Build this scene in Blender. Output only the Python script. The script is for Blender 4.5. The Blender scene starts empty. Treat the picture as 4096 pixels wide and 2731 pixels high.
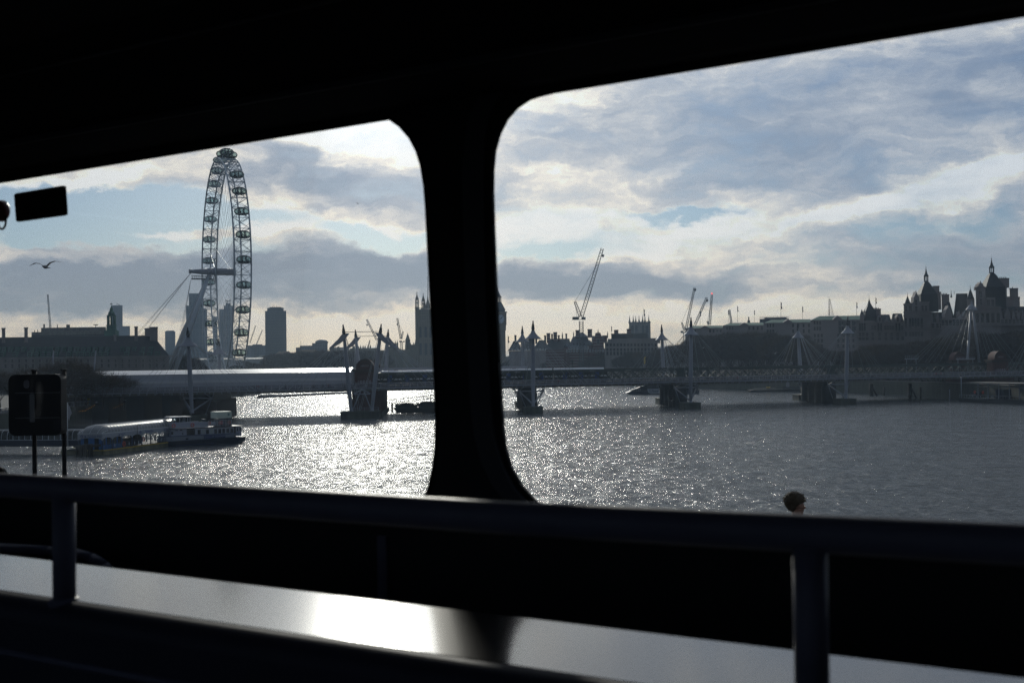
import bpy, bmesh, math, random
from mathutils import Vector, Matrix
from mathutils.geometry import tessellate_polygon

random.seed(7)
SC = bpy.context.scene
COL = SC.collection
D = bpy.data
PI = math.pi
SKY_K = 0.058
WATER_R = 0.12
WAVES = [(1, 1.3, 0.09, 3, 2.0, 0.0), (0.75, 1.2, 0.50, 4, 0.66, 3.3), (0.7, 1.15, 2.0, 5, 0.27, 7.1), (0.7, 1.0, 4.5, 2, 0.06, 1.9)]
HAZE = 0.00010
CHOP = (.30, .62, 0)

# ------------------------------------------------------------------ camera
F = 5120.0                        # focal length in photo pixels (4096 px wide)
CAMZ = 15.2                       # eye height over the river, upper deck on the road bridge
PITCH, ROLL = math.radians(0.968), math.radians(0.8)
cam_d = D.cameras.new('camera')
cam_d.sensor_width = 36.0
cam_d.lens = 45.0
cam_d.clip_start = 0.02
cam_d.clip_end = 60000.0
cam_d.dof.use_dof = True
cam_d.dof.focus_distance = 380.0
cam_d.dof.aperture_fstop = 8.0
cam = D.objects.new('camera', cam_d)
COL.objects.link(cam)
R_CAM = Matrix.Rotation(PI / 2 + PITCH, 3, 'X') @ Matrix.Rotation(-ROLL, 3, 'Z')
cam.matrix_world = Matrix.Translation((0, 0, CAMZ)) @ R_CAM.to_4x4()
SC.camera = cam
EYE = Vector((0, 0, CAMZ))

def ray(px, py):
    return (R_CAM @ Vector(((px - 2048) / F, -(py - 1365.5) / F, -1))).normalized()
def P(px, py, Y):                 # point at depth Y
    d = ray(px, py)
    return EYE + d * (Y / d.y)
def W(px, py, z=0.0):             # point on the level z
    d = ray(px, py)
    return EYE + d * ((z - CAMZ) / d.z)
def Xat(px, Y, py=1450):
    return P(px, py, Y).x
def Zat(py, Y, px=2048):
    return P(px, py, Y).z

# ------------------------------------------------------------------ exposure
SC.view_settings.view_transform = 'Standard'
SC.view_settings.look = 'None'
SC.view_settings.exposure = 0.0
SC.view_settings.gamma = 1.0
SC.cycles.max_bounces = 10
SC.cycles.transparent_max_bounces = 48
SC.cycles.volume_bounces = 1
SC.cycles.sample_clamp_indirect = 3.0
SC.cycles.sample_clamp_direct = 40.0
SC.cycles.use_denoising = True
SC.cycles.denoising_prefilter = 'NONE'

# ------------------------------------------------------------------ sun
SUN_AZ = math.atan2(1470 - 2048, F)      # towards +Y, a little left
SUN_EL = math.radians(16.5)
sun_dir = Vector((math.sin(SUN_AZ) * math.cos(SUN_EL), math.cos(SUN_AZ) * math.cos(SUN_EL), math.sin(SUN_EL)))
sl = D.lights.new('sun', 'SUN')
sl.energy = 2.2
sl.angle = math.radians(3.0)
sl.color = (1.0, 0.93, 0.82)
sun = D.objects.new('sun', sl)
COL.objects.link(sun)
sun.rotation_euler = sun_dir.to_track_quat('Z', 'Y').to_euler()

# ------------------------------------------------------------------ world: Nishita sky behind broken cloud
world = D.worlds.new('World')
SC.world = world
world.use_nodes = True
wt = world.node_tree
wt.nodes.clear()
def wn(t, **kw):
    n = wt.nodes.new(t)
    for k, v in kw.items(): setattr(n, k, v)
    return n
def wlink(a, b): wt.links.new(a, b)
def wset(sock, v):
    if hasattr(v, 'is_output'): wlink(v, sock)
    else: sock.default_value = v
def wm(op, a, b=None, c=None, clamp=False):
    n = wn('ShaderNodeMath', operation=op, use_clamp=clamp)
    wset(n.inputs[0], a)
    if b is not None: wset(n.inputs[1], b)
    if c is not None: wset(n.inputs[2], c)
    return n.outputs[0]
tc = wn('ShaderNodeTexCoord')
sep = wn('ShaderNodeSeparateXYZ'); wlink(tc.outputs['Generated'], sep.inputs[0])
az = wm('ARCTAN2', sep.outputs[0], sep.outputs[1])
hyp = wm('SQRT', wm('SUBTRACT', 1.0, wm('MULTIPLY', sep.outputs[2], sep.outputs[2])))
el = wm('ARCTAN2', sep.outputs[2], hyp)
U = wm('MULTIPLY', az, 5.12)      # 1 unit = 1000 photo pixels of angle
V = wm('MULTIPLY', el, 5.12)
cuv = wn('ShaderNodeCombineXYZ'); wlink(U, cuv.inputs[0]); wlink(V, cuv.inputs[1])
UV = cuv.outputs[0]
def wnoise(vec, sx, sy, scale, detail, rough, dist=0.0, off=(0, 0, 0)):
    mp = wn('ShaderNodeMapping'); mp.inputs['Scale'].default_value = (sx, sy, 1); mp.inputs['Location'].default_value = off
    wlink(vec, mp.inputs[0])
    n = wn('ShaderNodeTexNoise'); n.inputs['Scale'].default_value = scale; n.inputs['Detail'].default_value = detail
    n.inputs['Roughness'].default_value = rough; n.inputs['Distortion'].default_value = dist
    wlink(mp.outputs[0], n.inputs['Vector'])
    return n
warp = wnoise(UV, 1.0, 1.9, 2.4, 7, 0.62)
wv = wn('ShaderNodeVectorMath', operation='SUBTRACT'); wlink(warp.outputs['Color'], wv.inputs[0]); wv.inputs[1].default_value = (0.5, 0.5, 0.5)
wv2 = wn('ShaderNodeVectorMath', operation='MULTIPLY'); wlink(wv.outputs[0], wv2.inputs[0]); wv2.inputs[1].default_value = (0.62, 0.30, 0)
wv3 = wn('ShaderNodeVectorMath', operation='ADD'); wlink(UV, wv3.inputs[0]); wlink(wv2.outputs[0], wv3.inputs[1])
WUV = wv3.outputs[0]
def uvpx(px, py):
    d = ray(px, py)
    a = math.atan2(d.x, d.y); e = math.asin(d.z)
    return a * 5.12, e * 5.12
def blobs(vec, lst, start):
    acc = start
    for (px, py, rx, ry, rot, amp) in lst:
        u, v = uvpx(px, py)
        mp = wn('ShaderNodeMapping', vector_type='TEXTURE')
        mp.inputs['Location'].default_value = (u, v, 0)
        mp.inputs['Rotation'].default_value = (0, 0, math.radians(rot))
        mp.inputs['Scale'].default_value = (rx / 1000, ry / 1000, 1)
        wlink(vec, mp.inputs[0])
        dt = wn('ShaderNodeVectorMath', operation='DOT_PRODUCT')
        wlink(mp.outputs[0], dt.inputs[0]); wlink(mp.outputs[0], dt.inputs[1])
        g = wm('POWER', 0.36788, dt.outputs['Value'])
        acc = wm('MULTIPLY_ADD', g, amp, acc)
    return acc
streak = wnoise(UV, 1.0, 3.6, 1.6, 8, 0.60, 0.25, (3.1, 0.7, 0)).outputs[0]
fine = wnoise(WUV, 1.0, 2.2, 4.5, 8, 0.62, 0.1, (0.4, 5.2, 0)).outputs[0]
COVER = [  # (px, py, rx, ry, tilt, amount) holes of blue and solid banks
    (150, 800, 330, 85, -4, -1.5), (620, 850, 380, 60, -8, -1.3), (1020, 830, 170, 40, 0, -0.9),
    (330, 940, 420, 50, 3, -1.1), (1500, 925, 280, 45, -12, -1.15), (1210, 800, 120, 30, 0, -0.7),
    (2760, 838, 190, 22, -3, -1.0), (2150, 1000, 240, 38, 4, -1.0), (3560, 930, 260, 35, 12, -0.35), (3850, 880, 260, 40, 12, -0.3),
    (800, 905, 430, 26, 3, 1.3), (1450, 850, 330, 42, -8, 1.2), (350, 700, 500, 55, 6, 0.9), (1150, 760, 260, 45, -8, 0.6),
    (900, 1130, 1300, 110, 0, 0.9), (1150, 1340, 900, 60, 0, 0.5), (150, 1020, 300, 40, 0, 0.7),
]
TONE = [
    # dark banks
    (700, 1125, 1200, 105, 0, -0.62), (1350, 1040, 420, 100, -8, -0.34), (820, 1010, 160, 45, 0, -0.2), (250, 1190, 500, 50, 0, -0.22),
    (2300, 1130, 560, 68, -3, -0.60), (2750, 1165, 330, 45, 0, -0.35), (1400, 700, 420, 75, -10, -0.38), (1250, 600, 330, 35, 0, -0.15),
    (3050, 560, 620, 230, 10, -0.34), (2350, 480, 330, 120, 12, -0.12), (3900, 330, 500, 120, 12, -0.30), (3950, 1020, 420, 130, 6, -0.38),
    (3400, 975, 130, 30, 4, -0.32), (2400, 905, 190, 28, 0, -0.26), (3350, 760, 260, 60, 20, -0.2),
    # bright places
    (1560, 545, 260, 75, -8, 0.62), (1400, 370, 480, 130, 0, 1.3), (450, 690, 480, 60, 8, 0.42), (1300, 880, 480, 50, -10, 0.40),
    (700, 905, 450, 35, 3, 0.42), (250, 1020, 420, 34, 2, 0.35), (2500, 950, 720, 110, 4, 0.50), (2140, 870, 330, 100, 0, 0.42),
    (2650, 690, 210, 55, 8, 0.22), (3750, 770, 420, 50, 13, 0.44), (3950, 660, 260, 35, 14, 0.3), (3300, 870, 360, 40, 8, 0.2), (3100, 1060, 330, 20, 0, 0.24),
    (1100, 1320, 1200, 85, 0, 0.44), (2100, 1290, 700, 60, 0, 0.42), (3000, 1230, 600, 35, 0, 0.26), (1300, 1370, 330, 80, 0, 0.26), (1250, 1290, 160, 22, 10, 0.25), (560, 1270, 300, 26, -4, 0.25), (1550, 1300, 160, 28, 0, 0.2), (700, 955, 260, 16, 4, 0.2),
    (2250, 400, 180, 50, 10, 0.25), (3600, 1235, 220, 40, 0, 0.22),
]
cov0 = wm('MULTIPLY_ADD', wm('SUBTRACT', streak, 0.5), 1.1, wm('MULTIPLY_ADD', wm('SUBTRACT', fine, 0.5), 0.9, 0.80))
cover = blobs(WUV, COVER, cov0)
cov_r = wn('ShaderNodeMapRange', interpolation_type='SMOOTHSTEP'); wlink(cover, cov_r.inputs[0])
cov_r.inputs[1].default_value = 0.15; cov_r.inputs[2].default_value = 0.95
wisp = wnoise(WUV, 1.0, 4.2, 3.6, 7, 0.58, 0.3, (7.7, 2.2, 0)).outputs[0]
ton0 = wm('MULTIPLY_ADD', wm('SUBTRACT', wisp, 0.5), 0.75, wm('MULTIPLY_ADD', wm('SUBTRACT', streak, 0.5), 1.15, wm('MULTIPLY_ADD', wm('SUBTRACT', fine, 0.5), 1.0, 0.51)))
tone = blobs(WUV, TONE, ton0)
# thin edges of a cloud are lit through, so they read lighter
edge = wm('MULTIPLY', wm('SUBTRACT', 1.0, cov_r.outputs[0]), 0.30)
tone = wm('ADD', tone, edge)
ramp = wn('ShaderNodeValToRGB'); wlink(tone, ramp.inputs[0])
cr = ramp.color_ramp
cr.interpolation = 'B_SPLINE'
STOPS = [(0.0, (.31, .37, .47)), (0.22, (.39, .445, .545)), (0.46, (.57, .60, .66)), (0.66, (.84, .81, .79)), (0.82, (1.08, 1.0, .88)), (1.0, (1.45, 1.36, 1.20))]
cr.elements[0].position = 0.0; cr.elements[0].color = (*STOPS[0][1], 1)
cr.elements[1].position = 1.0; cr.elements[1].color = (*STOPS[-1][1], 1)
for p_, c_ in STOPS[1:-1]:
    e_ = cr.elements.new(p_); e_.color = (*c_, 1)
sky = wn('ShaderNodeTexSky', sky_type='NISHITA', sun_disc=False)
sky.sun_elevation = SUN_EL
sky.sun_rotation = SUN_AZ
sky.air_density = 1.0; sky.dust_density = 0.3; sky.ozone_density = 2.5
skym = wn('ShaderNodeVectorMath', operation='MULTIPLY'); wlink(sky.outputs[0], skym.inputs[0]); skym.inputs[1].default_value = (SKY_K * .84, SKY_K * .95, SKY_K * 1.13)
# warm light low over the horizon, brightness falling away from the sun
low = wm('POWER', 0.36788, wm('MULTIPLY', wm('ABSOLUTE', wm('SUBTRACT', V, 0.10)), 4.0))
su, sv = SUN_AZ * 5.12, SUN_EL * 5.12
dsun = wn('ShaderNodeVectorMath', operation='DOT_PRODUCT'); wlink(tc.outputs['Generated'], dsun.inputs[0]); dsun.inputs[1].default_value = tuple(sun_dir)
sang = wm('ARCCOSINE', dsun.outputs['Value'])
glow = wm('POWER', 0.36788, wm('POWER', wm('MULTIPLY', sang, 1 / 0.085), 2.0))
wide = wm('POWER', 0.36788, wm('POWER', wm('MULTIPLY', sang, 1 / 0.80), 1.8))
hmap = wn('ShaderNodeMixRGB', blend_type='MULTIPLY'); wlink(wm('MULTIPLY', low, 0.85, clamp=True), hmap.inputs[0])
wlink(ramp.outputs[0], hmap.inputs[1]); hmap.inputs[2].default_value = (1.34, 1.0, 0.60, 1)
mixc = wn('ShaderNodeMixRGB'); wlink(cov_r.outputs[0], mixc.inputs[0]); wlink(skym.outputs[0], mixc.inputs[1]); wlink(hmap.outputs[0], mixc.inputs[2])
bri = wm('ADD', wm('MULTIPLY_ADD', wide, 0.80, 0.24), wm('MULTIPLY', glow, 1.3))
fin = wn('ShaderNodeVectorMath', operation='SCALE'); wlink(mixc.outputs[0], fin.inputs[0]); wlink(bri, fin.inputs['Scale'])
tnt = wn('ShaderNodeMixRGB'); wlink(wide, tnt.inputs[0]); tnt.inputs[1].default_value = (.77, .94, 1.20, 1); tnt.inputs[2].default_value = (1.03, 1.0, .97, 1)
fin2 = wn('ShaderNodeVectorMath', operation='MULTIPLY'); wlink(fin.outputs[0], fin2.inputs[0]); wlink(tnt.outputs[0], fin2.inputs[1])
bg = wn('ShaderNodeBackground'); wlink(fin2.outputs[0], bg.inputs[0]); bg.inputs[1].default_value = 1.0
wo = wn('ShaderNodeOutputWorld'); wlink(bg.outputs[0], wo.inputs[0])
# ------------------------------------------------------------------ helpers
def children(o): return [c for c in D.objects if c.parent == o]
def origin(o):
    v = Vector((0, 0, 0))
    while o is not None:
        v += o.location; o = o.parent
    return v
def tag(o, label=None, cat=None, group=None, kind=None):
    if label: o['label'] = label
    if cat: o['category'] = cat
    if group: o['group'] = group
    if kind: o['kind'] = kind
    return o
def thing(name, label, cat, loc=(0, 0, 0), group=None, rz=0.0):
    o = D.objects.new(name, None)
    COL.objects.link(o)
    o.empty_display_size = 0.3
    o.location = loc
    o.rotation_euler = (0, 0, rz)
    return tag(o, label, cat, group)
def clone(o, parent=None, kids=None):
    c = o.copy(); COL.objects.link(c); c.parent = parent
    for ch in (kids if kids is not None else o.children):
        clone(ch, c)
    return c

class MB:
    def __init__(s): s.v = []; s.f = []; s.sm = []
    def add(s, vs, fs, smooth=False):
        n = len(s.v); s.v += [Vector(v) for v in vs]
        s.f += [tuple(i + n for i in f) for f in fs]; s.sm += [smooth] * len(fs)
        return s
    def box(s, a, b, M=None):
        (x0, y0, z0), (x1, y1, z1) = a, b
        vs = [Vector(q) for q in ((x0, y0, z0), (x1, y0, z0), (x1, y1, z0), (x0, y1, z0), (x0, y0, z1), (x1, y0, z1), (x1, y1, z1), (x0, y1, z1))]
        if M is not None: vs = [M @ q for q in vs]
        return s.add(vs, [(0, 3, 2, 1), (4, 5, 6, 7), (0, 1, 5, 4), (1, 2, 6, 5), (2, 3, 7, 6), (3, 0, 4, 7)])
    def tube(s, p, q, r0, r1=None, n=6, caps=True, smooth=True):
        p = Vector(p); q = Vector(q); r1 = r0 if r1 is None else r1
        d = (q - p)
        if d.length < 1e-9: return s
        d.normalize()
        a = d.cross(Vector((0, 0, 1)))
        if a.length < 1e-3: a = d.cross(Vector((1, 0, 0)))
        a.normalize(); b = d.cross(a)
        vs = []
        for (c, r) in ((p, r0), (q, r1)):
            for i in range(n):
                t = 2 * PI * i / n
                vs.append(c + a * (math.cos(t) * r) + b * (math.sin(t) * r))
        s.add(vs, [(i, (i + 1) % n, n + (i + 1) % n, n + i) for i in range(n)], smooth and n > 4)
        if caps: s.add(vs[:n], [tuple(range(n))]); s.add(vs[n:], [tuple(reversed(range(n)))])
        return s
    def path(s, pts, r, n=6, caps=True):
        for i in range(len(pts) - 1):
            rr = r if not isinstance(r, (list, tuple)) else r[i]
            r2 = r if not isinstance(r, (list, tuple)) else r[i + 1]
            s.tube(pts[i], pts[i + 1], rr, r2, n, caps)
        return s
    def lathe(s, prof, c=(0, 0, 0), n=16, smooth=True, axis=None, phase=0.0):
        c = Vector(c); vs = []; fs = []
        for (r, z) in prof:
            for i in range(n):
                t = 2 * PI * i / n + phase
                w = Vector((r * math.cos(t), r * math.sin(t), z))
                vs.append(c + (axis @ w if axis is not None else w))
        for k in range(len(prof) - 1):
            for i in range(n):
                fs.append((k * n + i, k * n + (i + 1) % n, (k + 1) * n + (i + 1) % n, (k + 1) * n + i))
        s.add(vs, fs, smooth)
        m = len(prof)
        if prof[0][0] > 1e-6: s.add(vs[:n], [tuple(reversed(range(n)))])
        if prof[-1][0] > 1e-6: s.add(vs[(m - 1) * n:], [tuple(range(n))])
        return s
    def prism(s, loops, mp, d0, d1):
        """loops: list of 2-D outlines (first = outer, rest = holes); mp(a, b, d) -> point"""
        flat = [q for l in loops for q in l]
        tris = tessellate_polygon([[Vector((a, b, 0)) for a, b in l] for l in loops])
        n = len(flat)
        s.add([mp(a, b, d0) for a, b in flat] + [mp(a, b, d1) for a, b in flat],
              [tuple(t) for t in tris] + [tuple(n + i for i in reversed(t)) for t in tris])
        k = 0
        for l in loops:
            m = len(l)
            s.add([mp(a, b, d0) for a, b in l] + [mp(a, b, d1) for a, b in l],
                  [(i, (i + 1) % m, m + (i + 1) % m, m + i) for i in range(m)])
            k += m
        return s
    def gable(s, x0, x1, y0, y1, z0, z1, hip0=0.0, hip1=0.0, M=None, ridge=0.0):
        """roof with its ridge along x; hips in metres; ridge = half width of a flat top"""
        ym = (y0 + y1) / 2
        vs = [(x0, y0, z0), (x1, y0, z0), (x1, y1, z0), (x0, y1, z0),
              (x0 + hip0, ym - ridge, z1), (x1 - hip1, ym - ridge, z1), (x1 - hip1, ym + ridge, z1), (x0 + hip0, ym + ridge, z1)]
        k = (x0 + x1) / 2 / max(y0, 1.0); vs = [(x + (y - y0) * k, y, z) for x, y, z in vs]
        if M is not None: vs = [M @ Vector(q) for q in vs]
        return s.add(vs, [(0, 3, 2, 1), (0, 1, 5, 4), (1, 2, 6, 5), (2, 3, 7, 6), (3, 0, 4, 7), (4, 5, 6, 7)])
    def build(s, name, m, parent=None, label=None, kind=None, fix=True):
        o0 = origin(parent) if parent is not None else Vector((0, 0, 0))
        me = D.meshes.new(name)
        me.from_pydata([tuple(v - o0) for v in s.v], [], s.f)
        me.polygons.foreach_set('use_smooth', s.sm)
        me.materials.append(m)
        if fix:
            b = bmesh.new(); b.from_mesh(me)
            bmesh.ops.remove_doubles(b, verts=b.verts, dist=1e-5)
            bmesh.ops.recalc_face_normals(b, faces=b.faces)
            b.to_mesh(me); b.free()
        me.update()
        o = D.objects.new(name, me); COL.objects.link(o)
        o.parent = parent
        if label: o['label'] = label
        if kind: o['kind'] = kind
        return o
def mat(name, col, rough=0.7, metal=0.0, var=0.18, vs=0.6, spec=0.5, emis=None, es=1.0, streaky=False, bump=0.0):
    m = D.materials.new(name); m.use_nodes = True
    nt = m.node_tree; b = nt.nodes['Principled BSDF']
    b.inputs['Roughness'].default_value = rough; b.inputs['Metallic'].default_value = metal
    b.inputs['Specular IOR Level'].default_value = spec
    if var > 0:
        tcn = nt.nodes.new('ShaderNodeTexCoord'); mp = nt.nodes.new('ShaderNodeMapping')
        mp.inputs['Scale'].default_value = (vs, vs, vs * (0.25 if streaky else 1))
        nz = nt.nodes.new('ShaderNodeTexNoise'); nz.inputs['Scale'].default_value = 1.0; nz.inputs['Detail'].default_value = 6; nz.inputs['Roughness'].default_value = 0.65
        nt.links.new(tcn.outputs['Object'], mp.inputs[0]); nt.links.new(mp.outputs[0], nz.inputs['Vector'])
        mr = nt.nodes.new('ShaderNodeMapRange'); mr.inputs[1].default_value = 0.3; mr.inputs[2].default_value = 0.7
        mr.inputs[3].default_value = 1 - var; mr.inputs[4].default_value = 1 + var
        nt.links.new(nz.outputs[0], mr.inputs[0])
        sc_ = nt.nodes.new('ShaderNodeVectorMath'); sc_.operation = 'SCALE'; sc_.inputs[0].default_value = col
        nt.links.new(mr.outputs[0], sc_.inputs['Scale']); nt.links.new(sc_.outputs[0], b.inputs['Base Color'])
        if bump > 0:
            bp = nt.nodes.new('ShaderNodeBump'); bp.inputs['Distance'].default_value = bump
            nt.links.new(nz.outputs[0], bp.inputs['Height']); nt.links.new(bp.outputs[0], b.inputs['Normal'])
    else:
        b.inputs['Base Color'].default_value = (*col, 1)
    if emis:
        b.inputs['Emission Color'].default_value = (*emis, 1); b.inputs['Emission Strength'].default_value = es
    return m
def grid_mat(name, col, line, bw, bh, mortar, rough=0.3, metal=0.0, col2=None, axis='XZ', spec=0.5):
    """facade of panes or courses: a brick pattern laid in the object's own x-z (or y-z) plane"""
    m = mat(name, col, rough, metal, 0, spec=spec); nt = m.node_tree; b = nt.nodes['Principled BSDF']
    tcn = nt.nodes.new('ShaderNodeTexCoord'); sp = nt.nodes.new('ShaderNodeSeparateXYZ'); cb = nt.nodes.new('ShaderNodeCombineXYZ')
    nt.links.new(tcn.outputs['Object'], sp.inputs[0])
    nt.links.new(sp.outputs[0 if axis[0] == 'X' else 1], cb.inputs[0]); nt.links.new(sp.outputs[2], cb.inputs[1])
    br = nt.nodes.new('ShaderNodeTexBrick'); br.offset = 0.0
    br.inputs['Scale'].default_value = 1.0; br.inputs['Brick Width'].default_value = bw; br.inputs['Row Height'].default_value = bh
    br.inputs['Mortar Size'].default_value = mortar; br.inputs['Mortar Smooth'].default_value = 0.1
    br.inputs['Color1'].default_value = (*col, 1); br.inputs['Color2'].default_value = (*(col2 or col), 1); br.inputs['Mortar'].default_value = (*line, 1)
    nt.links.new(cb.outputs[0], br.inputs['Vector']); nt.links.new(br.outputs['Color'], b.inputs['Base Color'])
    return m
def text_part(name, txt, size, m, parent, org, ux, uz, thick=0.02, align='CENTER'):
    """lettering as a thin solid standing on the plane through org spanned by ux (reading direction) and uz (up)"""
    cu = D.curves.new(name, 'FONT'); cu.body = txt; cu.size = size; cu.extrude = thick; cu.align_x = align; cu.align_y = 'CENTER'
    cu.resolution_u = 3
    tmp = D.objects.new(name + '_curve', cu)
    COL.objects.link(tmp)
    dg = bpy.context.evaluated_depsgraph_get()
    me = D.meshes.new_from_object(tmp.evaluated_get(dg))
    D.objects.remove(tmp); D.curves.remove(cu)
    ux = Vector(ux).normalized(); uz = Vector(uz).normalized(); un = ux.cross(uz)
    Mx = Matrix((ux, uz, un)).transposed().to_4x4(); Mx.translation = Vector(org) - (origin(parent) if parent else Vector((0, 0, 0)))
    me.transform(Mx); me.materials.clear(); me.materials.append(m); me.name = name
    o = D.objects.new(name, me); COL.objects.link(o); o.parent = parent
    return o

# ------------------------------------------------------------------ materials
M_ = {}
M_['bus_dark'] = mat('bus_dark_plastic', (.020, .024, .026), .75, var=.15, vs=3, spec=.18)
M_['bus_trim'] = mat('bus_trim', (.05, .055, .065), .7, var=.1, vs=3, spec=.2)
M_['bus_ceiling'] = mat('bus_ceiling_panel', (.010, .012, .016), .85, var=.15, vs=2, spec=.15)
M_['rail_paint'] = mat('rail_navy_coating', (.080, .085, .125), .50, var=.1, vs=8, spec=.18)
M_['shelf'] = mat('polished_dark_ledge', (.012, .012, .013), .12, 0, var=.1, vs=3)
M_['shelf'].node_tree.nodes['Principled BSDF'].inputs['IOR'].default_value = 1.65
M_['seat_navy'] = mat('guard_panel_navy', (.020, .024, .040), .6, var=.1, vs=4, spec=.2)
M_['black'] = mat('sticker_black', (.006, .008, .008), .6, var=0, spec=.2)
M_['stickergreen'] = mat('sticker_green', (.010, .022, .008), .6, var=0, spec=.2)
M_['red_dark'] = mat('dark_red_plastic', (.10, .004, .005), .4, var=0)
M_['concrete'] = mat('river_concrete', (.16, .15, .13), .9, var=.35, vs=.7, streaky=True)
M_['concrete_dark'] = mat('weedy_pier_concrete', (.075, .08, .06), .9, var=.4, vs=.8, streaky=True)
M_['stone'] = mat('portland_stone', (.26, .235, .215), .85, var=.22, vs=.25, streaky=True)
M_['stone_pink'] = mat('warm_grey_stone', (.27, .235, .225), .85, var=.2, vs=.2, streaky=True)
M_['gothic'] = mat('honey_gothic_stone', (.20, .165, .11), .85, var=.3, vs=.2, streaky=True)
M_['brick'] = mat('red_brick', (.085, .032, .026), .9, var=.3, vs=.8)
M_['slate'] = mat('slate_roof', (.075, .082, .088), .65, var=.2, vs=.4)
M_['slate_blue'] = mat('blue_slate_roof', (.085, .10, .12), .6, var=.2, vs=.3)
M_['slate_dark'] = mat('dark_slate_roof', (.030, .034, .036), .7, var=.2, vs=.4)
M_['copper'] = mat('green_copper_roof', (.060, .15, .095), .7, var=.2, vs=.2)
M_['copper_dark'] = mat('weathered_copper', (.07, .17, .13), .7, var=.25, vs=.5)
M_['glass_dark'] = mat('dark_window_glass', (.012, .015, .018), .15, var=0)
M_['win_green'] = mat('green_window_frames', (.16, .26, .23), .6, var=0)
M_['white'] = mat('white_paint', (.62, .62, .62), .5, var=.08, vs=.5)
M_['white_steel'] = mat('white_steel', (.55, .56, .58), .4, var=.08, vs=.5)
M_['wheel_white'] = mat('wheel_white_steel', (.50, .55, .60), .45, var=.06, vs=.2)
M_['cable'] = mat('steel_cable', (.34, .35, .36), .45, .3, var=0)
M_['cable_dark'] = mat('dark_steel_cable', (.10, .11, .12), .5, .2, var=0)
M_['iron_green'] = mat('dark_green_iron', (.040, .058, .050), .6, var=.3, vs=.8)
M_['iron_black'] = mat('dark_iron', (.022, .025, .026), .65, var=.25, vs=.8)
M_['deck_grey'] = mat('bridge_deck_grey', (.26, .27, .30), .55, var=.12, vs=.6)
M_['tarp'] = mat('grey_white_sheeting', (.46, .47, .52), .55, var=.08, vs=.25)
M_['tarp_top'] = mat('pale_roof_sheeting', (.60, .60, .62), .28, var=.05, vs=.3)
M_['train_roof'] = mat('train_roof_white', (.70, .70, .72), .35, var=.05, vs=.4)
M_['train_body'] = mat('train_dark_band', (.018, .022, .026), .35, var=.1, vs=.5)
M_['train_blue'] = mat('train_door_blue', (.03, .07, .22), .5, var=0)
M_['bark'] = mat('bark_brown', (.060, .050, .042), .9, var=.3, vs=1.5)
M_['twig'] = mat('bare_twigs', (.075, .062, .052), .95, var=.35, vs=.4)
M_['twig_warm'] = mat('bare_twigs_warm', (.085, .062, .040), .95, var=.35, vs=.4)
M_['asphalt'] = mat('asphalt', (.05, .05, .052), .9, var=.2, vs=2)
M_['paving'] = mat('paving_stone', (.14, .135, .13), .9, var=.2, vs=1)
M_['ground'] = mat('city_ground', (.07, .07, .065), .95, var=.2, vs=.05)
M_['skin'] = mat('skin', (.30, .15, .10), .6, var=0)
M_['hair'] = mat('brown_hair', (.045, .030, .014), .85, var=.3, vs=60)
M_['cloth_black'] = mat('black_cloth', (.015, .016, .020), .9, var=0)
M_['cloth_grey'] = mat('grey_cloth', (.07, .07, .08), .9, var=0)
M_['cloth_blue'] = mat('navy_cloth', (.02, .03, .07), .9, var=0)
M_['cloth_red'] = mat('red_cloth', (.30, .03, .02), .9, var=0)
M_['cloth_pale'] = mat('pale_cloth', (.35, .34, .36), .9, var=0)
M_['gold'] = mat('gilded_metal', (.75, .52, .10), .35, .8, var=.1)
M_['navy_sign'] = mat('navy_paint', (.012, .035, .14), .5, var=0)
M_['sign_white'] = mat('sign_white', (.36, .38, .42), .6, var=0)
M_['pier_blue'] = mat('pier_blue_paint', (.012, .12, .36), .5, var=.15, vs=.7)
M_['yellow'] = mat('yellow_paint', (.45, .30, .03), .7, var=.2, vs=1)
M_['orange'] = mat('lifebuoy_orange', (.62, .07, .03), .6, var=0)
M_['boat_white'] = mat('boat_white_paint', (.34, .36, .42), .4, var=.06, vs=.7)
M_['boat_navy'] = mat('boat_navy_hull', (.010, .018, .038), .45, var=.15, vs=.5)
M_['timber'] = mat('wet_timber', (.030, .026, .020), .9, var=.3, vs=1.2, streaky=True)
M_['cream'] = mat('cream_funnel', (.60, .66, .55), .5, var=.08, vs=.5)
M_['bulb'] = mat('warm_bulb', (.9, .5, .1), .5, var=0, emis=(1.0, .42, .06), es=.7)
M_['green_cloth'] = mat('green_stall', (.05, .16, .03), .8, var=.2)
M_['steel_dark'] = mat('scaffold_steel', (.06, .065, .07), .5, .3, var=0)
M_['red_lamp'] = mat('red_warning_lamp', (.8, .05, .04), .5, var=0, emis=(1, .10, .08), es=1.5)
M_['crane_red'] = mat('crane_red', (.28, .03, .03), .6, var=0)
M_['crane_white'] = mat('crane_white_grey', (.30, .32, .33), .6, var=.1)

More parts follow.
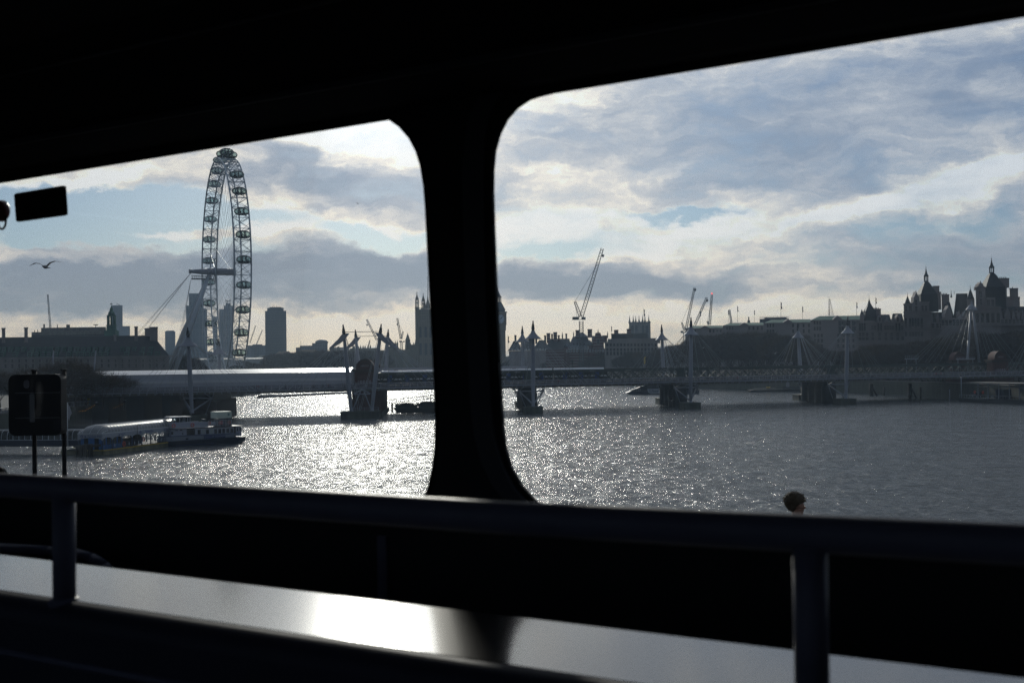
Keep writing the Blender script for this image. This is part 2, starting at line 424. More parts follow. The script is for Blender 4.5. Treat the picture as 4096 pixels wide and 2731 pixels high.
def glass_mat(name, tint, refl=1.0, dirt=0.0):
    m = D.materials.new(name); m.use_nodes = True; nt = m.node_tree; nt.nodes.clear()
    o = nt.nodes.new('ShaderNodeOutputMaterial'); tr = nt.nodes.new('ShaderNodeBsdfTransparent'); gl = nt.nodes.new('ShaderNodeBsdfGlossy')
    tr.inputs[0].default_value = (*tint, 1); gl.inputs['Roughness'].default_value = .03
    fr = nt.nodes.new('ShaderNodeFresnel'); fr.inputs[0].default_value = 1.45
    mu = nt.nodes.new('ShaderNodeMath'); mu.operation = 'MULTIPLY'; mu.inputs[1].default_value = refl; nt.links.new(fr.outputs[0], mu.inputs[0])
    mx = nt.nodes.new('ShaderNodeMixShader'); nt.links.new(mu.outputs[0], mx.inputs[0]); nt.links.new(tr.outputs[0], mx.inputs[1]); nt.links.new(gl.outputs[0], mx.inputs[2])
    nt.links.new(mx.outputs[0], o.inputs[0])
    return m
M_['pane'] = glass_mat('bus_window_glass', (.95, .975, .985), .12)
def add_dirt(m):                  # faint smears and dried drops on the glass
    nt = m.node_tree; out = nt.nodes['Material Output']; src = out.inputs[0].links[0].from_socket
    tcn = nt.nodes.new('ShaderNodeTexCoord'); mp = nt.nodes.new('ShaderNodeMapping'); mp.inputs['Scale'].default_value = (2.2, 2.2, .8)
    n1 = nt.nodes.new('ShaderNodeTexNoise'); n1.inputs['Scale'].default_value = 3.0; n1.inputs['Detail'].default_value = 8; n1.inputs['Roughness'].default_value = .6; n1.inputs['Distortion'].default_value = 1.2
    n2 = nt.nodes.new('ShaderNodeTexVoronoi'); n2.inputs['Scale'].default_value = 55.0
    nt.links.new(tcn.outputs['Object'], mp.inputs[0]); nt.links.new(mp.outputs[0], n1.inputs['Vector']); nt.links.new(tcn.outputs['Object'], n2.inputs['Vector'])
    r1 = nt.nodes.new('ShaderNodeMapRange'); r1.inputs[1].default_value = .56; r1.inputs[2].default_value = .85; r1.inputs[3].default_value = .0; r1.inputs[4].default_value = .022; nt.links.new(n1.outputs[0], r1.inputs[0])
    r2 = nt.nodes.new('ShaderNodeMapRange'); r2.inputs[1].default_value = .16; r2.inputs[2].default_value = .05; r2.inputs[3].default_value = 0; r2.inputs[4].default_value = .008; nt.links.new(n2.outputs['Distance'], r2.inputs[0])
    ad = nt.nodes.new('ShaderNodeMath'); nt.links.new(r1.outputs[0], ad.inputs[0]); nt.links.new(r2.outputs[0], ad.inputs[1])
    tl = nt.nodes.new('ShaderNodeBsdfTranslucent'); tl.inputs[0].default_value = (.75, .8, .85, 1)
    mx = nt.nodes.new('ShaderNodeMixShader'); nt.links.new(ad.outputs[0], mx.inputs[0]); nt.links.new(src, mx.inputs[1]); nt.links.new(tl.outputs[0], mx.inputs[2]); nt.links.new(mx.outputs[0], out.inputs[0])
add_dirt(M_['pane'])
M_['pod_glass'] = glass_mat('capsule_glass', (.66, .77, .75), .9)

# ------------------------------------------------------------------ river
wm_ = D.materials.new('river_water'); wm_.use_nodes = True
nt = wm_.node_tree; b = nt.nodes['Principled BSDF']
b.inputs['Base Color'].default_value = (.055, .066, .073, 1); b.inputs['Roughness'].default_value = WATER_R
b.inputs['IOR'].default_value = 1.34; b.inputs['Specular IOR Level'].default_value = .5
tcn = nt.nodes.new('ShaderNodeTexCoord')
acc = None
for (sx, sy, sc_, det, amp, off) in WAVES:
    mp = nt.nodes.new('ShaderNodeMapping'); mp.inputs['Scale'].default_value = (sx, sy, 1); mp.inputs['Location'].default_value = (off, off * 1.7, off * .3)
    mp.inputs['Rotation'].default_value = (0, 0, off * .2)
    nz = nt.nodes.new('ShaderNodeTexNoise'); nz.inputs['Scale'].default_value = sc_; nz.inputs['Detail'].default_value = det; nz.inputs['Roughness'].default_value = .55
    nz.inputs['Distortion'].default_value = .4
    nt.links.new(tcn.outputs['Object'], mp.inputs[0]); nt.links.new(mp.outputs[0], nz.inputs['Vector'])
    mu = nt.nodes.new('ShaderNodeMath'); mu.operation = 'MULTIPLY_ADD'; nt.links.new(nz.outputs[0], mu.inputs[0]); mu.inputs[1].default_value = amp
    if acc is not None: nt.links.new(acc, mu.inputs[2])
    else: mu.inputs[2].default_value = 0
    acc = mu.outputs[0]
# gusts: patches of finer and coarser ripple change how rough the surface reads
gm = nt.nodes.new('ShaderNodeMapping'); gm.inputs['Scale'].default_value = (.75, .22, 1)
gn = nt.nodes.new('ShaderNodeTexNoise'); gn.inputs['Scale'].default_value = 1.0; gn.inputs['Detail'].default_value = 9; gn.inputs['Roughness'].default_value = .72; gn.inputs['Distortion'].default_value = .6
nt.links.new(tcn.outputs['Object'], gm.inputs[0]); nt.links.new(gm.outputs[0], gn.inputs['Vector'])
gr = nt.nodes.new('ShaderNodeMapRange'); gr.inputs[1].default_value = .38; gr.inputs[2].default_value = .62; gr.inputs[3].default_value = WATER_R * .65; gr.inputs[4].default_value = WATER_R * 1.6
nt.links.new(gn.outputs[0], gr.inputs[0]); nt.links.new(gr.outputs[0], b.inputs['Roughness'])
bp = nt.nodes.new('ShaderNodeBump'); bp.inputs['Distance'].default_value = 1.0; bp.inputs['Strength'].default_value = 1.0
nt.links.new(acc, bp.inputs['Height'])
# chop: short steep wavelets tilt the surface a little more towards or away from the wind
cm = nt.nodes.new('ShaderNodeMapping'); cm.inputs['Scale'].default_value = (.55, .15, 1)
cn = nt.nodes.new('ShaderNodeTexNoise'); cn.inputs['Scale'].default_value = 1.0; cn.inputs['Detail'].default_value = 5; cn.inputs['Roughness'].default_value = .78; cn.inputs['Distortion'].default_value = .3
nt.links.new(tcn.outputs['Object'], cm.inputs[0]); nt.links.new(cm.outputs[0], cn.inputs['Vector'])
cs = nt.nodes.new('ShaderNodeVectorMath'); cs.operation = 'SUBTRACT'; cs.inputs[1].default_value = (.5, .5, .5); nt.links.new(cn.outputs['Color'], cs.inputs[0])
ck_ = nt.nodes.new('ShaderNodeVectorMath'); ck_.operation = 'MULTIPLY'; ck_.inputs[1].default_value = CHOP; nt.links.new(cs.outputs[0], ck_.inputs[0])
ca = nt.nodes.new('ShaderNodeVectorMath'); ca.operation = 'ADD'; nt.links.new(bp.outputs[0], ca.inputs[0]); nt.links.new(ck_.outputs[0], ca.inputs[1])
cz = nt.nodes.new('ShaderNodeVectorMath'); cz.operation = 'NORMALIZE'; nt.links.new(ca.outputs[0], cz.inputs[0]); nt.links.new(cz.outputs[0], b.inputs['Normal'])
wmb = MB()
wmb.add([(-3400, -300, 0), (3400, -300, 0), (3400, 5400, 0), (-3400, 5400, 0)], [(0, 1, 2, 3)])
tag(wmb.build('river_water', wm_, fix=False), kind='structure')
# ------------------------------------------------------------------ the bus we look out of
BU = Vector((-0.8265, 0.5629, 0)); BV = Vector((-0.5629, -0.8265, 0)); BW0 = Vector((0, 2.4, 0))
def Q(t, z, d=0.0):               # t along the side wall, z relative to the eye, d from the wall inwards
    return BW0 + BU * t + BV * d + Vector((0, 0, CAMZ + z))
def onwall(px, py, d=0.0):        # photo pixel -> (t, z) on the plane d inside the wall
    r = ray(px, py); pn = BV
    k = (BW0 + BV * d).dot(pn) / r.dot(pn)
    p = r * k
    return ((p - BW0 - BV * d).dot(BU), p.z)
bus = thing('bus', 'dark upper deck of a bus seen from inside, framing the river view', 'bus', Q(0, -1.35, 1.0))
def bq(mb_name, m, fn, parent=bus, **k):
    mb = MB(); fn(mb); return mb.build(mb_name, m, parent, **k)
def boxq(mb, t0, t1, z0, z1, d0, d1):
    vs = [Q(t, z, d) for d in (d0, d1) for (t, z) in ((t0, z0), (t1, z0), (t1, z1), (t0, z1))]
    mb.add(vs, [(0, 1, 2, 3), (7, 6, 5, 4), (0, 4, 5, 1), (1, 5, 6, 2), (2, 6, 7, 3), (3, 7, 4, 0)])
ZT, ZB = 0.493, -0.283
Lw = [onwall(*q) for q in [(1560, 477), (1600, 503), (1640, 549), (1668, 602), (1687, 662), (1700, 745), (1706, 820), (1712, 930), (1722, 1130), (1733, 1340), (1742, 1530), (1748, 1660), (1746, 1780), (1736, 1870), (1715, 1960), (1685, 2030), (1640, 2085)]]
def ZTf(t): return .4957 - .0072 * t
Lw = [(Lw[0][0], ZTf(Lw[0][0]))] + Lw[1:] + [(Lw[-1][0] + .04, ZB)]
Rw = [onwall(*q) for q in [(2290, 356), (2215, 369), (2165, 381), (2110, 399), (2062, 431), (2022, 477), (1993, 535), (1974, 603), (1967, 680), (1966, 760), (1970, 900), (1976, 1060), (1984, 1250), (1992, 1450), (2000, 1600), (2006, 1700), (2017, 1790), (2040, 1868), (2077, 1935), (2125, 1992), (2175, 2035), (2235, 2070)]]
tL = onwall(0, 1860)[0] + .03
Lend = [(tL - .07, ZB), (tL - .035, ZB + .03), (tL, onwall(0, 1862)[1]), (tL + .03, -.12), (tL + .05, -.04), (tL + .06, .1), (tL + .065, .42), (tL + .03, ZTf(tL))]
left_win = [(Lw[-1][0], ZB)] + Lend + Lw[:-1]
right_win = Rw + [(Rw[-1][0] - .05, ZB), (-1.50, ZB), (-1.58, -.28), (-1.6, -.1), (-1.6, .35), (-1.55, .47), (-1.5, ZTf(-1.5))] + [(Rw[0][0] - .02, ZTf(Rw[0][0]))]
far_win = [(tL + .25, ZB), (tL + 1.3, ZB), (tL + 1.3, ZT - .06), (tL + .25, ZT - .06)]
outer = [(-2.3, -1.35), (3.6, -1.35), (3.6, .62), (-2.3, .62)]
bq('side_wall', M_['bus_dark'], lambda mb: mb.prism([outer, left_win, right_win, far_win], lambda a, b, d: Q(a, b, d), -0.010, 0.0))
for w in (left_win, right_win, far_win):
    def f(mb, w=w):
        ts = [a for a, b in w]; zs = [b for a, b in w]
        boxq(mb, min(ts) - .01, max(ts) + .01, min(zs) - .01, max(zs) + .01, -.008, -.004)
    bq('window_pane', M_['pane'], f)
# moulded pillar cover following the right-hand window
def off(px0): return [onwall(px - px0, py) for (px, py) in [(2075, 330), (2000, 400), (1965, 480), (1948, 580), (1941, 700), (1944, 900), (1952, 1150), (1962, 1400), (1972, 1600), (1988, 1740), (2018, 1850), (2062, 1940), (2120, 2010)]]
a_, b_ = off(0), off(78)
bq('pillar_cover', M_['bus_trim'], lambda mb: mb.prism([a_ + b_[::-1]], lambda a, b, d: Q(a, b, d), 0.0005, 0.012))
# rubber seal strip round each window
def seal(w, name='window_seal'):
    pts = [Q(a, b, .001) for a, b in w] + [Q(*w[0], .001)]
    bq(name, M_['black'], lambda mb: mb.path(pts, .0035, 5))
for w in (left_win, right_win): seal(w)
# cove, ceiling, floor, far side and ends
bq('ceiling', M_['bus_ceiling'], lambda mb: mb.prism([[(.0005, .508), (.05, .51), (.14, .53), (.24, .60), (.36, .68), (.6, .72), (2.32, .72), (2.32, .78), (.0005, .78)]], lambda d, z, t: Q(t, z, d), -2.3, 3.6))
def f(mb):
    for (d0, d1, z0, z1) in ((.152, .158, .535, .545), (.30, .306, .645, .652), (.62, .626, .713, .7199)):
        boxq(mb, -2.29, 3.59, z0 - .006, z1, d0, d1)
bq('ceiling_seam', M_['bus_trim'], f)
bq('floor', M_['bus_dark'], lambda mb: boxq(mb, -2.3, 3.6, -1.40, -1.352, 0.0005, 2.36))
offw = [(-2.3, -1.35), (3.6, -1.35), (3.6, .71), (-2.3, .71)]
offh = [[(a, -.30), (b, -.30), (b, .44), (a, .44)] for a, b in ((-2.1, -.35), (-.2, 1.5), (1.65, 3.4))]
bq('offside_wall', M_['bus_dark'], lambda mb: mb.prism([offw] + offh, lambda a, b, d: Q(a, b, d), 2.345, 2.36))
for h_ in offh: bq('window_pane', M_['pane'], lambda mb, h_=h_: boxq(mb, h_[0][0] - .01, h_[1][0] + .01, -.31, .45, 2.350, 2.354))
bq('end_wall', M_['bus_dark'], lambda mb: boxq(mb, 3.601, 3.64, -1.35, .71, 0, 2.36))
bq('end_wall', M_['bus_dark'], lambda mb: boxq(mb, -2.34, -2.301, -1.35, .71, 0, 2.36))
# hand rail round the stairwell: rail at 1.24 m from the eye's side of the wall
dR = 1.984 - 1.24
t0_, z0_ = onwall(0, 1938, dR); t1_, z1_ = onwall(2048, 2066, dR); t2_, z2_ = onwall(4096, 2178, dR)
def railpts():
    pts = []
    for k in range(25):
        t = 2.4 + (-1.7 - 2.4) * k / 24
        pts.append(Q(t, -.1812 - .003 * (t + .5) if t > -.5 else -.1812 + .0078 * (-.5 - t) / .57, dR))
    return pts
hr = bq('handrail', M_['rail_paint'], lambda mb: mb.path(railpts(), .0195, 20, caps=False))
for px in (256, 3238):
    t, z = onwall(px, 2150, dR)
    def f(mb, t=t):
        mb.tube(Q(t, z1_ - .01, dR), Q(t, -.364, dR), .0175, n=24)
        mb.lathe([(.024, -.3655), (.024, -.352), (.018, -.349)], Q(t, 0, dR) , n=20)
    bq('rail_post', M_['rail_paint'], f, hr)
# bright steel ledge with a rolled nose in front of the wall
SZ = -.352
dF = 1.984 - 1.984 * (1.79 / 2.4); dN = 1.984 - 1.984 * (1.50 / 2.4)
def f(mb):
    prof = [(dF, SZ - .02), (dF, SZ - .003), (dF + .004, SZ)]
    for k in range(13):
        q = k / 12; prof.append((dF + .01 + (dN - dF - .01) * q, SZ + .0))
    mb.prism([prof + [(dN, SZ - .02)]], lambda d, z, t: Q(t, z, d), -1.6, 2.3)
bq('ledge', M_['shelf'], f)
def f(mb):
    prof = []
    for k in range(12):
        a = PI / 2 * k / 11; prof.append((dN + .0005 + .035 * math.sin(a), SZ - .036 + .035 * math.cos(a) ))
    prof += [(dN + .036, -.55), (dN + .036, -1.349), (dN + .0005, -1.349)]
    mb.prism([prof], lambda d, z, t: Q(t, z, d), -1.6, 2.3)
bq('guard_panel', M_['seat_navy'], f)
bq('guard_rib', M_['rail_paint'], lambda mb: mb.tube(Q(2.3, SZ - .085, dN + .037), Q(-1.6, SZ - .085, dN + .037), .006, n=10))
# seam strip on the wall below the glass, and the low grab bar in the stairwell
ts_, zs_ = onwall(1535, 2270)
bq('wall_strip', M_['rail_paint'], lambda mb: boxq(mb, ts_ - .012, ts_ + .012, -1.3, ZB - .06, .0005, .006))
gb = [onwall(x, y, .12) for x, y in [(-300, 2168), (0, 2190), (200, 2203), (300, 2212), (370, 2232), (420, 2262), (455, 2310), (470, 2380)]]
bq('stair_grab_bar', M_['rail_paint'], lambda mb: mb.path([Q(a, b, .12) for a, b in gb], .012, 12))
# emergency-exit sticker and the red breaker handle stuck to the glass
st = [onwall(*q, -.002) for q in [(57, 775), (262, 741), (270, 861), (66, 889)]]
def rnd(pts, r=.12):
    out = []
    for i in range(4):
        p0, p1, p2 = Vector(pts[i - 1]), Vector(pts[i]), Vector(pts[(i + 1) % 4])
        for k in range(5):
            q = k / 4
            a = p1.lerp(p0, r * (1 - q)); b2 = p1.lerp(p2, r * q); out.append(tuple(a.lerp(b2, q)))
    return out
sg = bq('exit_sign', M_['black'], lambda mb: mb.prism([rnd(st, .07)], lambda a, b, d: Q(a, b, d), -.0038, -.0005))
for (a0, a1, b0, b1) in ((.55, .76, .30, .62), (.80, .93, .30, .62), (.12, .2, .4, .55), (.35, .42, .36, .5)):
    def f(mb, a0=a0, a1=a1, b0=b0, b1=b1):
        s_ = [Vector(q) for q in st]
        def L(a, b): return tuple(s_[0].lerp(s_[1], a).lerp(s_[3].lerp(s_[2], a), 1 - b))
        mb.prism([[L(a0, b0), L(a1, b0), L(a1, b1), L(a0, b1)]], lambda a, b, d: Q(a, b, d), -.0004, .0003)
    bq('pictogram', M_['stickergreen'], f, sg)
hc = onwall(10, 842, .01)
hb = bq('breaker_handle', M_['red_dark'], lambda mb: mb.lathe([(.0, .030), (.016, .028), (.026, .018), (.028, .0), (.024, -.006)], Q(hc[0] + .01, hc[1], .003), 24, axis=Matrix((BU, Vector((0, 0, 1)), BV)).transposed()))
rc = onwall(8, 884, .01)
bq('pull_ring', M_['black'], lambda mb: mb.path([Q(rc[0] + .0165 * math.cos(2 * PI * k / 20), rc[1] + .021 * math.sin(2 * PI * k / 20), .010) for k in range(21)], .0028, 8), hb)
# ------------------------------------------------------------------ land on both banks
def bankline(lst): return [W(px, py) for px, py in lst]
S_BANK = [(-150, -300), (-126, 120), (-119, 240), (-117.5, 343), (-116, 390), (-120, 470), (-133, 560), (-152, 690), (-172, 860), (-210, 1100), (-280, 1450), (-420, 1900), (-600, 2300)]
N_BANK = [(170, -300), (166, 300), (165, 401), (163, 486), (150, 568), (112, 707), (66, 880), (10, 1060), (-60, 1200), (-150, 1380), (-260, 1600), (-420, 1950), (-560, 2300)]
LZ = 4.6
def land(name, line, side):
    far = 5400
    outer = [(side * 3400, -300)] + [(side * 3400, far)]
    pts = [(x, y) for x, y in line]
    loop = pts + ([(-600 if side < 0 else -560, far)] if side > 0 else [(-600, far)]) + outer[::-1]
    mb = MB(); mb.prism([loop], lambda a, b, d: Vector((a, b, d)), -1.0, LZ)
    return tag(mb.build(name, M_['ground']), kind='structure')
land('ground', S_BANK, -1)
land('ground', N_BANK, 1)
mb = MB(); mb.prism([[(-598, 2310), (-598, 5300), (-562, 5300), (-562, 2310)]], lambda a, b, d: Vector((a, b, d)), -1.0, LZ - .01)
tag(mb.build('ground', M_['ground']), kind='structure')
def wall_thing(name, label, cat, line, h0, h1, thick, side, m, cope=None):
    t = thing(name, label, cat, (line[0][0], line[0][1], 0))
    mb = MB()
    a = [Vector((x, y, 0)) for x, y in line]
    out = []
    for i, p in enumerate(a):
        d = (a[min(i + 1, len(a) - 1)] - a[max(i - 1, 0)]).normalized()
        n = Vector((d.y, -d.x, 0)) * (-side)
        out.append((p, n))
    def strip(mb, o0, o1, z0, z1):
        L = [p + n * o0 for p, n in out]; R = [p + n * o1 for p, n in out]
        mb.prism([[(q.x, q.y) for q in L] + [(q.x, q.y) for q in reversed(R)]], lambda x, y, d: Vector((x, y, d)), z0, z1)
    strip(mb, .15, -.45, h0, h1 - .25); mb.build('wall', m, t)
    mb = MB(); strip(mb, .25, -.55, h1 - .25, h1); mb.build('coping', cope or M_['stone'], t)
    return t
sb = [q for q in S_BANK if 100 < q[1] < 1500]
nb = [q for q in N_BANK if 280 < q[1] < 1500]
wall_thing('river_wall', 'weed-stained river wall along the south bank walkway behind the floating pier', 'river wall', sb, -1, 5.3, .6, 1, M_['concrete_dark'], M_['concrete'])
wall_thing('river_wall', 'dark stone embankment wall on the far bank under the trees', 'river wall', nb, -1, 5.8, .6, -1, M_['concrete_dark'], M_['stone'])

# ------------------------------------------------------------------ the road bridge the bus stands on
ROADZ = CAMZ - 3.35
def rb(mb, d0, d1, z0, z1, t0=-60, t1=90): boxq(mb, t0, t1, z0 - CAMZ, z1 - CAMZ, d0, d1)
mb = MB(); rb(mb, -11.0, 14, ROADZ - 1.4, ROADZ); tag(mb.build('road', M_['asphalt']), kind='structure')
mb = MB(); rb(mb, -14.6, -11.0, ROADZ - 1.4, ROADZ + .13); tag(mb.build('pavement', M_['paving']), kind='structure')
par = thing('bridge_parapet', 'low stone parapet of the road bridge below the bus window', 'parapet', Q(0, ROADZ - CAMZ, -14.8))
mb = MB(); rb(mb, -15.1, -14.61, ROADZ - 1.4, ROADZ + .8); mb.build('wall', M_['stone'], par)
# ------------------------------------------------------------------ railway bridge with a cable-hung footbridge on either side
B0 = Vector((-44, 371, 0)); Bb = Vector((.941, .338, 0)).normalized(); Bc = Vector((-.052, .9986, 0))
def Bp(t, c, z): return B0 + Bb * t + Bc * c + Vector((0, 0, z))
def tb(px, c, py=1530):
    d = ray(px, py); k = d.x / d.y
    o = B0 + Bc * c
    return (k * o.y - o.x) / (Bb.x - k * Bb.y)
def bz(px, py, c):                # height of the photo point on the bridge plane at offset c
    t = tb(px, c, py); return t, P(px, py, (B0 + Bb * t + Bc * c).y).z
def bbox(mb, t0, t1, c0, c1, z0, z1):
    vs = [Bp(t, c, z) for z in (z0, z1) for (t, c) in ((t0, c0), (t1, c0), (t1, c1), (t0, c1))]
    mb.add(vs, [(0, 3, 2, 1), (4, 5, 6, 7), (0, 1, 5, 4), (1, 2, 6, 5), (2, 3, 7, 6), (3, 0, 4, 7)])
BM = Matrix((Bb, Bc, Vector((0, 0, 1)))).transposed()
T0, T1 = tb(120, 0), tb(4420, 0)
mesh_m = D.materials.new('railing_wire_mesh'); mesh_m.use_nodes = True
nt = mesh_m.node_tree; pb = nt.nodes['Principled BSDF']; pb.inputs['Base Color'].default_value = (.20, .20, .22, 1); pb.inputs['Roughness'].default_value = .6
trn = nt.nodes.new('ShaderNodeBsdfTransparent'); mxn = nt.nodes.new('ShaderNodeMixShader'); mxn.inputs[0].default_value = .42
nt.links.new(trn.outputs[0], mxn.inputs[1]); nt.links.new(pb.outputs[0], mxn.inputs[2]); nt.links.new(mxn.outputs[0], nt.nodes['Material Output'].inputs[0])

LAND_OFF = [-17, -14.6, -12.6, -10, -6.6, -2.2, 4.2, 9.2, 12.6, 15.2, 17.0, 18.6]
def mast(fb, base, top, side, dash=1.0, wing=0, struts=True, stays=True):
    """base, top: (t, c, z); side -1 near footbridge, +1 far one; wing: 0 hat, -1/+1 one-sided fin"""
    b = Bp(*base); q = Bp(*top); ax = (q - b); L = ax.length
    mb = MB(); prof = [(0, .34), (.04, .48), (.35, .68), (.6, .62), (.80, .45), (.885, .34)]
    for i in range(len(prof) - 1): mb.tube(b + ax * prof[i][0], b + ax * prof[i + 1][0], prof[i][1], prof[i + 1][1], 10, caps=(i in (0, len(prof) - 2)))
    m = mb.build('mast', M_['deck_white'], fb)
    mb = MB(); mb.tube(b + ax * .885, b + ax * .93, .42, .42, 8); mb.tube(b + ax * .93, b + ax * 1.0, .34, .16, 8)
    mb.tube(b + ax * .90 + Bb * .5, b + ax * .955 + Bb * .28, .07, .07, 4); mb.tube(b + ax * .90 - Bb * .5, b + ax * .955 - Bb * .28, .07, .07, 4)
    mb.build('mast_head', M_['steel_dark'], m)
    col = b + ax * .885
    mb = MB()
    if wing == 0:
        n = 20; ring = []
        rows = [(.40, .3), (.75, -.7), (1.55, -1.6), (2.65, -2.5), (2.55, -2.62), (.45, -2.0)]
        for (r, z) in rows:
            for i in range(n):
                a = 2 * PI * i / n
                ring.append(col + Bb * (r * math.cos(a)) + Bc * (r * .55 * math.sin(a)) + Vector((0, 0, z)))
        mb.add(ring, [(k * n + i, k * n + (i + 1) % n, (k + 1) * n + (i + 1) % n, (k + 1) * n + i) for k in range(len(rows) - 1) for i in range(n)])
        ends = [(col + Bb * (2.45 * s) + Vector((0, 0, -2.5))) for s in (-1, 1)]
    else:
        w = wing
        pl = [(w * -1.6, .35), (w * .4, .3), (w * 1.6, -1.2), (w * 4.4, -4.0), (w * 4.0, -4.1), (w * 1.2, -2.6), (w * -.2, -1.5)]
        mb.prism([pl], lambda a, z, d: col + Bb * a + Bc * d + Vector((0, 0, z)), -.35, .35)
        ends = [(col + Bb * (w * s) + Vector((0, 0, z))) for s, z in ((1.2, -1.6), (4.1, -4.0))]
        if w < 0: ends = ends[::-1]
    mb.build('cable_hood', M_['deck_white'], m)
    edge = -.25 if side < 0 else 50.9
    for o in LAND_OFF:
        if wing and (o * wing < 0): continue
        if wing:
            k = min(1, abs(o) / 20.0); a, bb2 = (ends if wing > 0 else ends[::-1]); s = a.lerp(bb2, k)
        else:
            s = ends[0].lerp(col + Vector((0, 0, -1.9)), 1 - min(1, abs(o) / 12)) if o < 0 else ends[1].lerp(col + Vector((0, 0, -1.9)), 1 - min(1, abs(o) / 12))
        tt = base[0] + o * (1.25 if wing else 1.0)
        mb = MB(); mb.tube(s, Bp(tt, edge, 8.45), .042, n=4, caps=False); mb.build('cable', M_['cable'], fb, fix=False)
    if stays:
        inner = 20 if side < 0 else 34
        for dt in (-1.6, -.9, 1.2, 2.0):
            mb = MB(); mb.tube(b + ax * .93, Bp(base[0] + dt, inner, 9.0), .05, n=4, caps=False); mb.build('back_stay', M_['cable'], fb, fix=False)
    if struts:
        c1 = 5.2 if side < 0 else 45.6
        nb_ = b + Vector((0, 0, .35))
        mb = MB()
        for s in (-1, 1):
            nd = Bp(base[0] + 3.9 * s, c1, 6.5); nd2 = Bp(base[0] + 4.6 * s, c1, 8.0); nf = Bp(base[0] + 2.9 * s, -.2 if side < 0 else 51, 8.0)
            mb.tube(nb_, nd, .26, .2, 8); mb.tube(nd, nd2, .13, n=6); mb.tube(nd, nf, .13, n=6)
            mb.tube(Bp(base[0] + 3.9 * s - .25, c1, 6.5), Bp(base[0] + 3.9 * s + .25, c1, 6.5), .38, n=10)
            mb.tube(nd, Bp(base[0] + 1.9 * s, c1 + 1.0 * -side, 1.8), .15, n=6)
        mb.tube(Bp(base[0] - 3.9, c1, 6.5), Bp(base[0] + 3.9, c1, 6.5), .2, n=8)
        mb.tube(nb_ - Vector((0, 0, .6)), nb_ + Vector((0, 0, .1)), .6, .5, 10)
        mb.build('raking_struts', M_['deck_white'], fb)
    return m
M_['deck_white'] = mat('footbridge_grey_white', (.30, .31, .35), .45, var=.08, vs=.4)
def plinth(fb, t0, t1, c0, c1, zt=1.7):
    mb = MB(); bbox(mb, t0, t1, c0, c1, -1.5, zt); bbox(mb, t0 - .15, t1 + .15, c0 - .15, c1 + .15, zt, zt + .3)
    return mb.build('pier_base', M_['concrete_dark'], fb)
def footbridge(name, label, c0, c1, near):
    fb = thing(name, label, 'footbridge', Bp(60, c0, 0), 'cable-hung footbridges')
    mb = MB(); bbox(mb, T0, T1, c0 + .35, c1 - .35, 8.05, 8.35); bbox(mb, T0, T1, c0 + .8, c1 - .8, 7.62, 8.05); mb.build('deck', M_['concrete'], fb)
    for c in ((c0, c1) if near else (c0,)):
        mb = MB(); bbox(mb, T0, T1, c - .17, c + .17, 8.30, 8.52); mb.build('edge_beam', M_['deck_white'], fb)
    mb = MB(); t = T0 + .5
    while t < T1: bbox(mb, t - .09, t + .09, c0 + .2, c1 - .2, 7.72, 8.29); t += 2.25
    mb.build('cross_beams', M_['deck_grey'], fb)
    for c in ((c0, c1) if near else (c0, c1)):
        mb = MB(); t = T0 + 1
        while t < T1: bbox(mb, t - .035, t + .035, c - .04, c + .04, 8.52, 9.86); t += 2.25
        bbox(mb, T0, T1, c - .05, c + .05, 9.86, 9.95)
        r = mb.build('railing', M_['deck_white'], fb)
        mb = MB(); mb.add([Bp(T0, c, 8.6), Bp(T1, c, 8.6), Bp(T1, c, 9.84), Bp(T0, c, 9.84)], [(0, 1, 2, 3)]); mb.build('wire_mesh', mesh_m, r, fix=False)
        if not near and c == c0: break
    return fb
fbn = footbridge('footbridge', 'nearer pale footbridge hung from tall white masts in front of the railway bridge', 0.0, 4.7, True)
fbf = footbridge('footbridge', 'farther footbridge hidden behind the railway bridge with only its mast tops showing', 46.0, 50.7, False)
# near masts: (base px, base py) (top px, top py)
def mk(fb, bpx, bpy, tpx, tpy, side, cb, ct, **k):
    tb_, zb = bz(bpx, bpy, cb); tt, zt = bz(tpx, tpy, ct)
    return mast(fb, (tb_, cb, zb if side < 0 else 1.8), (tt, ct, zt), side, **k), tb_
for (bx_, by_, tx, ty, w) in ((768, 1650, 750, 1308, 0), (1405, 1648, 1372, 1297, -1), (1487, 1644, 1525, 1295, 1), (2133, 1622, 2132, 1282, 0), (2763, 1608, 2764, 1268, 0), (3384, 1594, 3391, 1265, 0), (4180, 1560, 4190, 1180, 0)):
    m, t = mk(fbn, bx_, by_, tx, ty, -1, -3.0, -5.5, wing=w, struts=(w == 0))
    if w == 0 and bx_ < 4000: plinth(fbn, t - 2.9, t + 2.9, -6.0, 3.2)
# twin masts share a long base, with an X frame under the deck
ta, tc_ = tb(1405, -3), tb(1487, -3)
plinth(fbn, ta - 2.9, tc_ + 2.2, -6.5, 4.0)
mb = MB(); tm = (ta + tc_) / 2
for s, tq in ((-1, ta), (1, tc_)):
    mb.tube(Bp(tm + .4 * s, -.2, 7.9), Bp(tq - s * .2, -3, 2.1), .17, n=8)
    mb.tube(Bp(tm, -.2, 8.1), Bp(tq - s * .5, -2.2, 7.0), .17, n=8)
    mb.tube(Bp(tq, -3, 1.9), Bp(tq, -3, 2.5), .6, .5, 10)
mb.tube(Bp(ta + .6, -2.2, 6.9), Bp(tc_ - .6, -2.2, 6.9), .17, n=8)
mb.build('raking_struts', M_['deck_white'], fbn)
mb = MB()
for k in range(9):
    t = ta - 2.8 + k * (tc_ - ta + 4.9) / 8; mb.tube(Bp(t, -6.4, 2.0), Bp(t, -6.4, 3.1), .04, n=4)
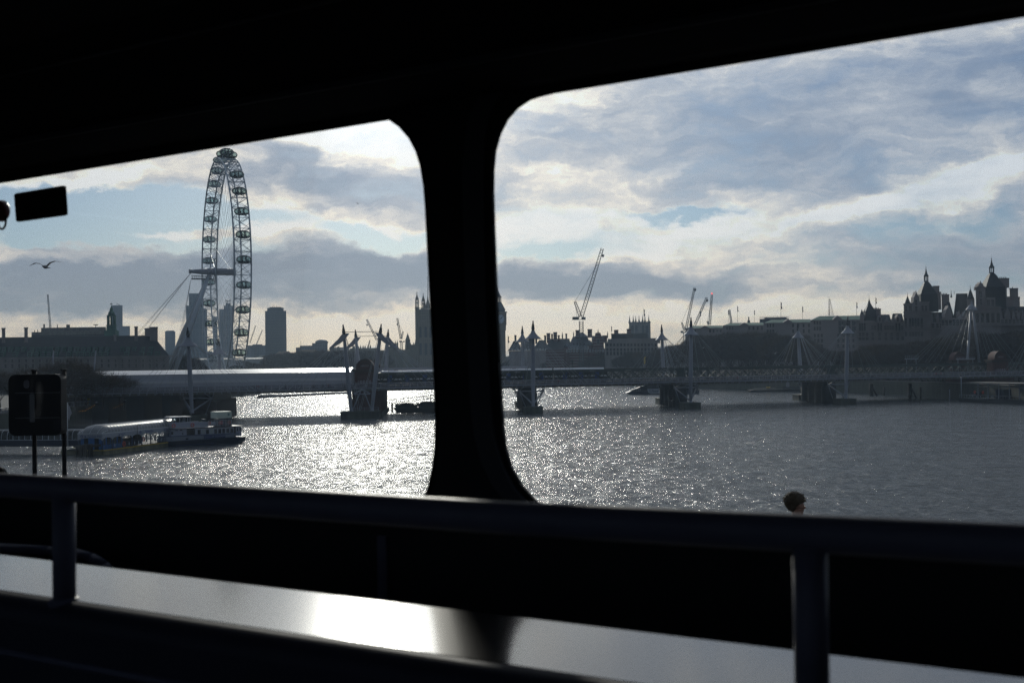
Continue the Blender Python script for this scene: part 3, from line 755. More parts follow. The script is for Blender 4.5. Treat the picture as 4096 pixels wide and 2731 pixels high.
mb.tube(Bp(ta - 2.8, -6.4, 3.1), Bp(tc_ + 2.1, -6.4, 3.1), .04, n=4); mb.tube(Bp(ta - 2.8, -6.4, 2.6), Bp(tc_ + 2.1, -6.4, 2.6), .03, n=4)
mb.build('base_railing', M_['deck_white'], fbn)
def tie(fb, p1, p2, c):
    mb = MB(); mb.tube(Bp(*bz(p1[0], p1[1], c)[:1], c, bz(p1[0], p1[1], c)[1]), Bp(*bz(p2[0], p2[1], c)[:1], c, bz(p2[0], p2[1], c)[1]), .08, n=5); mb.build('tie_bar', M_['cable_dark'], fb)
tie(fbn, (1380, 1328), (1512, 1326), -5.3)
for (p, q_) in (((1378, 1335), (1432, 1640)), ((1382, 1335), (1440, 1640)), ((1520, 1335), (1443, 1640)), ((1516, 1335), (1437, 1640)), ((1380, 1340), (1392, 1640)), ((1514, 1340), (1484, 1640))):
    mb = MB(); c_ = -4.2
    a_, za = bz(p[0], p[1], c_); b2_, zb_ = bz(q_[0], q_[1], c_)
    mb.tube(Bp(a_, c_, za), Bp(b2_, c_, zb_), .06, n=4); mb.build('back_stay', M_['cable'], fbn)
for (bx_, by_, tx, ty, w) in ((876, 1480, 873, 1353, 0), (1440, 1480, 1421, 1318, -1), (1541, 1480, 1553, 1316, 1), (2092, 1480, 2089, 1304, 0), (2655, 1480, 2646, 1298, 0), (3204, 1460, 3190, 1291, 0)):
    tt, zt = bz(tx, ty, 56); tb_, zb = bz(bx_, by_, 53)
    k = (zb - 1.8) / (zt - zb); tB = tb_ + (tb_ - tt) * k
    mast(fbf, (tB if not w else tb_ + (tb_ - tt) * .4, 52.5, 1.8), (tt, 56, zt), 1, wing=w, struts=(w == 0))
    if w == 0: plinth(fbf, tB - 2.9, tB + 2.9, 48, 57)
tie(fbf, (1428, 1345), (1548, 1343), 56)
# the tall A-frame at the north end
for bx_ in (3869, 3917):
    tt, zt = bz(3886, 1203, 54); tb_, zb = bz(bx_, 1448, 52)
    b = Bp(tb_, 52, zb); q = Bp(tt, 54, zt); ax = q - b
    mb = MB(); mb.tube(b - ax * .45, b + ax * .35, .42, .52, 10); mb.tube(b + ax * .35, b + ax * .93, .52, .3, 10); mm = mb.build('mast', M_['deck_white'], fbf)
mb = MB(); col = Bp(tt, 54, zt) + Vector((0, 0, -2.0)); n = 20; ring = []
for (r, z) in [(.25, 2.0), (.5, .6), (1.6, -.3), (2.9, -1.6), (2.8, -1.75), (.5, -1.2)]:
    for i in range(n): a = 2 * PI * i / n; ring.append(col + Bb * (r * math.cos(a)) + Bc * (r * .55 * math.sin(a)) + Vector((0, 0, z)))
mb.add(ring, [(k * n + i, k * n + (i + 1) % n, (k + 1) * n + (i + 1) % n, (k + 1) * n + i) for k in range(5) for i in range(n)]); mb.build('cable_hood', M_['deck_white'], mm)
for (x, y) in [(3640, 1445), (3655, 1447), (3672, 1448), (3700, 1448), (3715, 1448), (3735, 1448), (3760, 1445), (3800, 1430), (3835, 1435), (3935, 1448), (3960, 1460), (3985, 1475), (4010, 1475), (4055, 1490), (4085, 1495), (4130, 1500)]:
    t, z = bz(x, y, 50); mb = MB(); s = -1 if x < 3886 else 1
    mb.tube(col + Bb * (s * min(2.6, abs(x - 3886) * .018)) + Vector((0, 0, -1.6)), Bp(t, 50, z), .045, n=4, caps=False); mb.build('cable', M_['cable'], fbf, fix=False)
# brackets carrying the cables on the deck edge
mb = MB()
for px in (768, 2133, 2763, 3384):
    for o in LAND_OFF:
        t = tb(px, -3) + o
        mb.add([Bp(t - .12, .1, 8.3), Bp(t + .12, .1, 8.3), Bp(t, -.75, 8.25), Bp(t, .1, 7.75)], [(0, 1, 2), (0, 2, 3), (1, 3, 2), (0, 3, 1)])
mb.build('cable_brackets', M_['deck_white'], fbn)

# ---- the railway bridge
rwb = thing('railway_bridge', 'dark green lattice girder railway bridge across the river on round piers', 'bridge', Bp(60, 14, 0))
TR0, TR1 = tb(1505, 14), T1
CF, CB_ = 14.0, 43.0
for c in (CF, CB_):
    mb = MB(); bbox(mb, TR0, TR1, c - .25, c + .25, 12.0, 12.75); bbox(mb, TR0, TR1, c - .35, c + .35, 12.75, 12.87); mb.build('top_chord', M_['iron_green'], rwb)
    mb = MB(); bbox(mb, TR0, TR1, c - .25, c + .25, 7.5, 9.0); mb.build('bottom_chord', M_['iron_green'], rwb)
    mb = MB(); t = TR0; k = 0
    while t < TR1 - 3.4:
        bbox(mb, t - .12, t + .12, c - .36, c - .12, 9.0, 12.0)
        for (za, zb_, dc) in ((9.0, 12.0, -.2), (12.0, 9.0, .12)):
            p = Bp(t, c + dc, za); q = Bp(t + 3.4, c + dc, zb_); v = (q - p).normalized(); u = v.cross(Bc)
            w = .17
            vs = [p + u * w, p - u * w, q - u * w, q + u * w]; vs += [x + Bc * .08 for x in vs]
            mb.add(vs, [(0, 1, 2, 3), (7, 6, 5, 4), (0, 4, 5, 1), (1, 5, 6, 2), (2, 6, 7, 3), (3, 7, 4, 0)])
        t += 3.4
    mb.build('lattice', M_['iron_green'], rwb)
mb = MB(); bbox(mb, tb(60, 14), TR1, CF + .3, CB_ - .3, 7.6, 8.7); mb.build('track_deck', M_['iron_black'], rwb)
PIERS = [tb(2133, -3), tb(2763, -3), tb(3384, -3)]
for tp in PIERS:
    mb = MB(); bbox(mb, tp - 1.7, tp + 1.7, CF - .34, CF + .3, 9.0, 12.74); mb.build('pier_panel', M_['iron_green'], rwb)
    for c in (16.5, 24.5, 33, 41.5):
        mb = MB(); mb.lathe([(2.5, -1.5), (2.5, 5.6), (2.2, 5.8), (2.2, 7.5)], Bp(tp, c, 0), 24); mb.build('pier', M_['iron_black'], rwb)
for (px, txt, sz) in ((1540 + 60, '10FOOT', .62), (2070, '10FOOT', .6), (2370, '10FOOT', .6), (2512, '10FOOT', .6), (2590, 'DDS', .6), (2664, '10FOOT', .6), (2865, '10FOOT', .6)):
    t = tb(px, CF)
    text_part('graffiti', txt, sz, M_['cloth_pale'], rwb, Bp(t, CF - .27, 12.36), Bb, (0, 0, 1), .01)
# sheeted section at the south end
sh = thing('sheeted_station_end', 'long grey white sheeted enclosure over the railway beside the footbridge', 'enclosure', Bp(-60, 12, 8.7))
S0, S1 = tb(60, 10), tb(1417, 10)
def sheet(zf): return [(9.0, 8.75), (9.0, 13.35), (15.0, 14.35), (24, 14.6), (42, 14.2), (42, 8.75)]
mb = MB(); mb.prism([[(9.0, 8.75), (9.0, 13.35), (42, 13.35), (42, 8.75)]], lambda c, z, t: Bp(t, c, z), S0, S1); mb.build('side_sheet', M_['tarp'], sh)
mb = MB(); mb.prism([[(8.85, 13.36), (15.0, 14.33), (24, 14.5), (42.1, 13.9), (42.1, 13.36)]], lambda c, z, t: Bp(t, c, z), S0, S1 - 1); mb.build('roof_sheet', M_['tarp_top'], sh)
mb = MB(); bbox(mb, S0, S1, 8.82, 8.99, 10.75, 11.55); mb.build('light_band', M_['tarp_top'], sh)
mb = MB(); t = S0
while t < S1: bbox(mb, t - .04, t + .04, 8.93, 8.995, 8.8, 10.7); t += 3.1
mb.build('sheet_seam', M_['tarp'], sh)
# lilac screen behind the train
sc_ = thing('track_screen', 'pale lilac screen standing above the train roof', 'screen', Bp(tb(1800, 26), 26, 8.7))
mb = MB(); bbox(mb, tb(1510, 26), tb(2112, 26), 26, 26.2, 12.9, 14.25); mb.build('panel', M_['tarp'], sc_)
mb = MB()
for k in range(12): t = tb(1510, 26) + k * 4.9; bbox(mb, t - .08, t + .08, 26.2, 26.4, 8.75, 14.2)
mb.build('posts', M_['steel_dark'], sc_)
# train: five cars, white roof, dark window band
tt0, tt1 = tb(1508, 18), tb(2432, 18); nc = 4; cl = (tt1 - tt0) / nc
tr = thing('train', 'white roofed train with dark window band crossing the railway bridge', 'train', Bp(tt0, 18, 8.7))
for k in range(nc):
    a, b2 = tt0 + k * cl + .35, tt0 + (k + 1) * cl - .35
    mb = MB(); bbox(mb, a, b2, 16.6, 19.4, 9.0, 12.85); body = mb.build('car_body', M_['train_body'], tr)
    mb = MB(); mb.prism([[(16.5, 12.86), (16.7, 13.2), (17.3, 13.4), (18.7, 13.4), (19.3, 13.2), (19.5, 12.86)]], lambda c, z, t: Bp(t, c, z), a if k else a + 1.0, b2 - (1.2 if k == nc - 1 else 0)); mb.build('roof', M_['train_roof'], body)
    mb = MB(); bbox(mb, a, b2, 16.5, 16.59, 10.55, 11.0); mb.build('stripe', M_['train_roof'], body)
    for q in (.2, .5, .8):
        t = a + (b2 - a) * q; mb = MB(); bbox(mb, t - .75, t + .75, 16.44, 16.585 if False else 16.49, 9.2, 12.2); mb.build('door', M_['train_blue'], body)
    mb = MB(); bbox(mb, a + 5, a + 6.4, 17.4, 18.6, 13.41, 13.62); mb.build('roof_unit', M_['steel_dark'], body)
# brick river piers with arched portals
def brick_pier(label, pxc, w, arch_top_px, below=True):
    tcn_ = tb(pxc, 8)
    bp_ = thing('brick_bridge_pier', label, 'bridge pier', Bp(tcn_, 8, 0), 'brick river piers')
    if below:
        mb = MB(); bbox(mb, tcn_ - w * .62, tcn_ + w * .75, 6.2, 50, -1.5, 7.5); mb.build('shaft', M_['brick'], bp_)
        mb = MB(); bbox(mb, tcn_ - w * .7, tcn_ + w * .83, 5.2, 51, -1.5, 1.2); mb.build('footing', M_['concrete_dark'], bp_)
    for (c0, c1) in ((7.6, 13.2), (44, 49)):
        mb = MB(); bbox(mb, tcn_ - w / 2, tcn_ + w / 2, c0, c1, 7.51, 13.2); body = mb.build('portal', M_['brick'], bp_)
        mb = MB(); bbox(mb, tcn_ - w / 2 - .5, tcn_ + w / 2 + .5, c0 - .4, c1 + .4, 13.2, 13.55); bbox(mb, tcn_ - w / 2 - .8, tcn_ + w / 2 + .8, c0 - .6, c1 + .6, 13.55, 14.0); mb.build('cornice', M_['brick_dark'], body)
        ro = w * .43; zc = 14.0
        arc = [(tcn_ + ro * math.cos(PI * k / 20), zc + .3 + ro * .98 * math.sin(PI * k / 20)) for k in range(21)]
        mb = MB(); mb.prism([[(tcn_ + ro, zc)] + arc + [(tcn_ - ro, zc)]], lambda t, z, c: Bp(t, c, z), c0, c1); a_ = mb.build('arch', M_['brick'], body)
        rings = [(ro * 1.02, ro * .86, .35), (ro * .66, ro * .56, .2)]
        for (r1, r2, pr) in rings:
            outl = [(tcn_ + r1 * math.cos(PI * k / 20), zc + .3 + r1 * math.sin(PI * k / 20)) for k in range(21)] + [(tcn_ + r2 * math.cos(PI * k / 20), zc + .3 + r2 * math.sin(PI * k / 20)) for k in range(20, -1, -1)]
            mb = MB(); mb.prism([outl], lambda t, z, c: Bp(t, c, z), c0 - pr, c0 - .003); mb.build('arch_ring', M_['brick_dark'], body)
        if c0 < 10:
            text_part('graffiti', '10FOOT', .75, M_['cloth_pale'], bp_, Bp(tcn_, c0 - .02, zc + .95), Bb, (0, 0, 1), .01)
            mb = MB()
            for (x0, x1, z0, z1) in ((-.36, .36, 9.3, 9.42), (-.36, .36, 12.6, 12.72), (-.37, -.33, 9.42, 12.6), (.33, .37, 9.42, 12.6)):
                bbox(mb, tcn_ + w * x0, tcn_ + w * x1, c0 - .1, c0 - .002, z0, z1)
            mb.build('brick_moulding', M_['brick_dark'], body)
            for k in range(5):
                pts = [(tcn_ - w * .34 + k * w * .145 + .32 * math.cos(2 * PI * j / 10) * (1 + .25 * random.random()), 10.3 + .42 * math.sin(2 * PI * j / 10) * (1 + .25 * random.random())) for j in range(10)]
                hl = [((x - pts[0][0]) * .45 + pts[0][0] - .18, (z - 10.3) * .45 + 10.3) for x, z in pts]
                mb = MB(); mb.prism([pts, hl[::-1]], lambda t, z, c: Bp(t, c, z), c0 - .015, c0 - .002); mb.build('graffiti', M_['cloth_pale'], bp_)
    return bp_
M_['brick_dark'] = mat('dark_moulded_brick', (.045, .026, .020), .9, var=.3, vs=.8)
brick_pier('red brick river pier with arched portal between twin white masts', 1461, 6.3, 1431)
brick_pier('dark red brick pier with arched portal at the right-hand end of the bridge', 4003, 6.6, 1385, True)
# leaning lighting poles at the south end
for (x0, y0, x1, y1) in ((204, 1500, 214, 1400), (368, 1500, 383, 1402)):
    lp = thing('leaning_lamp_mast', 'slender pale mast leaning over the bridge end, ' + ('leftmost of two' if x0 < 300 else 'rightmost of two'), 'lamp mast', Bp(tb(x0, 6), 6, 8.4), 'leaning lamp masts')
    t, z = bz(x1, y1, 6); mb = MB(); mb.tube(Bp(tb(x0, 6), 6, 8.4), Bp(t, 6, z), .30, .16, 8); mb.build('pole', M_['deck_white'], lp)
    mb = MB(); mb.tube(Bp(t, 6, z), Bp(t + .15, 6, z + .8), .22, .1, 8); mb.build('lamp_head', M_['steel_dark'], lp)
# steel viaduct / staging under the sheeted end
vd = thing('south_viaduct', 'dark brick viaduct and bridge legs on the south bank under the sheeted end', 'viaduct', Bp(tb(700, 20), 20, 0))
for px in (250, 420, 560, 700, 830):
    tcen = tb(px, 16)
    mb = MB(); bbox(mb, tcen - 2.4, tcen + 2.4, 10, 42, -1, 7.6); mb.build('brick_leg', M_['iron_black'], vd)
mb = MB(); bbox(mb, tb(690, 12), tb(872, 12), 9, 44, -1.5, 5.6); mb.build('abutment', M_['brick_dark'], vd)
# ------------------------------------------------------------------ observation wheel
WC = Vector((-152.9, 683.0, 66.0)); WW = Vector((.358, -.934, 0)).normalized(); WA = Vector((.934, .358, 0)).normalized()
Zv = Vector((0, 0, 1))
wh = thing('observation_wheel', 'giant white observation wheel with glass capsules, seen nearly edge-on over the river bank', 'observation wheel', (WC.x, WC.y, 0))
RO, RI, HW = 60.0, 55.2, 4.1
def rim(r, a, off=0.0): return WC + WW * (r * math.cos(a)) + Zv * (r * math.sin(a)) + WA * off
NB_ = 64
for off_ in (-HW, HW):
    mb = MB(); mb.path([rim(RO, 2 * PI * k / 128, off_) for k in range(129)], .42, 6, caps=False); mb.build('rim_tube', M_['wheel_white'], wh)
mb = MB(); mb.path([rim(RI, 2 * PI * k / 128, 0) for k in range(129)], .38, 6, caps=False); mb.build('rim_tube', M_['wheel_white'], wh)
mb = MB()
for k in range(NB_):
    a, a2, am = 2 * PI * k / NB_, 2 * PI * (k + 1) / NB_, 2 * PI * (k + .5) / NB_
    A0, A1, C0 = rim(RO, a, -HW), rim(RO, a, HW), rim(RI, a, 0)
    B0_, B1_, C1 = rim(RO, a2, -HW), rim(RO, a2, HW), rim(RI, a2, 0)
    mb.tube(A0, A1, .19, n=4, caps=False)
    for (p, q, r) in ((A0, C0, .15), (A1, C0, .15), (A0, B1_, .11), (A1, B0_, .11), (A0, C1, .12), (A1, C1, .12), (C0, rim(RO, am, -HW), .10), (C0, rim(RO, am, HW), .10)): mb.tube(p, q, r, n=4, caps=False)
mb.build('rim_lattice', M_['wheel_white'], wh, fix=False)
mb = MB(); mb.tube(WC - WA * 5.5, WC + WA * 5.5, 1.9, n=20); hub = mb.build('hub', M_['deck_white'], wh)
for off_ in (-5.2, 5.2):
    mb = MB(); mb.tube(WC + WA * (off_ - .35), WC + WA * (off_ + .35), 2.6, n=24); mb.build('hub_flange', M_['wheel_white'], hub)
for k in range(64):
    a = 2 * PI * (k + .25) / 64; s = -1 if k % 2 else 1
    mb = MB(); mb.tube(WC + WA * (4.9 * s) + (rim(1, a + .4 * s) - WC) * 2.3, rim(RI, a, 0), .060, n=3, caps=False); mb.build('spoke', M_['cable'], wh, fix=False)
# axle running out over the land side, A-frame legs and stays
axe = WC - WA * 17.5
mb = MB(); mb.tube(WC - WA * 5.5, WC - WA * 9, 1.9, 1.75, 20); mb.tube(WC - WA * 9, axe, 1.75, .9, 20); mb.tube(axe, axe - WA * 1.2, 1.15, 1.15, 12); mb.build('axle', M_['deck_white'], wh)
mb = MB()
for k in range(12):
    p = WC - WA * (6 + k * 1.0) - Zv * 4.0
    mb.tube(p - WW * 1, p + Zv * 1.6 - WW * 1, .09, n=4); mb.tube(p + WW * 1, p + Zv * 1.6 + WW * 1, .09, n=4)
for s in (-1, 1):
    mb.tube(WC - WA * 6 - Zv * 2.5 + WW * s, axe - Zv * 2.1 + WW * s, .1, n=4)
M2 = Matrix((WA, WW, Zv)).transposed().to_4x4(); M2.translation = WC
mb.box((-17.4, -1.2, -4.2), (-6, 1.2, -3.7), M2); mb.build('maintenance_gantry', M_['steel_dark'], wh)
legtop = WC - WA * 8.2 - Zv * 1.6
for (px, py, Yf) in ((672, 1500, 655), (640, 1500, 735)):
    ft = W(px, py, LZ); ft = Vector(((px - 2048) / F * Yf, Yf, LZ))
    mid = legtop.lerp(ft, .5)
    mb = MB(); mb.tube(legtop, mid, .9, 1.55, 16); mb.tube(mid, ft, 1.55, .8, 16); mb.tube(ft - Zv * .6, ft + Zv * 1.5, 1.5, 1.2, 12); mb.build('support_leg', M_['wheel_white'], wh)
for (px, Yf) in ((395, 655), (352, 720), (405, 665), (365, 730)):
    ft = Vector(((px - 2048) / F * Yf, Yf, LZ)); mb = MB(); mb.tube(axe - Zv * .6, ft, .075, n=5, caps=False); mb.build('stay_cable', M_['cable_dark'], wh, fix=False)
for (px, Yf) in ((672, 650), (680, 655), (688, 660), (694, 665)):
    ft = Vector(((px - 2048) / F * Yf, Yf, LZ)); mb = MB(); mb.tube(axe - Zv * 3, ft, .07, n=4, caps=False); mb.build('stay_cable', M_['cable'], wh, fix=False)
# capsules: glass egg on a dark floor pan, held by two ring frames
def cap_meshes():
    Mx = Matrix((WA, WW, Zv)).transposed()
    LX, RZ = 3.85, 1.95
    def ell(s, zlo=-9, zhi=9, n=16, k=14, ex=1.0):
        pr = []
        for i in range(k + 1):
            u = -1 + 2 * i / k; r = RZ * s * (max(0, 1 - abs(u) ** 2.6)) ** .5
            pr.append((max(r, .001), u * LX * s))
        return pr
    X = Matrix((Vector((0, 0, 1)), Vector((0, 1, 0)), Vector((1, 0, 0)))).transposed()
    g = MB(); g.lathe(ell(1.0), (0, 0, 0), 18, axis=Mx @ X)
    f_ = MB()
    for u in (-.80, -.52, -.22, .22, .52, .80):
        r = RZ * (1 - abs(u) ** 2.6) ** .5 + .03
        f_.path([Mx @ Vector((u * LX, r * math.cos(2 * PI * j / 16), r * math.sin(2 * PI * j / 16))) for j in range(17)], .055 if abs(u) > .3 else .12, 4, caps=False)
    for aa in (.15, .5, .85, -.18):
        for sgn in (1, -1):
            f_.path([Mx @ Vector((u * LX, sgn * math.cos(aa * PI / 2) * RZ * (1 - abs(u) ** 2.6) ** .5, math.sin(aa * PI / 2) * RZ * (1 - abs(u) ** 2.6) ** .5)) for u in [-.97 + 1.94 * j / 12 for j in range(13)]], .045, 3, caps=False)
    pan = MB(); pr = []
    n = 18; vs = []
    for i in range(n):
        a = 2 * PI * i / n; vs.append((math.cos(a) * LX * .90, math.sin(a) * RZ * .86))
    pan.prism([vs], lambda a, b, d: Mx @ Vector((a, b, d)), -.80, -.95)
    for (sc1, z) in ((.86, -1.3), (.6, -1.75)):
        pan.prism([[(x * sc1, y * sc1) for x, y in vs]], lambda a, b, d: Mx @ Vector((a, b, d)), z + .45, z)
    pan.box((-1.1, -1.5, -.8), (-.95, 1.5, 1.6), Mx.to_4x4()); pan.box((.95, -1.5, -.8), (1.1, 1.5, 1.6), Mx.to_4x4()); pan.box((-1.6, -.9, 1.55), (1.6, .9, 1.98), Mx.to_4x4())
    pan.box((-1.0, -.5, -.8), (-.3, .2, .2), Mx.to_4x4())
    return f_, pan, g
ff, pp, gg = cap_meshes()
cap_root = ff.build('capsule', M_['capsule_frame'] if 'capsule_frame' in M_ else M_.setdefault('capsule_frame', mat('capsule_frame_grey_green', (.055, .08, .08), .45, var=0)), None, fix=False)
pan_o = pp.build('floor_pan', M_.setdefault('capsule_pan', mat('capsule_pan_dark', (.026, .036, .038), .5, var=0)), cap_root)
gl_o = gg.build('glazing', M_['pod_glass'], cap_root)
first = True
for k in range(32):
    a = PI / 2 + 2 * PI * (k + .12) / 32
    if k == 29: continue          # one capsule is missing from the ring
    pos = rim(RO + 3.3, a, 0)
    c = cap_root if first else clone(cap_root)
    first = False
    c.parent = wh; c.location = pos - Vector(wh.location)
mb = MB()
for k in range(32):
    a = PI / 2 + 2 * PI * (k + .12) / 32
    for s in (-1, 1): mb.tube(rim(RO, a - .03, s * 2.6), rim(RO + 3.1, a, s * 1.4), .14, n=4)
mb.build('capsule_mounts', M_['wheel_white'], wh, fix=False)
# boarding platform and restraint towers
mb = MB(); mb.box((-30, -20, 0), (14, 22, 3.2), Matrix.Translation((WC.x, WC.y, -1 + LZ * .2))); 
mb.build('boarding_platform', M_['concrete'], wh)
# ------------------------------------------------------------------ city helpers (px, py are places in the photograph, Y the distance)
def X_(px, Y): return P(px, 1440, Y).x
def Z_(py, Y, px): return P(px, py, Y).z
class BB(MB):                     # box by photo extents
    def b(s, x0, x1, y0, y1, Y, dep, zb=None, pref=None):
        pr = pref if pref is not None else (x0 + x1) / 2
        z1 = Z_(y0, Y, pr); z0 = zb if zb is not None else Z_(y1, Y, pr)
        # flanks run away from the river at the block's own street angle, not square to the view axis
        xa, xb = X_(x0, Y), X_(x1, Y); k = (xa + xb) / 2 / Y * dep
        vs = [(xa, Y, z0), (xb, Y, z0), (xb + k, Y + dep, z0), (xa + k, Y + dep, z0), (xa, Y, z1), (xb, Y, z1), (xb + k, Y + dep, z1), (xa + k, Y + dep, z1)]
        return s.add(vs, [(0, 3, 2, 1), (4, 5, 6, 7), (0, 1, 5, 4), (1, 2, 6, 5), (2, 3, 7, 6), (3, 0, 4, 7)])
SKEW = []
def bld(name, label, cat, px, Y, group=None):
    t = thing(name, label, cat, (X_(px, Y), Y, LZ), group)
    if cat in ('building', 'palace', 'tower'): SKEW.append((t, Y))
    return t
_wm = {}
def windows(parent, pts, Y, w, h, m='glass_dark', dep=.12, name='window', frame=None, arch=False, cap=100):
    key = (round(w, 2), round(h, 2), m, dep, arch, frame)
    base = origin(parent)
    for (px, py) in pts[:cap]:
        x, z = X_(px, Y), Z_(py, Y, px)
        if key not in _wm:
            mb = MB()
            if arch: mb.prism([[(-w / 2, -h / 2), (w / 2, -h / 2)] + [(w / 2 * math.cos(PI * k / 6), h / 2 - w / 2 + w / 2 * math.sin(PI * k / 6)) for k in range(7)]], lambda a, b, d: Vector((a, d, b)), -dep, 0.0)
            else: mb.box((-w / 2, -dep, -h / 2), (w / 2, -.0, h / 2))
            o = mb.build(name, M_[m], None); _wm[key] = o.data
            fo = None
            if frame:
                mb = MB()
                for (a0, a1, b0, b1) in ((-w / 2 - .15, -w / 2 + .08, -h / 2, h / 2), (w / 2 - .08, w / 2 + .15, -h / 2, h / 2), (-w / 2 - .15, w / 2 + .15, h / 2, h / 2 + .2), (-w / 2 - .2, w / 2 + .2, -h / 2 - .2, -h / 2), (-.05, .05, -h / 2, h / 2), (-w / 2, w / 2, -.05, .05)):
                    mb.box((a0, -dep - .08, b0), (a1, -dep + .01, b1))
                fo = mb.build('frame', M_[frame], None); _wm[(key, 'f')] = fo.data
        else:
            o = D.objects.new(name, _wm[key]); COL.objects.link(o)
            fo = None
            if frame:
                fo = D.objects.new('frame', _wm[(key, 'f')]); COL.objects.link(fo)
        o.parent = parent; o.location = Vector((x, Y, z)) - base
        if fo: fo.parent = o; fo.location = (0, 0, 0)
def lerp(a, b, n): return [a + (b - a) * i / (n - 1) for i in range(n)]
def cone_roof(mb, px, y0, y1, wpx, Y, n=4, flare=0.0, yoff=0.0):
    cx, w = X_(px, Y), wpx / F * Y
    z0, z1 = Z_(y0, Y, px), Z_(y1, Y, px)
    ph = PI / 4 if n == 4 else 0
    k = math.sqrt(2) if n == 4 else 1
    prof = [(w / 2 * k * (1 + flare), z0), (w / 2 * k * .93, z0 + (z1 - z0) * .06), (.05, z1)]
    mb.lathe(prof, (cx + cx / Y * (w / 2 + yoff), Y + w / 2 + yoff, 0), n, smooth=n > 6, phase=ph)
def spike(mb, px, y0, y1, Y, r=.12, yoff=0.0): mb.tube((X_(px, Y), Y + yoff, Z_(y0, Y, px)), (X_(px, Y), Y + yoff, Z_(y1, Y, px)), r, r * .3, 5)
G_TOWER = 'hazy far-off towers'
M_['tower_blue'] = grid_mat('blue_glass_curtain_wall', (.04, .065, .10), (.11, .14, .18), 5.5, 12.0, .5, .35)
M_['tower_fine'] = grid_mat('fine_blue_facade', (.05, .07, .10), (.09, .115, .15), 3.0, 3.6, .35, .4)
M_['tower_dark'] = grid_mat('dark_office_facade', (.018, .022, .027), (.045, .052, .060), 1.6, 3.7, .45, .3)
M_['far_stone'] = grid_mat('far_stone_facade', (.10, .10, .10), (.26, .24, .21), 3.0, 4.0, 1.5, .8)
M_['warm_roof'] = mat('warm_tiled_roof', (.17, .12, .07), .8, var=.15, vs=.1)
def tower(name, label, parts, Y, m, dep=30, extra=None, group=G_TOWER):
    x0, x1, y0, y1 = parts[0]
    t = bld(name, label, 'tower', (x0 + x1) / 2, Y, group)
    for (x0, x1, y0, y1) in parts:
        mb = BB(); mb.b(x0, x1, y0, y1, Y, dep, LZ); mb.build('tower_block', M_[m], t)
    if extra: extra(t)
    return t
# ------------------------------------------------------------------ left: county hall with hospital behind it
YC = 620.0
ch = bld('county_hall', 'long stone riverside building with dark slate mansard roof and two rows of green dormers', 'building', 300, YC)
mb = BB(); mb.b(-260, 676, 1427, 0, YC, 40, LZ, 300); w_ = mb.build('wall', M_['stone'], ch)
mb = BB(); mb.b(-262, 692, 1426, 1432, YC - .8, 42, None, 300); mb.b(-260, 677, 1451, 1453, YC - .25, 1, None, 300); mb.b(-260, 677, 1470, 1472, YC - .25, 1, None, 300); mb.build('cornice', M_['stone'], w_)
mb = MB(); mb.gable(X_(-260, YC), X_(676, YC), YC + .5, YC + 39, Z_(1427, YC, 300) + .02, Z_(1343, YC, 300), 4, 7.0, ridge=9.0); rf = mb.build('roof', M_['slate_dark'], ch)
row1 = [-46, -20, 5, 31, 58, 84, 117, 143, 169, 194, 220, 246, 272, 298, 324, 348, 373, 398, 422, 480, 504, 528, 564, 596]
row2 = [-20, 5, 58, 117, 143, 169, 194, 220, 272, 298, 324, 348, 373, 398, 422, 504, 564, 596, 628]
base = origin(rf)
dm = {}
def dormer(px, py, w, h, off_, k):
    if k not in dm:
        mb = MB(); mb.box((-w / 2 - .25, 0, -h / 2 - .2), (w / 2 + .25, 6, h / 2 + .35)); a = mb.build('dormer', M_['copper_dark'], None)
        mb = MB(); mb.box((-w / 2, -.05, -h / 2), (w / 2, -.002, h / 2)); g = mb.build('pane', M_['glass_dark'], a)
        mb = MB()
        for q in (-.5, -.17, .17, .5): mb.box((w * q - .06, -.14, -h / 2), (w * q + .06, -.052, h / 2))
        for q in (-.5, 0, .5): mb.box((-w / 2 - .06, -.141, h * q - .06), (w / 2 + .06, -.0521, h * q + .06))
        mb.build('frame', M_['win_green'], a)
        dm[k] = a; o = a
    else: o = clone(dm[k])
    o.parent = ch; o.location = Vector((X_(px, YC), YC + off_, Z_(py, YC, px))) - origin(ch)
for px in row1: dormer(px, 1398, 1.35, 1.9, 3.0, 'a')
for px in row2: dormer(px, 1417, 1.7, 2.1, .6, 'b')
windows(ch, [(px, 1443) for px in lerp(-60, 655, 27)], YC, .9, 1.3, frame='stone')
windows(ch, [(px, 1463) for px in lerp(-60, 655, 27)], YC, 1.0, 1.9, frame='stone')
for (x0, x1, y0, y1) in ((8, 22, 1312, 1380), (98, 112, 1310, 1380), (455, 467, 1340, 1378), (539, 552, 1306, 1377), (580, 600, 1313, 1345), (600, 632, 1308, 1365)):
    mb = BB(); mb.b(x0, x1, y0, y1, YC + 8, 3.5); mb.b(x0 - 1.5, x1 + 1.5, y0 - 1, y0 + 4, YC + 7.7, 4.1); mb.build('chimney', M_['stone_pink'], rf)
ho = bld('hospital_block', 'flat grey hospital slab behind the county hall roof with lettering along its top', 'building', 280, 900)
mb = BB(); mb.b(127, 425, 1326, 0, 900, 20, LZ); mb.b(165, 425, 1309, 1330, 905, 14); w_ = mb.build('wall', M_['concrete'], ho)
mb = BB(); mb.b(127, 425, 1340, 1344, 899.6, .39); mb.build('window_band', M_['glass_dark'], ho)
mb = BB()
for (x0, x1, y0, y1) in ((266, 281, 1298, 1310), (174, 181, 1296, 1310), (150, 153, 1318, 1328), (138, 141, 1320, 1328), (229, 232, 1297, 1310)): mb.b(x0, x1, y0, y1, 907, 3)
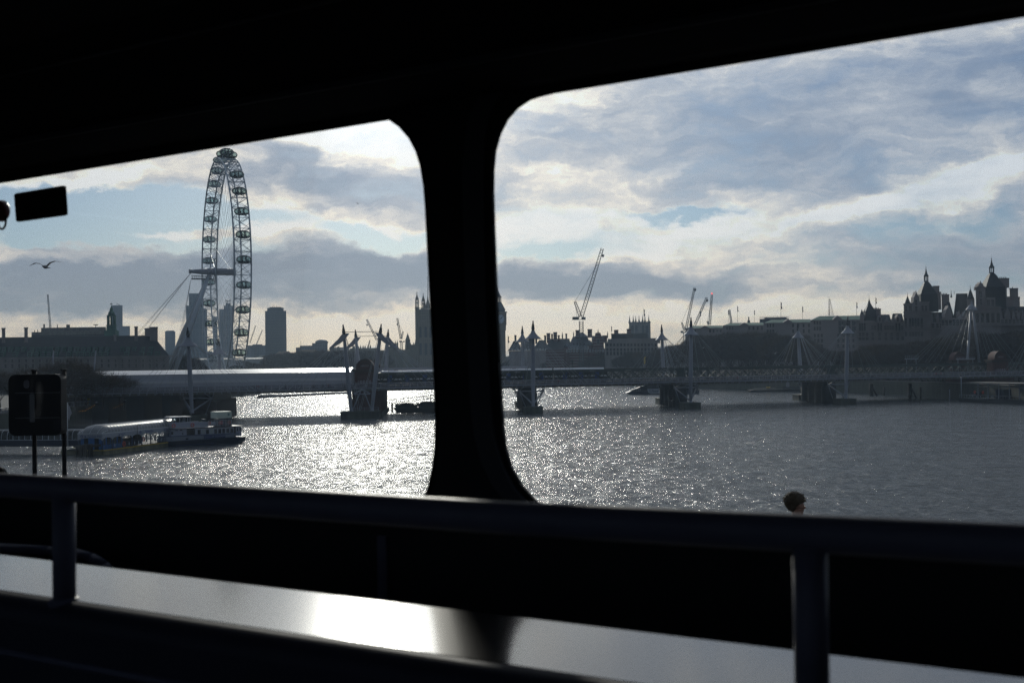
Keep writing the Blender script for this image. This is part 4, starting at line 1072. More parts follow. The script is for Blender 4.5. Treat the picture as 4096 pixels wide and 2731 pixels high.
mb.b(375, 393, 1297, 1300, 907, 3); mb.b(383, 386, 1300, 1310, 908, 1); mb.build('roof_plant', M_['steel_dark'], ho)
text_part('lettering', "St Thomas' Hospital", 2.5, M_['slate_dark'], ho, (X_(290, 900), 904.96, Z_(1317.5, 905, 290)), (1, 0, 0), (0, 0, 1), .03)
cu = bld('copper_cupola', 'green copper belfry cupola with weathervane rising behind the slate roof', 'cupola', 447, 660)
YU = 660
def cyl(mb, px, y0, y1, wa, wb, Y, n=8, yo=0):
    mb.lathe([(wa / F * Y / 2, Z_(y1, Y, px)), (wb / F * Y / 2, Z_(y0, Y, px))], (X_(px, Y), Y + yo, 0), n, smooth=n > 8, phase=PI / n)
mb = MB(); mb.box((X_(425, YU), YU - 3, LZ), (X_(469, YU), YU + 3, Z_(1322, YU, 447))); cyl(mb, 447, 1303, 1323, 40, 38, YU); cyl(mb, 447, 1300, 1303, 44, 44, YU); mb.build('base', M_['copper_dark'], cu)
mb = MB()
for k in range(8):
    a = 2 * PI * k / 8 + PI / 8; r = 14.5 / F * YU
    c = Vector((X_(447, YU) + r * math.cos(a), YU + r * math.sin(a), 0)); mb.tube(c + Zv * Z_(1301, YU, 447), c + Zv * Z_(1265, YU, 447), .42, n=6)
cyl(mb, 447, 1260, 1266, 35, 37, YU); mb.build('belfry', M_['copper_dark'], cu)
mb = MB(); s_ = YU / F
zz = lambda y: Z_(y, YU, 447)
mb.lathe([(14 * s_, zz(1260)), (12.5 * s_, zz(1251)), (9 * s_, zz(1245)), (6.5 * s_, zz(1243)), (6.5 * s_, zz(1237)), (5.5 * s_, zz(1233)), (1.2 * s_, zz(1226)), (.6 * s_, zz(1216)), (.2 * s_, zz(1207))], (X_(447, YU), YU, 0), 10); mb.build('dome', M_['copper_dark'], cu)
mb = MB(); mb.box((X_(442, YU), YU - .05, zz(1217)), (X_(452, YU), YU + .05, zz(1214))); mb.build('weathervane', M_['steel_dark'], cu)
# ------------------------------------------------------------------ far towers
def ex(t):
    mb = BB(); mb.tube((X_(468, 2301), 2301, Z_(1213, 2300, 470)), (X_(482, 2301), 2301, Z_(1221, 2300, 470)), .5, n=4); mb.build('roof_crane', M_['steel_dark'], t)
tower('glass_tower', 'tall blue tower rising behind the green cupola', [(446, 492, 1221, 0), (492, 521, 1304, 0)], 2300, 'tower_fine', extra=ex)
def ex(t):
    mb = BB(); mb.b(665, 697, 1322, 1326, 2302, 26); mb.build('crown', M_['tower_fine'], t)
tower('glass_tower', 'small pale tower between the slate roof and the wheel stays', [(661, 702, 1325, 0)], 2250, 'tower_fine', extra=ex)
tower('glass_tower', 'broad blue glass tower behind the wheel support leg', [(758, 811, 1173, 0), (746, 757.9, 1222, 0), (811.1, 830, 1236, 0)], 2100, 'tower_blue')
def ex(t):
    mb = BB(); mb.b(905, 908, 1198, 1214, 2101, 3); mb.b(912, 915, 1200, 1214, 2101, 3); mb.b(921, 924, 1198, 1214, 2101, 3); mb.b(905, 924, 1203, 1205, 2102, 3); mb.build('crown', M_['steel_dark'], t)
tower('glass_tower', 'stepped blue glass tower standing inside the wheel rim', [(905, 925, 1213, 0), (897, 904.9, 1222, 0), (878, 896.9, 1236, 0), (925.1, 934, 1222, 0)], 2100, 'tower_blue', extra=ex)
tower('glass_tower', 'slim grey tower seen through the left side of the wheel', [(853, 871, 1266, 0)], 2400, 'tower_fine')
tower('apartment_block', 'wide hazy apartment block with roof cranes right of the wheel', [(984, 1062, 1381, 0), (1010, 1050, 1377, 0)], 1900, 'tower_fine')
tower('apartment_block', 'low pale block at the foot of the dark tower', [(1036, 1066, 1420, 0)], 1850, 'far_stone')
tower('apartment_block', 'low far blocks glimpsed low between the wheel legs', [(700, 760, 1386, 0), (826, 850, 1405, 0)], 1950, 'tower_fine')
def ex(t):
    mb = BB(); mb.b(1071, 1137, 1231, 1246, 1655, 20); mb.b(1080, 1128, 1228, 1231, 1657, 14); mb.build('roof_plant', M_['slate_dark'], t)
    mb = MB(); spike(mb, 1098, 1228, 1216, 1660, .3); spike(mb, 1092, 1228, 1222, 1660, .3); spike(mb, 1108, 1228, 1222, 1660, .3); mb.build('mast', M_['steel_dark'], t)
tower('office_tower', 'dark slab office tower with a set-back flat top standing alone', [(1062, 1147, 1243, 0)], 1650, 'tower_dark', 30, extra=ex)
# ------------------------------------------------------------------ cranes
def lattice(mb, p, q, w0, w1, n, r, up=Vector((0, 0, 1))):
    p = Vector(p); q = Vector(q); d = (q - p).normalized(); a = d.cross(Vector((0, 1, 0)))
    if a.length < .1: a = Vector((1, 0, 0))
    a.normalize(); b = d.cross(a)
    def cor(t, i): w = (w0 + (w1 - w0) * t) / 2; s = ((-1, -1), (1, -1), (1, 1), (-1, 1))[i]; return p.lerp(q, t) + a * (w * s[0]) + b * (w * s[1])
    for i in range(4):
        mb.tube(cor(0, i), cor(1, i), r, r, 4)
        for k in range(n): mb.tube(cor(k / n, i), cor((k + 1) / n, (i + 1) % 4), r * .6, n=3, caps=False)
def crane(label, Y, mastp, jib, apex, deck, hook=None, m='crane_white', r=.2, w=2.0, group='tower cranes on the skyline'):
    t = bld('tower_crane', label, 'crane', mastp[0], Y, group)
    def pt(q): return Vector((X_(q[0], Y), Y, Z_(q[1], Y, q[0])))
    if mastp[2]:
        mb = MB(); b = pt((mastp[0], mastp[1])); lattice(mb, (b.x, Y, LZ), b, w, w, 26, r); mb.build('mast', M_[m], t)
    mb = MB(); lattice(mb, pt(jib[0]), pt(jib[1]), w * .95, w * .7, 22, r * .9); mb.build('jib', M_[m], t)
    if apex:
        mb = MB(); lattice(mb, pt(apex[0]), pt(apex[1]), w * .8, w * .5, 7, r * .9); mb.tube(pt(apex[1]), pt(apex[0]) + Vector((-w, 0, 0)), r * .5, n=4); mb.build('apex_frame', M_[m], t)
        mb = MB(); j0, j1 = pt(jib[0]), pt(jib[1]); mb.tube(pt(apex[1]), j0.lerp(j1, .78), r * .5, n=4); mb.build('pendant', M_['cable_dark'], t)
    if deck:
        x0, x1, y0, y1 = deck; mb = BB(); mb.b(x0, x0 + (x1 - x0) * .5, y0 + 1, y1, Y - w * .6, w * 1.2); mb.b(x0, x1, y1, y1 + 1.5, Y - w * .7, w * 1.4); mb.b(x0 + (x1 - x0) * .68, x1, y0 + 2, y1, Y - w * .5, w); mb.build('machine_deck', M_[m], t)
    if hook:
        mb = MB(); mb.tube(pt(jib[1]), pt(hook), r * .25, n=3); mb.build('hoist_rope', M_['cable_dark'], t)
        mb = MB(); mb.lathe([(.05, -1.2), (1.0, .2), (.9, .9), (.2, 1.1)], pt(hook), 8); mb.build('hook_block', M_['steel_dark'], t)
    return t
crane('tall luffing crane with its jib raised steeply above the brick chimneys', 900, (2327, 1284, 1), ((2328, 1268), (2416, 994)), ((2325, 1268), (2303, 1206)), (2292, 2345, 1266, 1277), (2418, 1024), 'steel_dark', .22, 2.6)
crane('leftmost thin crane jib above the hospital roof', 1200, (202, 1300, 1), ((202, 1305), (193, 1177)), None, None, None, 'crane_white', .16, 1.3)
crane('red and white crane just left of the green roofed offices', 1000, (2740, 1330, 1), ((2745, 1322), (2783, 1150)), ((2742, 1322), (2729, 1290)), (2724, 2748, 1322, 1330), (2785, 1160), 'crane_white', .2, 1.6)
crane('crane with a leaning jib over the left end of the green roof', 1010, (2780, 1300, 1), ((2783, 1298), (2831, 1190)), None, None, (2832, 1203), 'crane_white', .2, 1.7)
c3 = crane('near-vertical crane jib with a red lamp above the green roof', 1020, (2838, 1300, 1), ((2841, 1298), (2852, 1178)), ((2838, 1298), (2832, 1285)), None, None, 'crane_white', .2, 1.6)
mb = MB(); mb.lathe([(.01, -.8), (.8, 0), (.01, .8)], (X_(2852, 1020), 1020, Z_(1174, 1020, 2852)), 8); mb.build('warning_lamp', M_['red_lamp'], c3)
crane('short far crane jib beside a flagpole on the green roof', 1200, (2926, 1288, 1), ((2928, 1290), (2921, 1238)), None, None, None, 'crane_white', .2, 1.6)
crane('leaning crane jib crossing behind the twin masts', 1500, (1508, 1400, 1), ((1508, 1360), (1469, 1277)), None, None, (1470, 1300), 'steel_dark', .25, 2.0)
crane('crane with a dark machine deck between the gothic towers', 1500, (1607, 1368, 1), ((1605, 1356), (1591, 1272)), ((1606, 1356), (1614, 1326)), (1598, 1620, 1361, 1367), (1591, 1298), 'steel_dark', .25, 2.2)
crane('tiny crane jib above the gothic roofline', 1500, (1474, 1390, 1), ((1474, 1385), (1481, 1360)), None, None, None, 'steel_dark', .2, 1.2)
crane('thin far crane jib beside the wheel rim, left of a pair', 1850, (1000, 1380, 1), ((1000, 1372), (1024, 1302)), None, None, None, 'steel_dark', .18, 1.2)
crane('thin far crane jib beside the dark office tower, right of a pair', 1850, (1024, 1380, 1), ((1025, 1380), (1051, 1320)), None, None, None, 'steel_dark', .18, 1.2)
# ------------------------------------------------------------------ south bank middle distance
pal = bld('palace_range', 'long low stone range with warm tiled hip roofs under the bridge masts', 'building', 1170, 1150)
mb = BB(); mb.b(1090, 1255, 1424, 0, 1150, 30, LZ); w_ = mb.build('wall', M_['far_stone'], pal)
for (a, b2, yt) in ((1090, 1182, 1403), (1178, 1290, 1398)):
    mb = MB(); mb.gable(X_(a, 1150), X_(b2, 1150), 1149.5, 1180, Z_(1424, 1150, 1170), Z_(yt, 1150, 1170), 6, 6); mb.build('roof', M_['warm_roof'], pal)
windows(pal, [(px, 1436) for px in lerp(1096, 1250, 24)], 1150, 1.0, 2.2, 'glass_dark', .06)
ar = bld('stepped_flats', 'modern round-topped flats stepping up above the riverside trees', 'building', 1280, 1500)
mb = BB(); mb.b(1184, 1262, 1389, 0, 1500, 30, LZ); mb.b(1200, 1255, 1382, 1390, 1504, 20); mb.b(1249, 1311, 1372, 0, 1499, 34, LZ); mb.build('wall', M_['tower_fine'], ar)
mb = MB(); r_ = 25 / F * 1500; mb.lathe([(r_ * 1.05, Z_(1372, 1500, 1280)), (r_ * 1.05, Z_(1365, 1500, 1280)), (r_ * .95, Z_(1364, 1500, 1280)), (r_ * .8, Z_(1360, 1500, 1280)), (r_ * .4, Z_(1357, 1500, 1280)), (.1, Z_(1356, 1500, 1280))], (X_(1280, 1500), 1515, 0), 20); mb.build('round_top', M_['slate_blue'], ar)
def flagpole(px, y0, y1, Y, label, flag=0, r=.1, grp='roof flagpoles'):
    t = thing('flagpole', label, 'flagpole', (X_(px, Y), Y, Z_(y0, Y, px)), grp)
    mb = MB(); mb.tube((X_(px, Y), Y, Z_(y0, Y, px)), (X_(px, Y), Y, Z_(y1, Y, px)), r, r * .6, 6); mb.build('pole', M_['steel_dark'], t)
    if flag:
        mb = MB(); z = Z_(y1 + flag * .1, Y, px); h = flag / F * Y
        mb.prism([[(0, 0), (h * .16, -h * .15), (h * .10, -h * .5), (h * .2, -h * .85), (.02, -h)]], lambda a, b, d: Vector((X_(px, Y) + a, Y + d, z + b)), -.04, .04); mb.build('flag', M_['cloth_blue'], t)
    return t
flagpole(1126, 1435, 1372, 1145, 'pale pole in front of the warm roofed range, left of the pair', 0, .2)
flagpole(1204, 1425, 1364, 1145, 'pale pole in front of the warm roofed range, right of the pair', 0, .2)
flagpole(1341, 1400, 1365, 1290, 'short pole standing over the left end of the gothic roofline', 0, .2)
# ------------------------------------------------------------------ the gothic palace
YP = 1300
gp = bld('gothic_palace', 'long gothic palace range of pinnacles and turrets, dark against the bright horizon', 'palace', 1500, YP)
mb = BB(); mb.b(1300, 1420, 1402, 0, YP, 30, LZ); mb.b(1400, 1515, 1392, 0, YP + 1, 30, LZ); mb.b(1515, 1600, 1400, 0, YP, 30, LZ); mb.b(1540, 1594, 1384, 1402, YP + 3, 14); mb.b(1590, 1670, 1398, 0, YP - 1, 30, LZ); mb.b(1621, 1666, 1378, 0, YP + 4, 14, LZ); mb.build('range_wall', M_['gothic'], gp)
mb = BB()
for px in list(range(1308, 1666, 6)): mb.b(px, px + 1.6, 1407, 0, YP - 1.7, 1.3, LZ)
mb.build('buttress', M_['gothic'], gp)
mb = MB(); mb.gable(X_(1400, YP), X_(1515, YP), YP + 4, YP + 28, Z_(1393, YP, 1450), Z_(1386, YP, 1450), 3, 3); mb.gable(X_(1318, YP), X_(1400, YP), YP + 4, YP + 28, Z_(1402, YP, 1350), Z_(1388, YP, 1350), 3, 3); mb.build('roof', M_['slate_dark'], gp)
for (px, yt) in ((1325, 1386), (1333, 1386), (1353, 1386), (1415, 1383), (1432, 1385)):
    mb = BB(); mb.b(px - 5, px + 5, yt, 1402, YP + 6, 4); mb.build('chimney', M_['gothic'], gp)
def turret(mb, px, yt, yb, w, Y):
    s = Y / F; zt, zb = Z_(yt, Y, px), Z_(yb, Y, px); h = zt - zb
    mb.lathe([(w / 2 * s, zb), (w / 2 * s, zb + h * .45), (w * .62 * s, zb + h * .47), (w * .62 * s, zb + h * .5), (w * .5 * s, zb + h * .6), (w * .22 * s, zb + h * .78), (w * .06 * s, zb + h * .92), (w * .10 * s, zb + h * .95), (.02, zt)], (X_(px, Y), Y, 0), 8)
for (px, yt, yb, w) in ((1443, 1379, 1400, 5), (1453, 1378, 1400, 5), (1461, 1379, 1400, 5), (1473, 1377, 1400, 6), (1482, 1376, 1400, 6), (1545, 1366, 1395, 7), (1582, 1360, 1395, 7), (1590, 1358, 1395, 7), (1570, 1372, 1390, 4), (1643, 1368, 1385, 4), (1655, 1366, 1385, 4), (1663, 1355, 1400, 7)):
    mb = MB(); turret(mb, px, yt, yb, w, YP + 2); mb.build('turret', M_['gothic'], gp)
mb = MB(); s_ = YP / F; zq = lambda y: Z_(y, YP, 1631)
mb.lathe([(10 * s_, LZ), (10 * s_, zq(1362)), (11 * s_, zq(1360)), (8 * s_, zq(1356)), (7 * s_, zq(1350)), (5.5 * s_, zq(1348)), (4.5 * s_, zq(1343)), (1.2 * s_, zq(1336)), (.1, zq(1328))], (X_(1631, YP), YP + 3, 0), 8); mb.build('ventilation_tower', M_['gothic'], gp)
vt = bld('victoria_tower', 'massive square gothic tower with corner turrets and a tall flagstaff beside the window pillar', 'tower', 1716, YP - 6)
YV = YP - 8
M_['gothic_panel'] = grid_mat('gothic_panelled_stone', (.15, .122, .082), (.21, .172, .115), 2.2, 9.0, .35, .85)
mb = BB(); mb.b(1665, 1768, 1236, 0, YV, 24, LZ); mb.build('tower_wall', M_['gothic_panel'], vt)
mb = BB()
for (y0, y1) in ((1283, 1286), (1258, 1261), (1350, 1353), (1236, 1239), (1425, 1428)): mb.b(1663.5, 1769.5, y0, y1, YV - .7, 25)
for px in range(1666, 1768, 5): mb.b(px, px + 2.6, 1230, 1236, YV - .3, .8)
mb.build('string_course', M_['gothic'], vt)
for px in (1671, 1690, 1742, 1763):
    s = YV / F; z = lambda y: Z_(y, YV, px)
    yo = 0 if px in (1671, 1763) else 22
    mb = MB(); mb.lathe([(8.2 * s, LZ if yo == 0 else z(1260)), (8.2 * s, z(1232)), (9 * s, z(1231)), (9 * s, z(1228))], (X_(px, YV), YV + yo, 0), 8)
    for lev in ((1228, 1212), (1209, 1199)):
        for k in range(8):
            a = 2 * PI * k / 8; c = Vector((X_(px, YV) + 6.2 * s * math.cos(a), YV + yo + 6.2 * s * math.sin(a), 0)); mb.tube(c + Zv * z(lev[0]), c + Zv * z(lev[1]), .3, n=4)
    mb.lathe([(7.6 * s, z(1212)), (7.6 * s, z(1209))], (X_(px, YV), YV + yo, 0), 8)
    mb.lathe([(7 * s, z(1200)), (7 * s, z(1196)), (6.4 * s, z(1193)), (4.2 * s, z(1188)), (2.2 * s, z(1180)), (1.0 * s, z(1174)), (1.8 * s, z(1172)), (1.3 * s, z(1170)), (.02, z(1165))], (X_(px, YV), YV + yo, 0), 8)
    mb.build('corner_turret', M_['gothic'], vt)
mb = MB(); z = lambda y: Z_(y, YV, 1711); s = YV / F
mb.lathe([(11 * s, z(1232)), (10 * s, z(1222)), (5 * s, z(1205)), (2.2 * s, z(1192)), (1.2 * s, z(1182))], (X_(1711, YV), YV + 11, 0), 8)
for k in range(6): turret(mb, 1698 + k * 6, 1203 if k % 2 else 1208, 1238, 2.6, YV + .4)
mb.build('crown', M_['gothic'], vt)
mb = MB(); mb.tube((X_(1711, YV), YV + 11, z(1190)), (X_(1711, YV), YV + 11, z(1102)), .32, .12, 6); mb.build('flagstaff', M_['steel_dark'], vt)
windows(vt, [(1683, 1330), (1704, 1330), (1725, 1330), (1746, 1330), (1683, 1395), (1704, 1395), (1725, 1395), (1746, 1395)], YV, 2.6, 12, 'slate_dark', .1, arch=True)
# clock tower, turned 35 degrees
YK = 1150; s = YK / F
ck = thing('clock_tower', 'tall gothic clock tower with pale dial half hidden by the window pillar', 'tower', (X_(1988, YK), YK, LZ), None)
rot = Matrix.Rotation(math.radians(35), 4, 'Z'); cx_ = X_(1988, YK)
z = lambda y: Z_(y, YK, 1988)
def kb(mb, hw, z0, z1): mb.box((-hw, -hw, z0), (hw, hw, z1), Matrix.Translation((cx_, YK, 0)) @ rot)
mb = MB(); kb(mb, 5.7, LZ, z(1322))
for i in range(-2, 3):
    for sd in range(4): mb.box((i * 2.4 - .3, -6.0, LZ), (i * 2.4 + .3, -5.71, z(1322)), Matrix.Translation((cx_, YK, 0)) @ Matrix.Rotation(math.radians(35 + 90 * sd), 4, 'Z'))
mb.build('shaft', M_['gothic'], ck)
mb = MB(); kb(mb, 6.1, z(1322), z(1300)); kb(mb, 6.5, z(1300), z(1252)); kb(mb, 7.0, z(1252), z(1247)); mb.build('clock_stage', M_['gothic'], ck)
mb = MB(); kb(mb, 5.6, z(1247), z(1240))
def pyr(mb, rows, n=4, ph=PI / 4):
    mb.lathe([(r * (1.4142 if n == 4 else 1), zz_) for r, zz_ in rows], (cx_, YK, 0), n, smooth=False, phase=ph + math.radians(35))
pyr(mb, [(6.1, z(1240)), (5.6, z(1236)), (3.6, z(1212)), (3.3, z(1208))]); mb.build('lower_roof', M_['slate_dark'], ck)
mb = MB()
for i in range(-2, 3):
    for sd in range(4): mb.box((i * 1.5 - .25, -3.4, z(1208)), (i * 1.5 + .25, -3.0, z(1190)), Matrix.Translation((cx_, YK, 0)) @ Matrix.Rotation(math.radians(35 + 90 * sd), 4, 'Z'))
kb(mb, 3.6, z(1190), z(1187)); mb.build('lantern', M_['gothic'], ck)
mb = MB(); pyr(mb, [(3.4, z(1187)), (2.9, z(1183)), (1.3, z(1160)), (.5, z(1140)), (.25, z(1128)), (.5, z(1126)), (.1, z(1124)), (.03, z(1112))]); mb.build('spire', M_['slate_dark'], ck)
for sd in range(4):
    MR = Matrix.Translation((cx_, YK, 0)) @ Matrix.Rotation(math.radians(35 + 90 * sd), 4, 'Z')
    mb = MB(); mb.lathe([(4.0, 0), (4.0, .12)], (0, 0, 0), 28, axis=Matrix.Rotation(PI / 2, 3, 'X')); mb.v = [MR @ (v + Vector((0, -6.52, z(1277)))) for v in mb.v]; dial = mb.build('dial', M_.setdefault('dial', mat('pale_dial', (.45, .50, .55), .6, var=0)), ck)
    mb = MB()
    for (a, L, w) in ((math.radians(28), 2.3, .32), (math.radians(47), 3.5, .22)):
        dx, dz = math.sin(a), math.cos(a)
        vs = [Vector((-dz * w, 0, dx * w)), Vector((dz * w, 0, -dx * w)), Vector((dx * L + dz * .1, 0, dz * L - dx * .1)), Vector((dx * L - dz * .1, 0, dz * L + dx * .1))]
        vs += [q + Vector((0, -.08, 0)) for q in vs]
        mb.add([MR @ (q + Vector((0, -6.66, z(1277)))) for q in vs], [(0, 1, 2, 3), (7, 6, 5, 4), (0, 4, 5, 1), (1, 5, 6, 2), (2, 6, 7, 3), (3, 7, 4, 0)])
    mb.build('clock_hands', M_['steel_dark'], dial)
    mb = MB()
    for k in range(12):
        a = 2 * PI * k / 12; p = Vector((math.sin(a) * 3.4, -6.66, z(1277) + math.cos(a) * 3.4)); mb.box((-.2, -.04, -.35), (.2, 0, .35), MR @ Matrix.Translation(p) @ Matrix.Rotation(a, 4, 'Y'))
    mb.build('hour_marks', M_['steel_dark'], dial)
flagpole(2033, 1405, 1340, 1100, 'thin pole right of the clock tower', 30, .15)
# ------------------------------------------------------------------ north bank: chimneyed office, brick houses, white offices
YB_ = 1020
pt_ = bld('bronze_roofed_building', 'dark steep-roofed building with fat chimneys behind the middle masts', 'building', 2120, YB_)
mb = BB(); mb.b(2036, 2206, 1402, 0, YB_, 40, LZ); mb.build('wall', M_['stone_pink'], pt_)
mb = MB()
for (a, b2, y0, y1) in ((2034, 2092, 1400, 1362), (2080, 2150, 1400, 1356), (2130, 2206, 1400, 1360)): mb.gable(X_(a, YB_), X_(b2, YB_), YB_ - .5, YB_ + 36, Z_(y0, YB_, 2100), Z_(y1, YB_, 2100), (b2 - a) * .36 / F * YB_, (b2 - a) * .36 / F * YB_, ridge=3)
rf = mb.build('roof', M_['slate_dark'], pt_)
for px in (2063, 2121, 2146):
    mb = BB(); mb.b(px - 4, px + 4, 1342, 1375, YB_ + 10, 4); mb.b(px - 4.8, px + 4.8, 1340, 1343, YB_ + 9.5, 5); mb.build('chimney', M_['iron_black'], rf)
windows(pt_, [(px, 1398) for px in lerp(2050, 2195, 14)], YB_ - .55, 1.2, 1.5, 'white', .05, name='dormer')
stk = grid_mat('striped_brick_and_stone', (.10, .035, .030), (.20, .165, .15), 90.0, 2.1, .42, .85); M_['striped'] = stk
YN = 940
ns = bld('brick_mansion', 'red brick building with white bands, blue slate roof, gable and banded chimneys', 'building', 2330, YN)
mb = BB(); mb.b(2184, 2420, 1396, 0, YN, 34, LZ); mb.build('wall', M_['striped'], ns)
mb = MB(); zf = lambda y, p=2300: Z_(y, YN, p)
mb.gable(X_(2186, YN), X_(2290, YN), YN + .3, YN + 33, zf(1396), zf(1352), 2, 2, ridge=2); mb.build('roof', M_['slate_dark'], ns)
mb = MB(); mb.gable(X_(2270, YN), X_(2372, YN), YN - 1, YN + 33, zf(1397), zf(1345), 4, 4, ridge=5)
mb.gable(X_(2300, YN), X_(2356, YN), YN + 6, YN + 26, zf(1346), zf(1327), 5, 4); mb.gable(X_(2366, YN), X_(2420, YN), YN + 6, YN + 30, zf(1396), zf(1342), 1, 1)
rfb = mb.build('roof', M_['slate_blue'], ns)
mb = MB(); gx0, gx1, gm = X_(2372, YN), X_(2416, YN), X_(2394, YN)
mb.prism([[(gx0, zf(1397)), (gx0, zf(1372)), (gm - 2, zf(1340)), (gm - 1.6, zf(1332)), (gm + 1.6, zf(1332)), (gm + 2, zf(1340)), (gx1, zf(1372)), (gx1, zf(1397))]], lambda a, b, d: Vector((a, d, b)), YN - 1.5, YN + 4); gb_ = mb.build('gable', M_['striped'], ns)
windows(ns, [(2394, 1366)], YN - 1.52, 1.8, 3.2, 'glass_dark', .1, frame='stone', arch=True)
windows(ns, [(px, 1391) for px in (2278, 2290, 2302, 2314, 2328, 2340, 2352)] + [(px, 1403) for px in lerp(2270, 2412, 12)], YN - 1.02, 1.1, 1.8, 'glass_dark', .1, frame='white')
windows(ns, [(px, 1376) for px in (2296, 2310, 2324, 2338, 2352)], YN + 2.6, .9, 1.0, 'iron_black', .6, name='roof_light')
for (x0, x1, y0, y1, m) in ((2188, 2202, 1333, 1372, 'striped'), (2206, 2213, 1336, 1360, 'brick'), (2215, 2230, 1329, 1365, 'striped'), (2233, 2240, 1341, 1365, 'brick'), (2263, 2270, 1335, 1358, 'stone_pink'), (2304, 2321, 1321, 1352, 'striped'), (2352, 2370, 1317, 1350, 'striped'), (2382, 2390, 1335, 1350, 'striped'), (2412, 2430, 1342, 1370, 'striped'), (2178, 2186, 1342, 1375, 'iron_black')):
    mb = BB(); mb.b(x0, x1, y0, y1, YN + 9, 3.6); mb.b(x0 - 1, x1 + 1, y0 - 1, y0 + 2.5, YN + 8.6, 4.4); mb.build('chimney', M_[m], ns)
for (px, yt, yb, w) in ((2251, 1325, 1362, 5), (2296, 1322, 1352, 4), (2394, 1314, 1340, 4), (2432, 1322, 1352, 4), (2385, 1332, 1345, 3), (2404, 1332, 1345, 3)):
    mb = MB(); turret(mb, px, yt, yb, w, YN + 3); mb.build('finial', M_['stone_pink'], ns)
for (px, y0, y1, w) in ((2268, 1387, 1368, 24), (2361, 1382, 1362, 22)):
    mb = MB(); mb.lathe([(w / 2 / F * YN, LZ), (w / 2 / F * YN, zf(y0))], (X_(px, YN), YN + 1, 0), 12); mb.build('corner_turret', M_['brick'], ns)
    mb = MB(); mb.lathe([(w * .58 / F * YN, zf(y0)), (w * .42 / F * YN, zf(y0) + 1.6), (w * .1 / F * YN, zf(y1)), (.02, zf(y1 - 4))], (X_(px, YN), YN + 1, 0), 12); mb.build('turret_roof', M_['slate_blue'], ns)
YW = 880
wo_ = bld('white_offices', 'pale stone office block with small pediments and dark glazed top floor', 'building', 2520, YW)
mb = BB(); mb.b(2420, 2632, 1371, 0, YW, 30, LZ); mb.b(2432, 2595, 1354, 1372, YW + 3, 24); mb.b(2588, 2642, 1352, 1372, YW + 6, 16); w_ = mb.build('wall', M_['stone'], wo_)
mb = BB(); mb.b(2447, 2534, 1337, 1354, YW + 4, 16); mb.build('glazed_floor', M_['glass_dark'], wo_)
mb = BB(); mb.b(2446, 2592, 1333, 1337, YW + 3.5, 18); mb.b(2534, 2592, 1337, 1354, YW + 5, 14); mb.build('roof', M_['slate'], wo_)
mb = BB(); mb.b(2418, 2634, 1368, 1371, YW - .7, 31); mb.b(2419, 2633, 1390, 1392, YW - .4, 1)
for px in lerp(2434, 2616, 5): mb.add([(X_(px - 10, YW), YW - .6, Z_(1368, YW, px)), (X_(px + 10, YW), YW - .6, Z_(1368, YW, px)), (X_(px, YW), YW - .6, Z_(1362, YW, px)), (X_(px - 10, YW), YW + 3, Z_(1368, YW, px)), (X_(px + 10, YW), YW + 3, Z_(1368, YW, px)), (X_(px, YW), YW + 3, Z_(1362, YW, px))], [(0, 1, 2), (5, 4, 3), (0, 2, 5, 3), (1, 4, 5, 2), (0, 3, 4, 1)])
mb.build('cornice', M_['stone'], w_)
windows(wo_, [(px, 1379) for px in lerp(2430, 2624, 15)], YW, 1.3, 1.7); windows(wo_, [(px, 1397) for px in lerp(2430, 2624, 15)], YW, 1.3, 2.1); windows(wo_, [(px, 1413) for px in lerp(2430, 2624, 15)], YW, 1.3, 2.4)
for (x0, x1, y0) in ((2458, 2475, 1320), (2509, 2526, 1316)):
    mb = BB(); mb.b(x0, x1, y0, 1345, YW + 22, 4); mb.b(x0 - 1, x1 + 1, y0 - 1, y0 + 2, YW + 21.6, 5); mb.build('chimney', M_['striped'], wo_)
flagpole(2447, 1365, 1302, YW + 2, 'pole at the left corner of the pale office block', 22, .12)
YA = 1250
ab = bld('abbey_tower', 'twin pale church towers with pinnacles behind the pale offices', 'tower', 2560, YA)
M_['abbey'] = grid_mat('panelled_church_stone', (.20, .20, .19), (.27, .27, .255), 2.5, 14.0, .4, .85)
mb = BB(); mb.b(2518, 2562, 1289, 0, YA, 11, LZ); mb.b(2561, 2604, 1287, 0, YA + 5, 11, LZ); mb.build('tower_wall', M_['abbey'], ab)
mb = BB()
for (a, b2, y) in ((2516, 2563, 1289), (2560, 2605.5, 1287)):
    mb.b(a, b2, y, y + 3, YA - .5 + (0 if a < 2550 else 5), 12); mb.b(a, b2, 1326, 1328, YA - .4 + (0 if a < 2550 else 5), .5)
    for k in range(8): mb.b(a + 1 + k * 5.6, a + 4 + k * 5.6, y - 3, y, YA - .3 + (0 if a < 2550 else 5), .8)
mb.build('parapet', M_['abbey'], ab)
for (px, yt) in ((2521, 1262), (2536, 1260), (2546, 1263), (2559, 1259), (2573, 1260), (2583, 1261), (2598, 1258)):
    mb = MB(); s4 = YA / F; zz_ = lambda y: Z_(y, YA, px)
    mb.lathe([(3.6 * s4, zz_(1292)), (3.4 * s4, zz_(1283)), (2.2 * s4, zz_(1278)), (.9 * s4, zz_(1266)), (.05, zz_(yt - 2))], (X_(px, YA), YA + 1, 0), 6); mb.build('pinnacle', M_['abbey'], ab)
windows(ab, [(2532, 1316), (2547, 1316), (2574, 1316), (2590, 1316)], YA - .05, 2.6, 7.5, 'slate', .08, arch=True)
flagpole(2578, 1290, 1233, YA + 4, 'flagpole on the church towers', 30, .18)
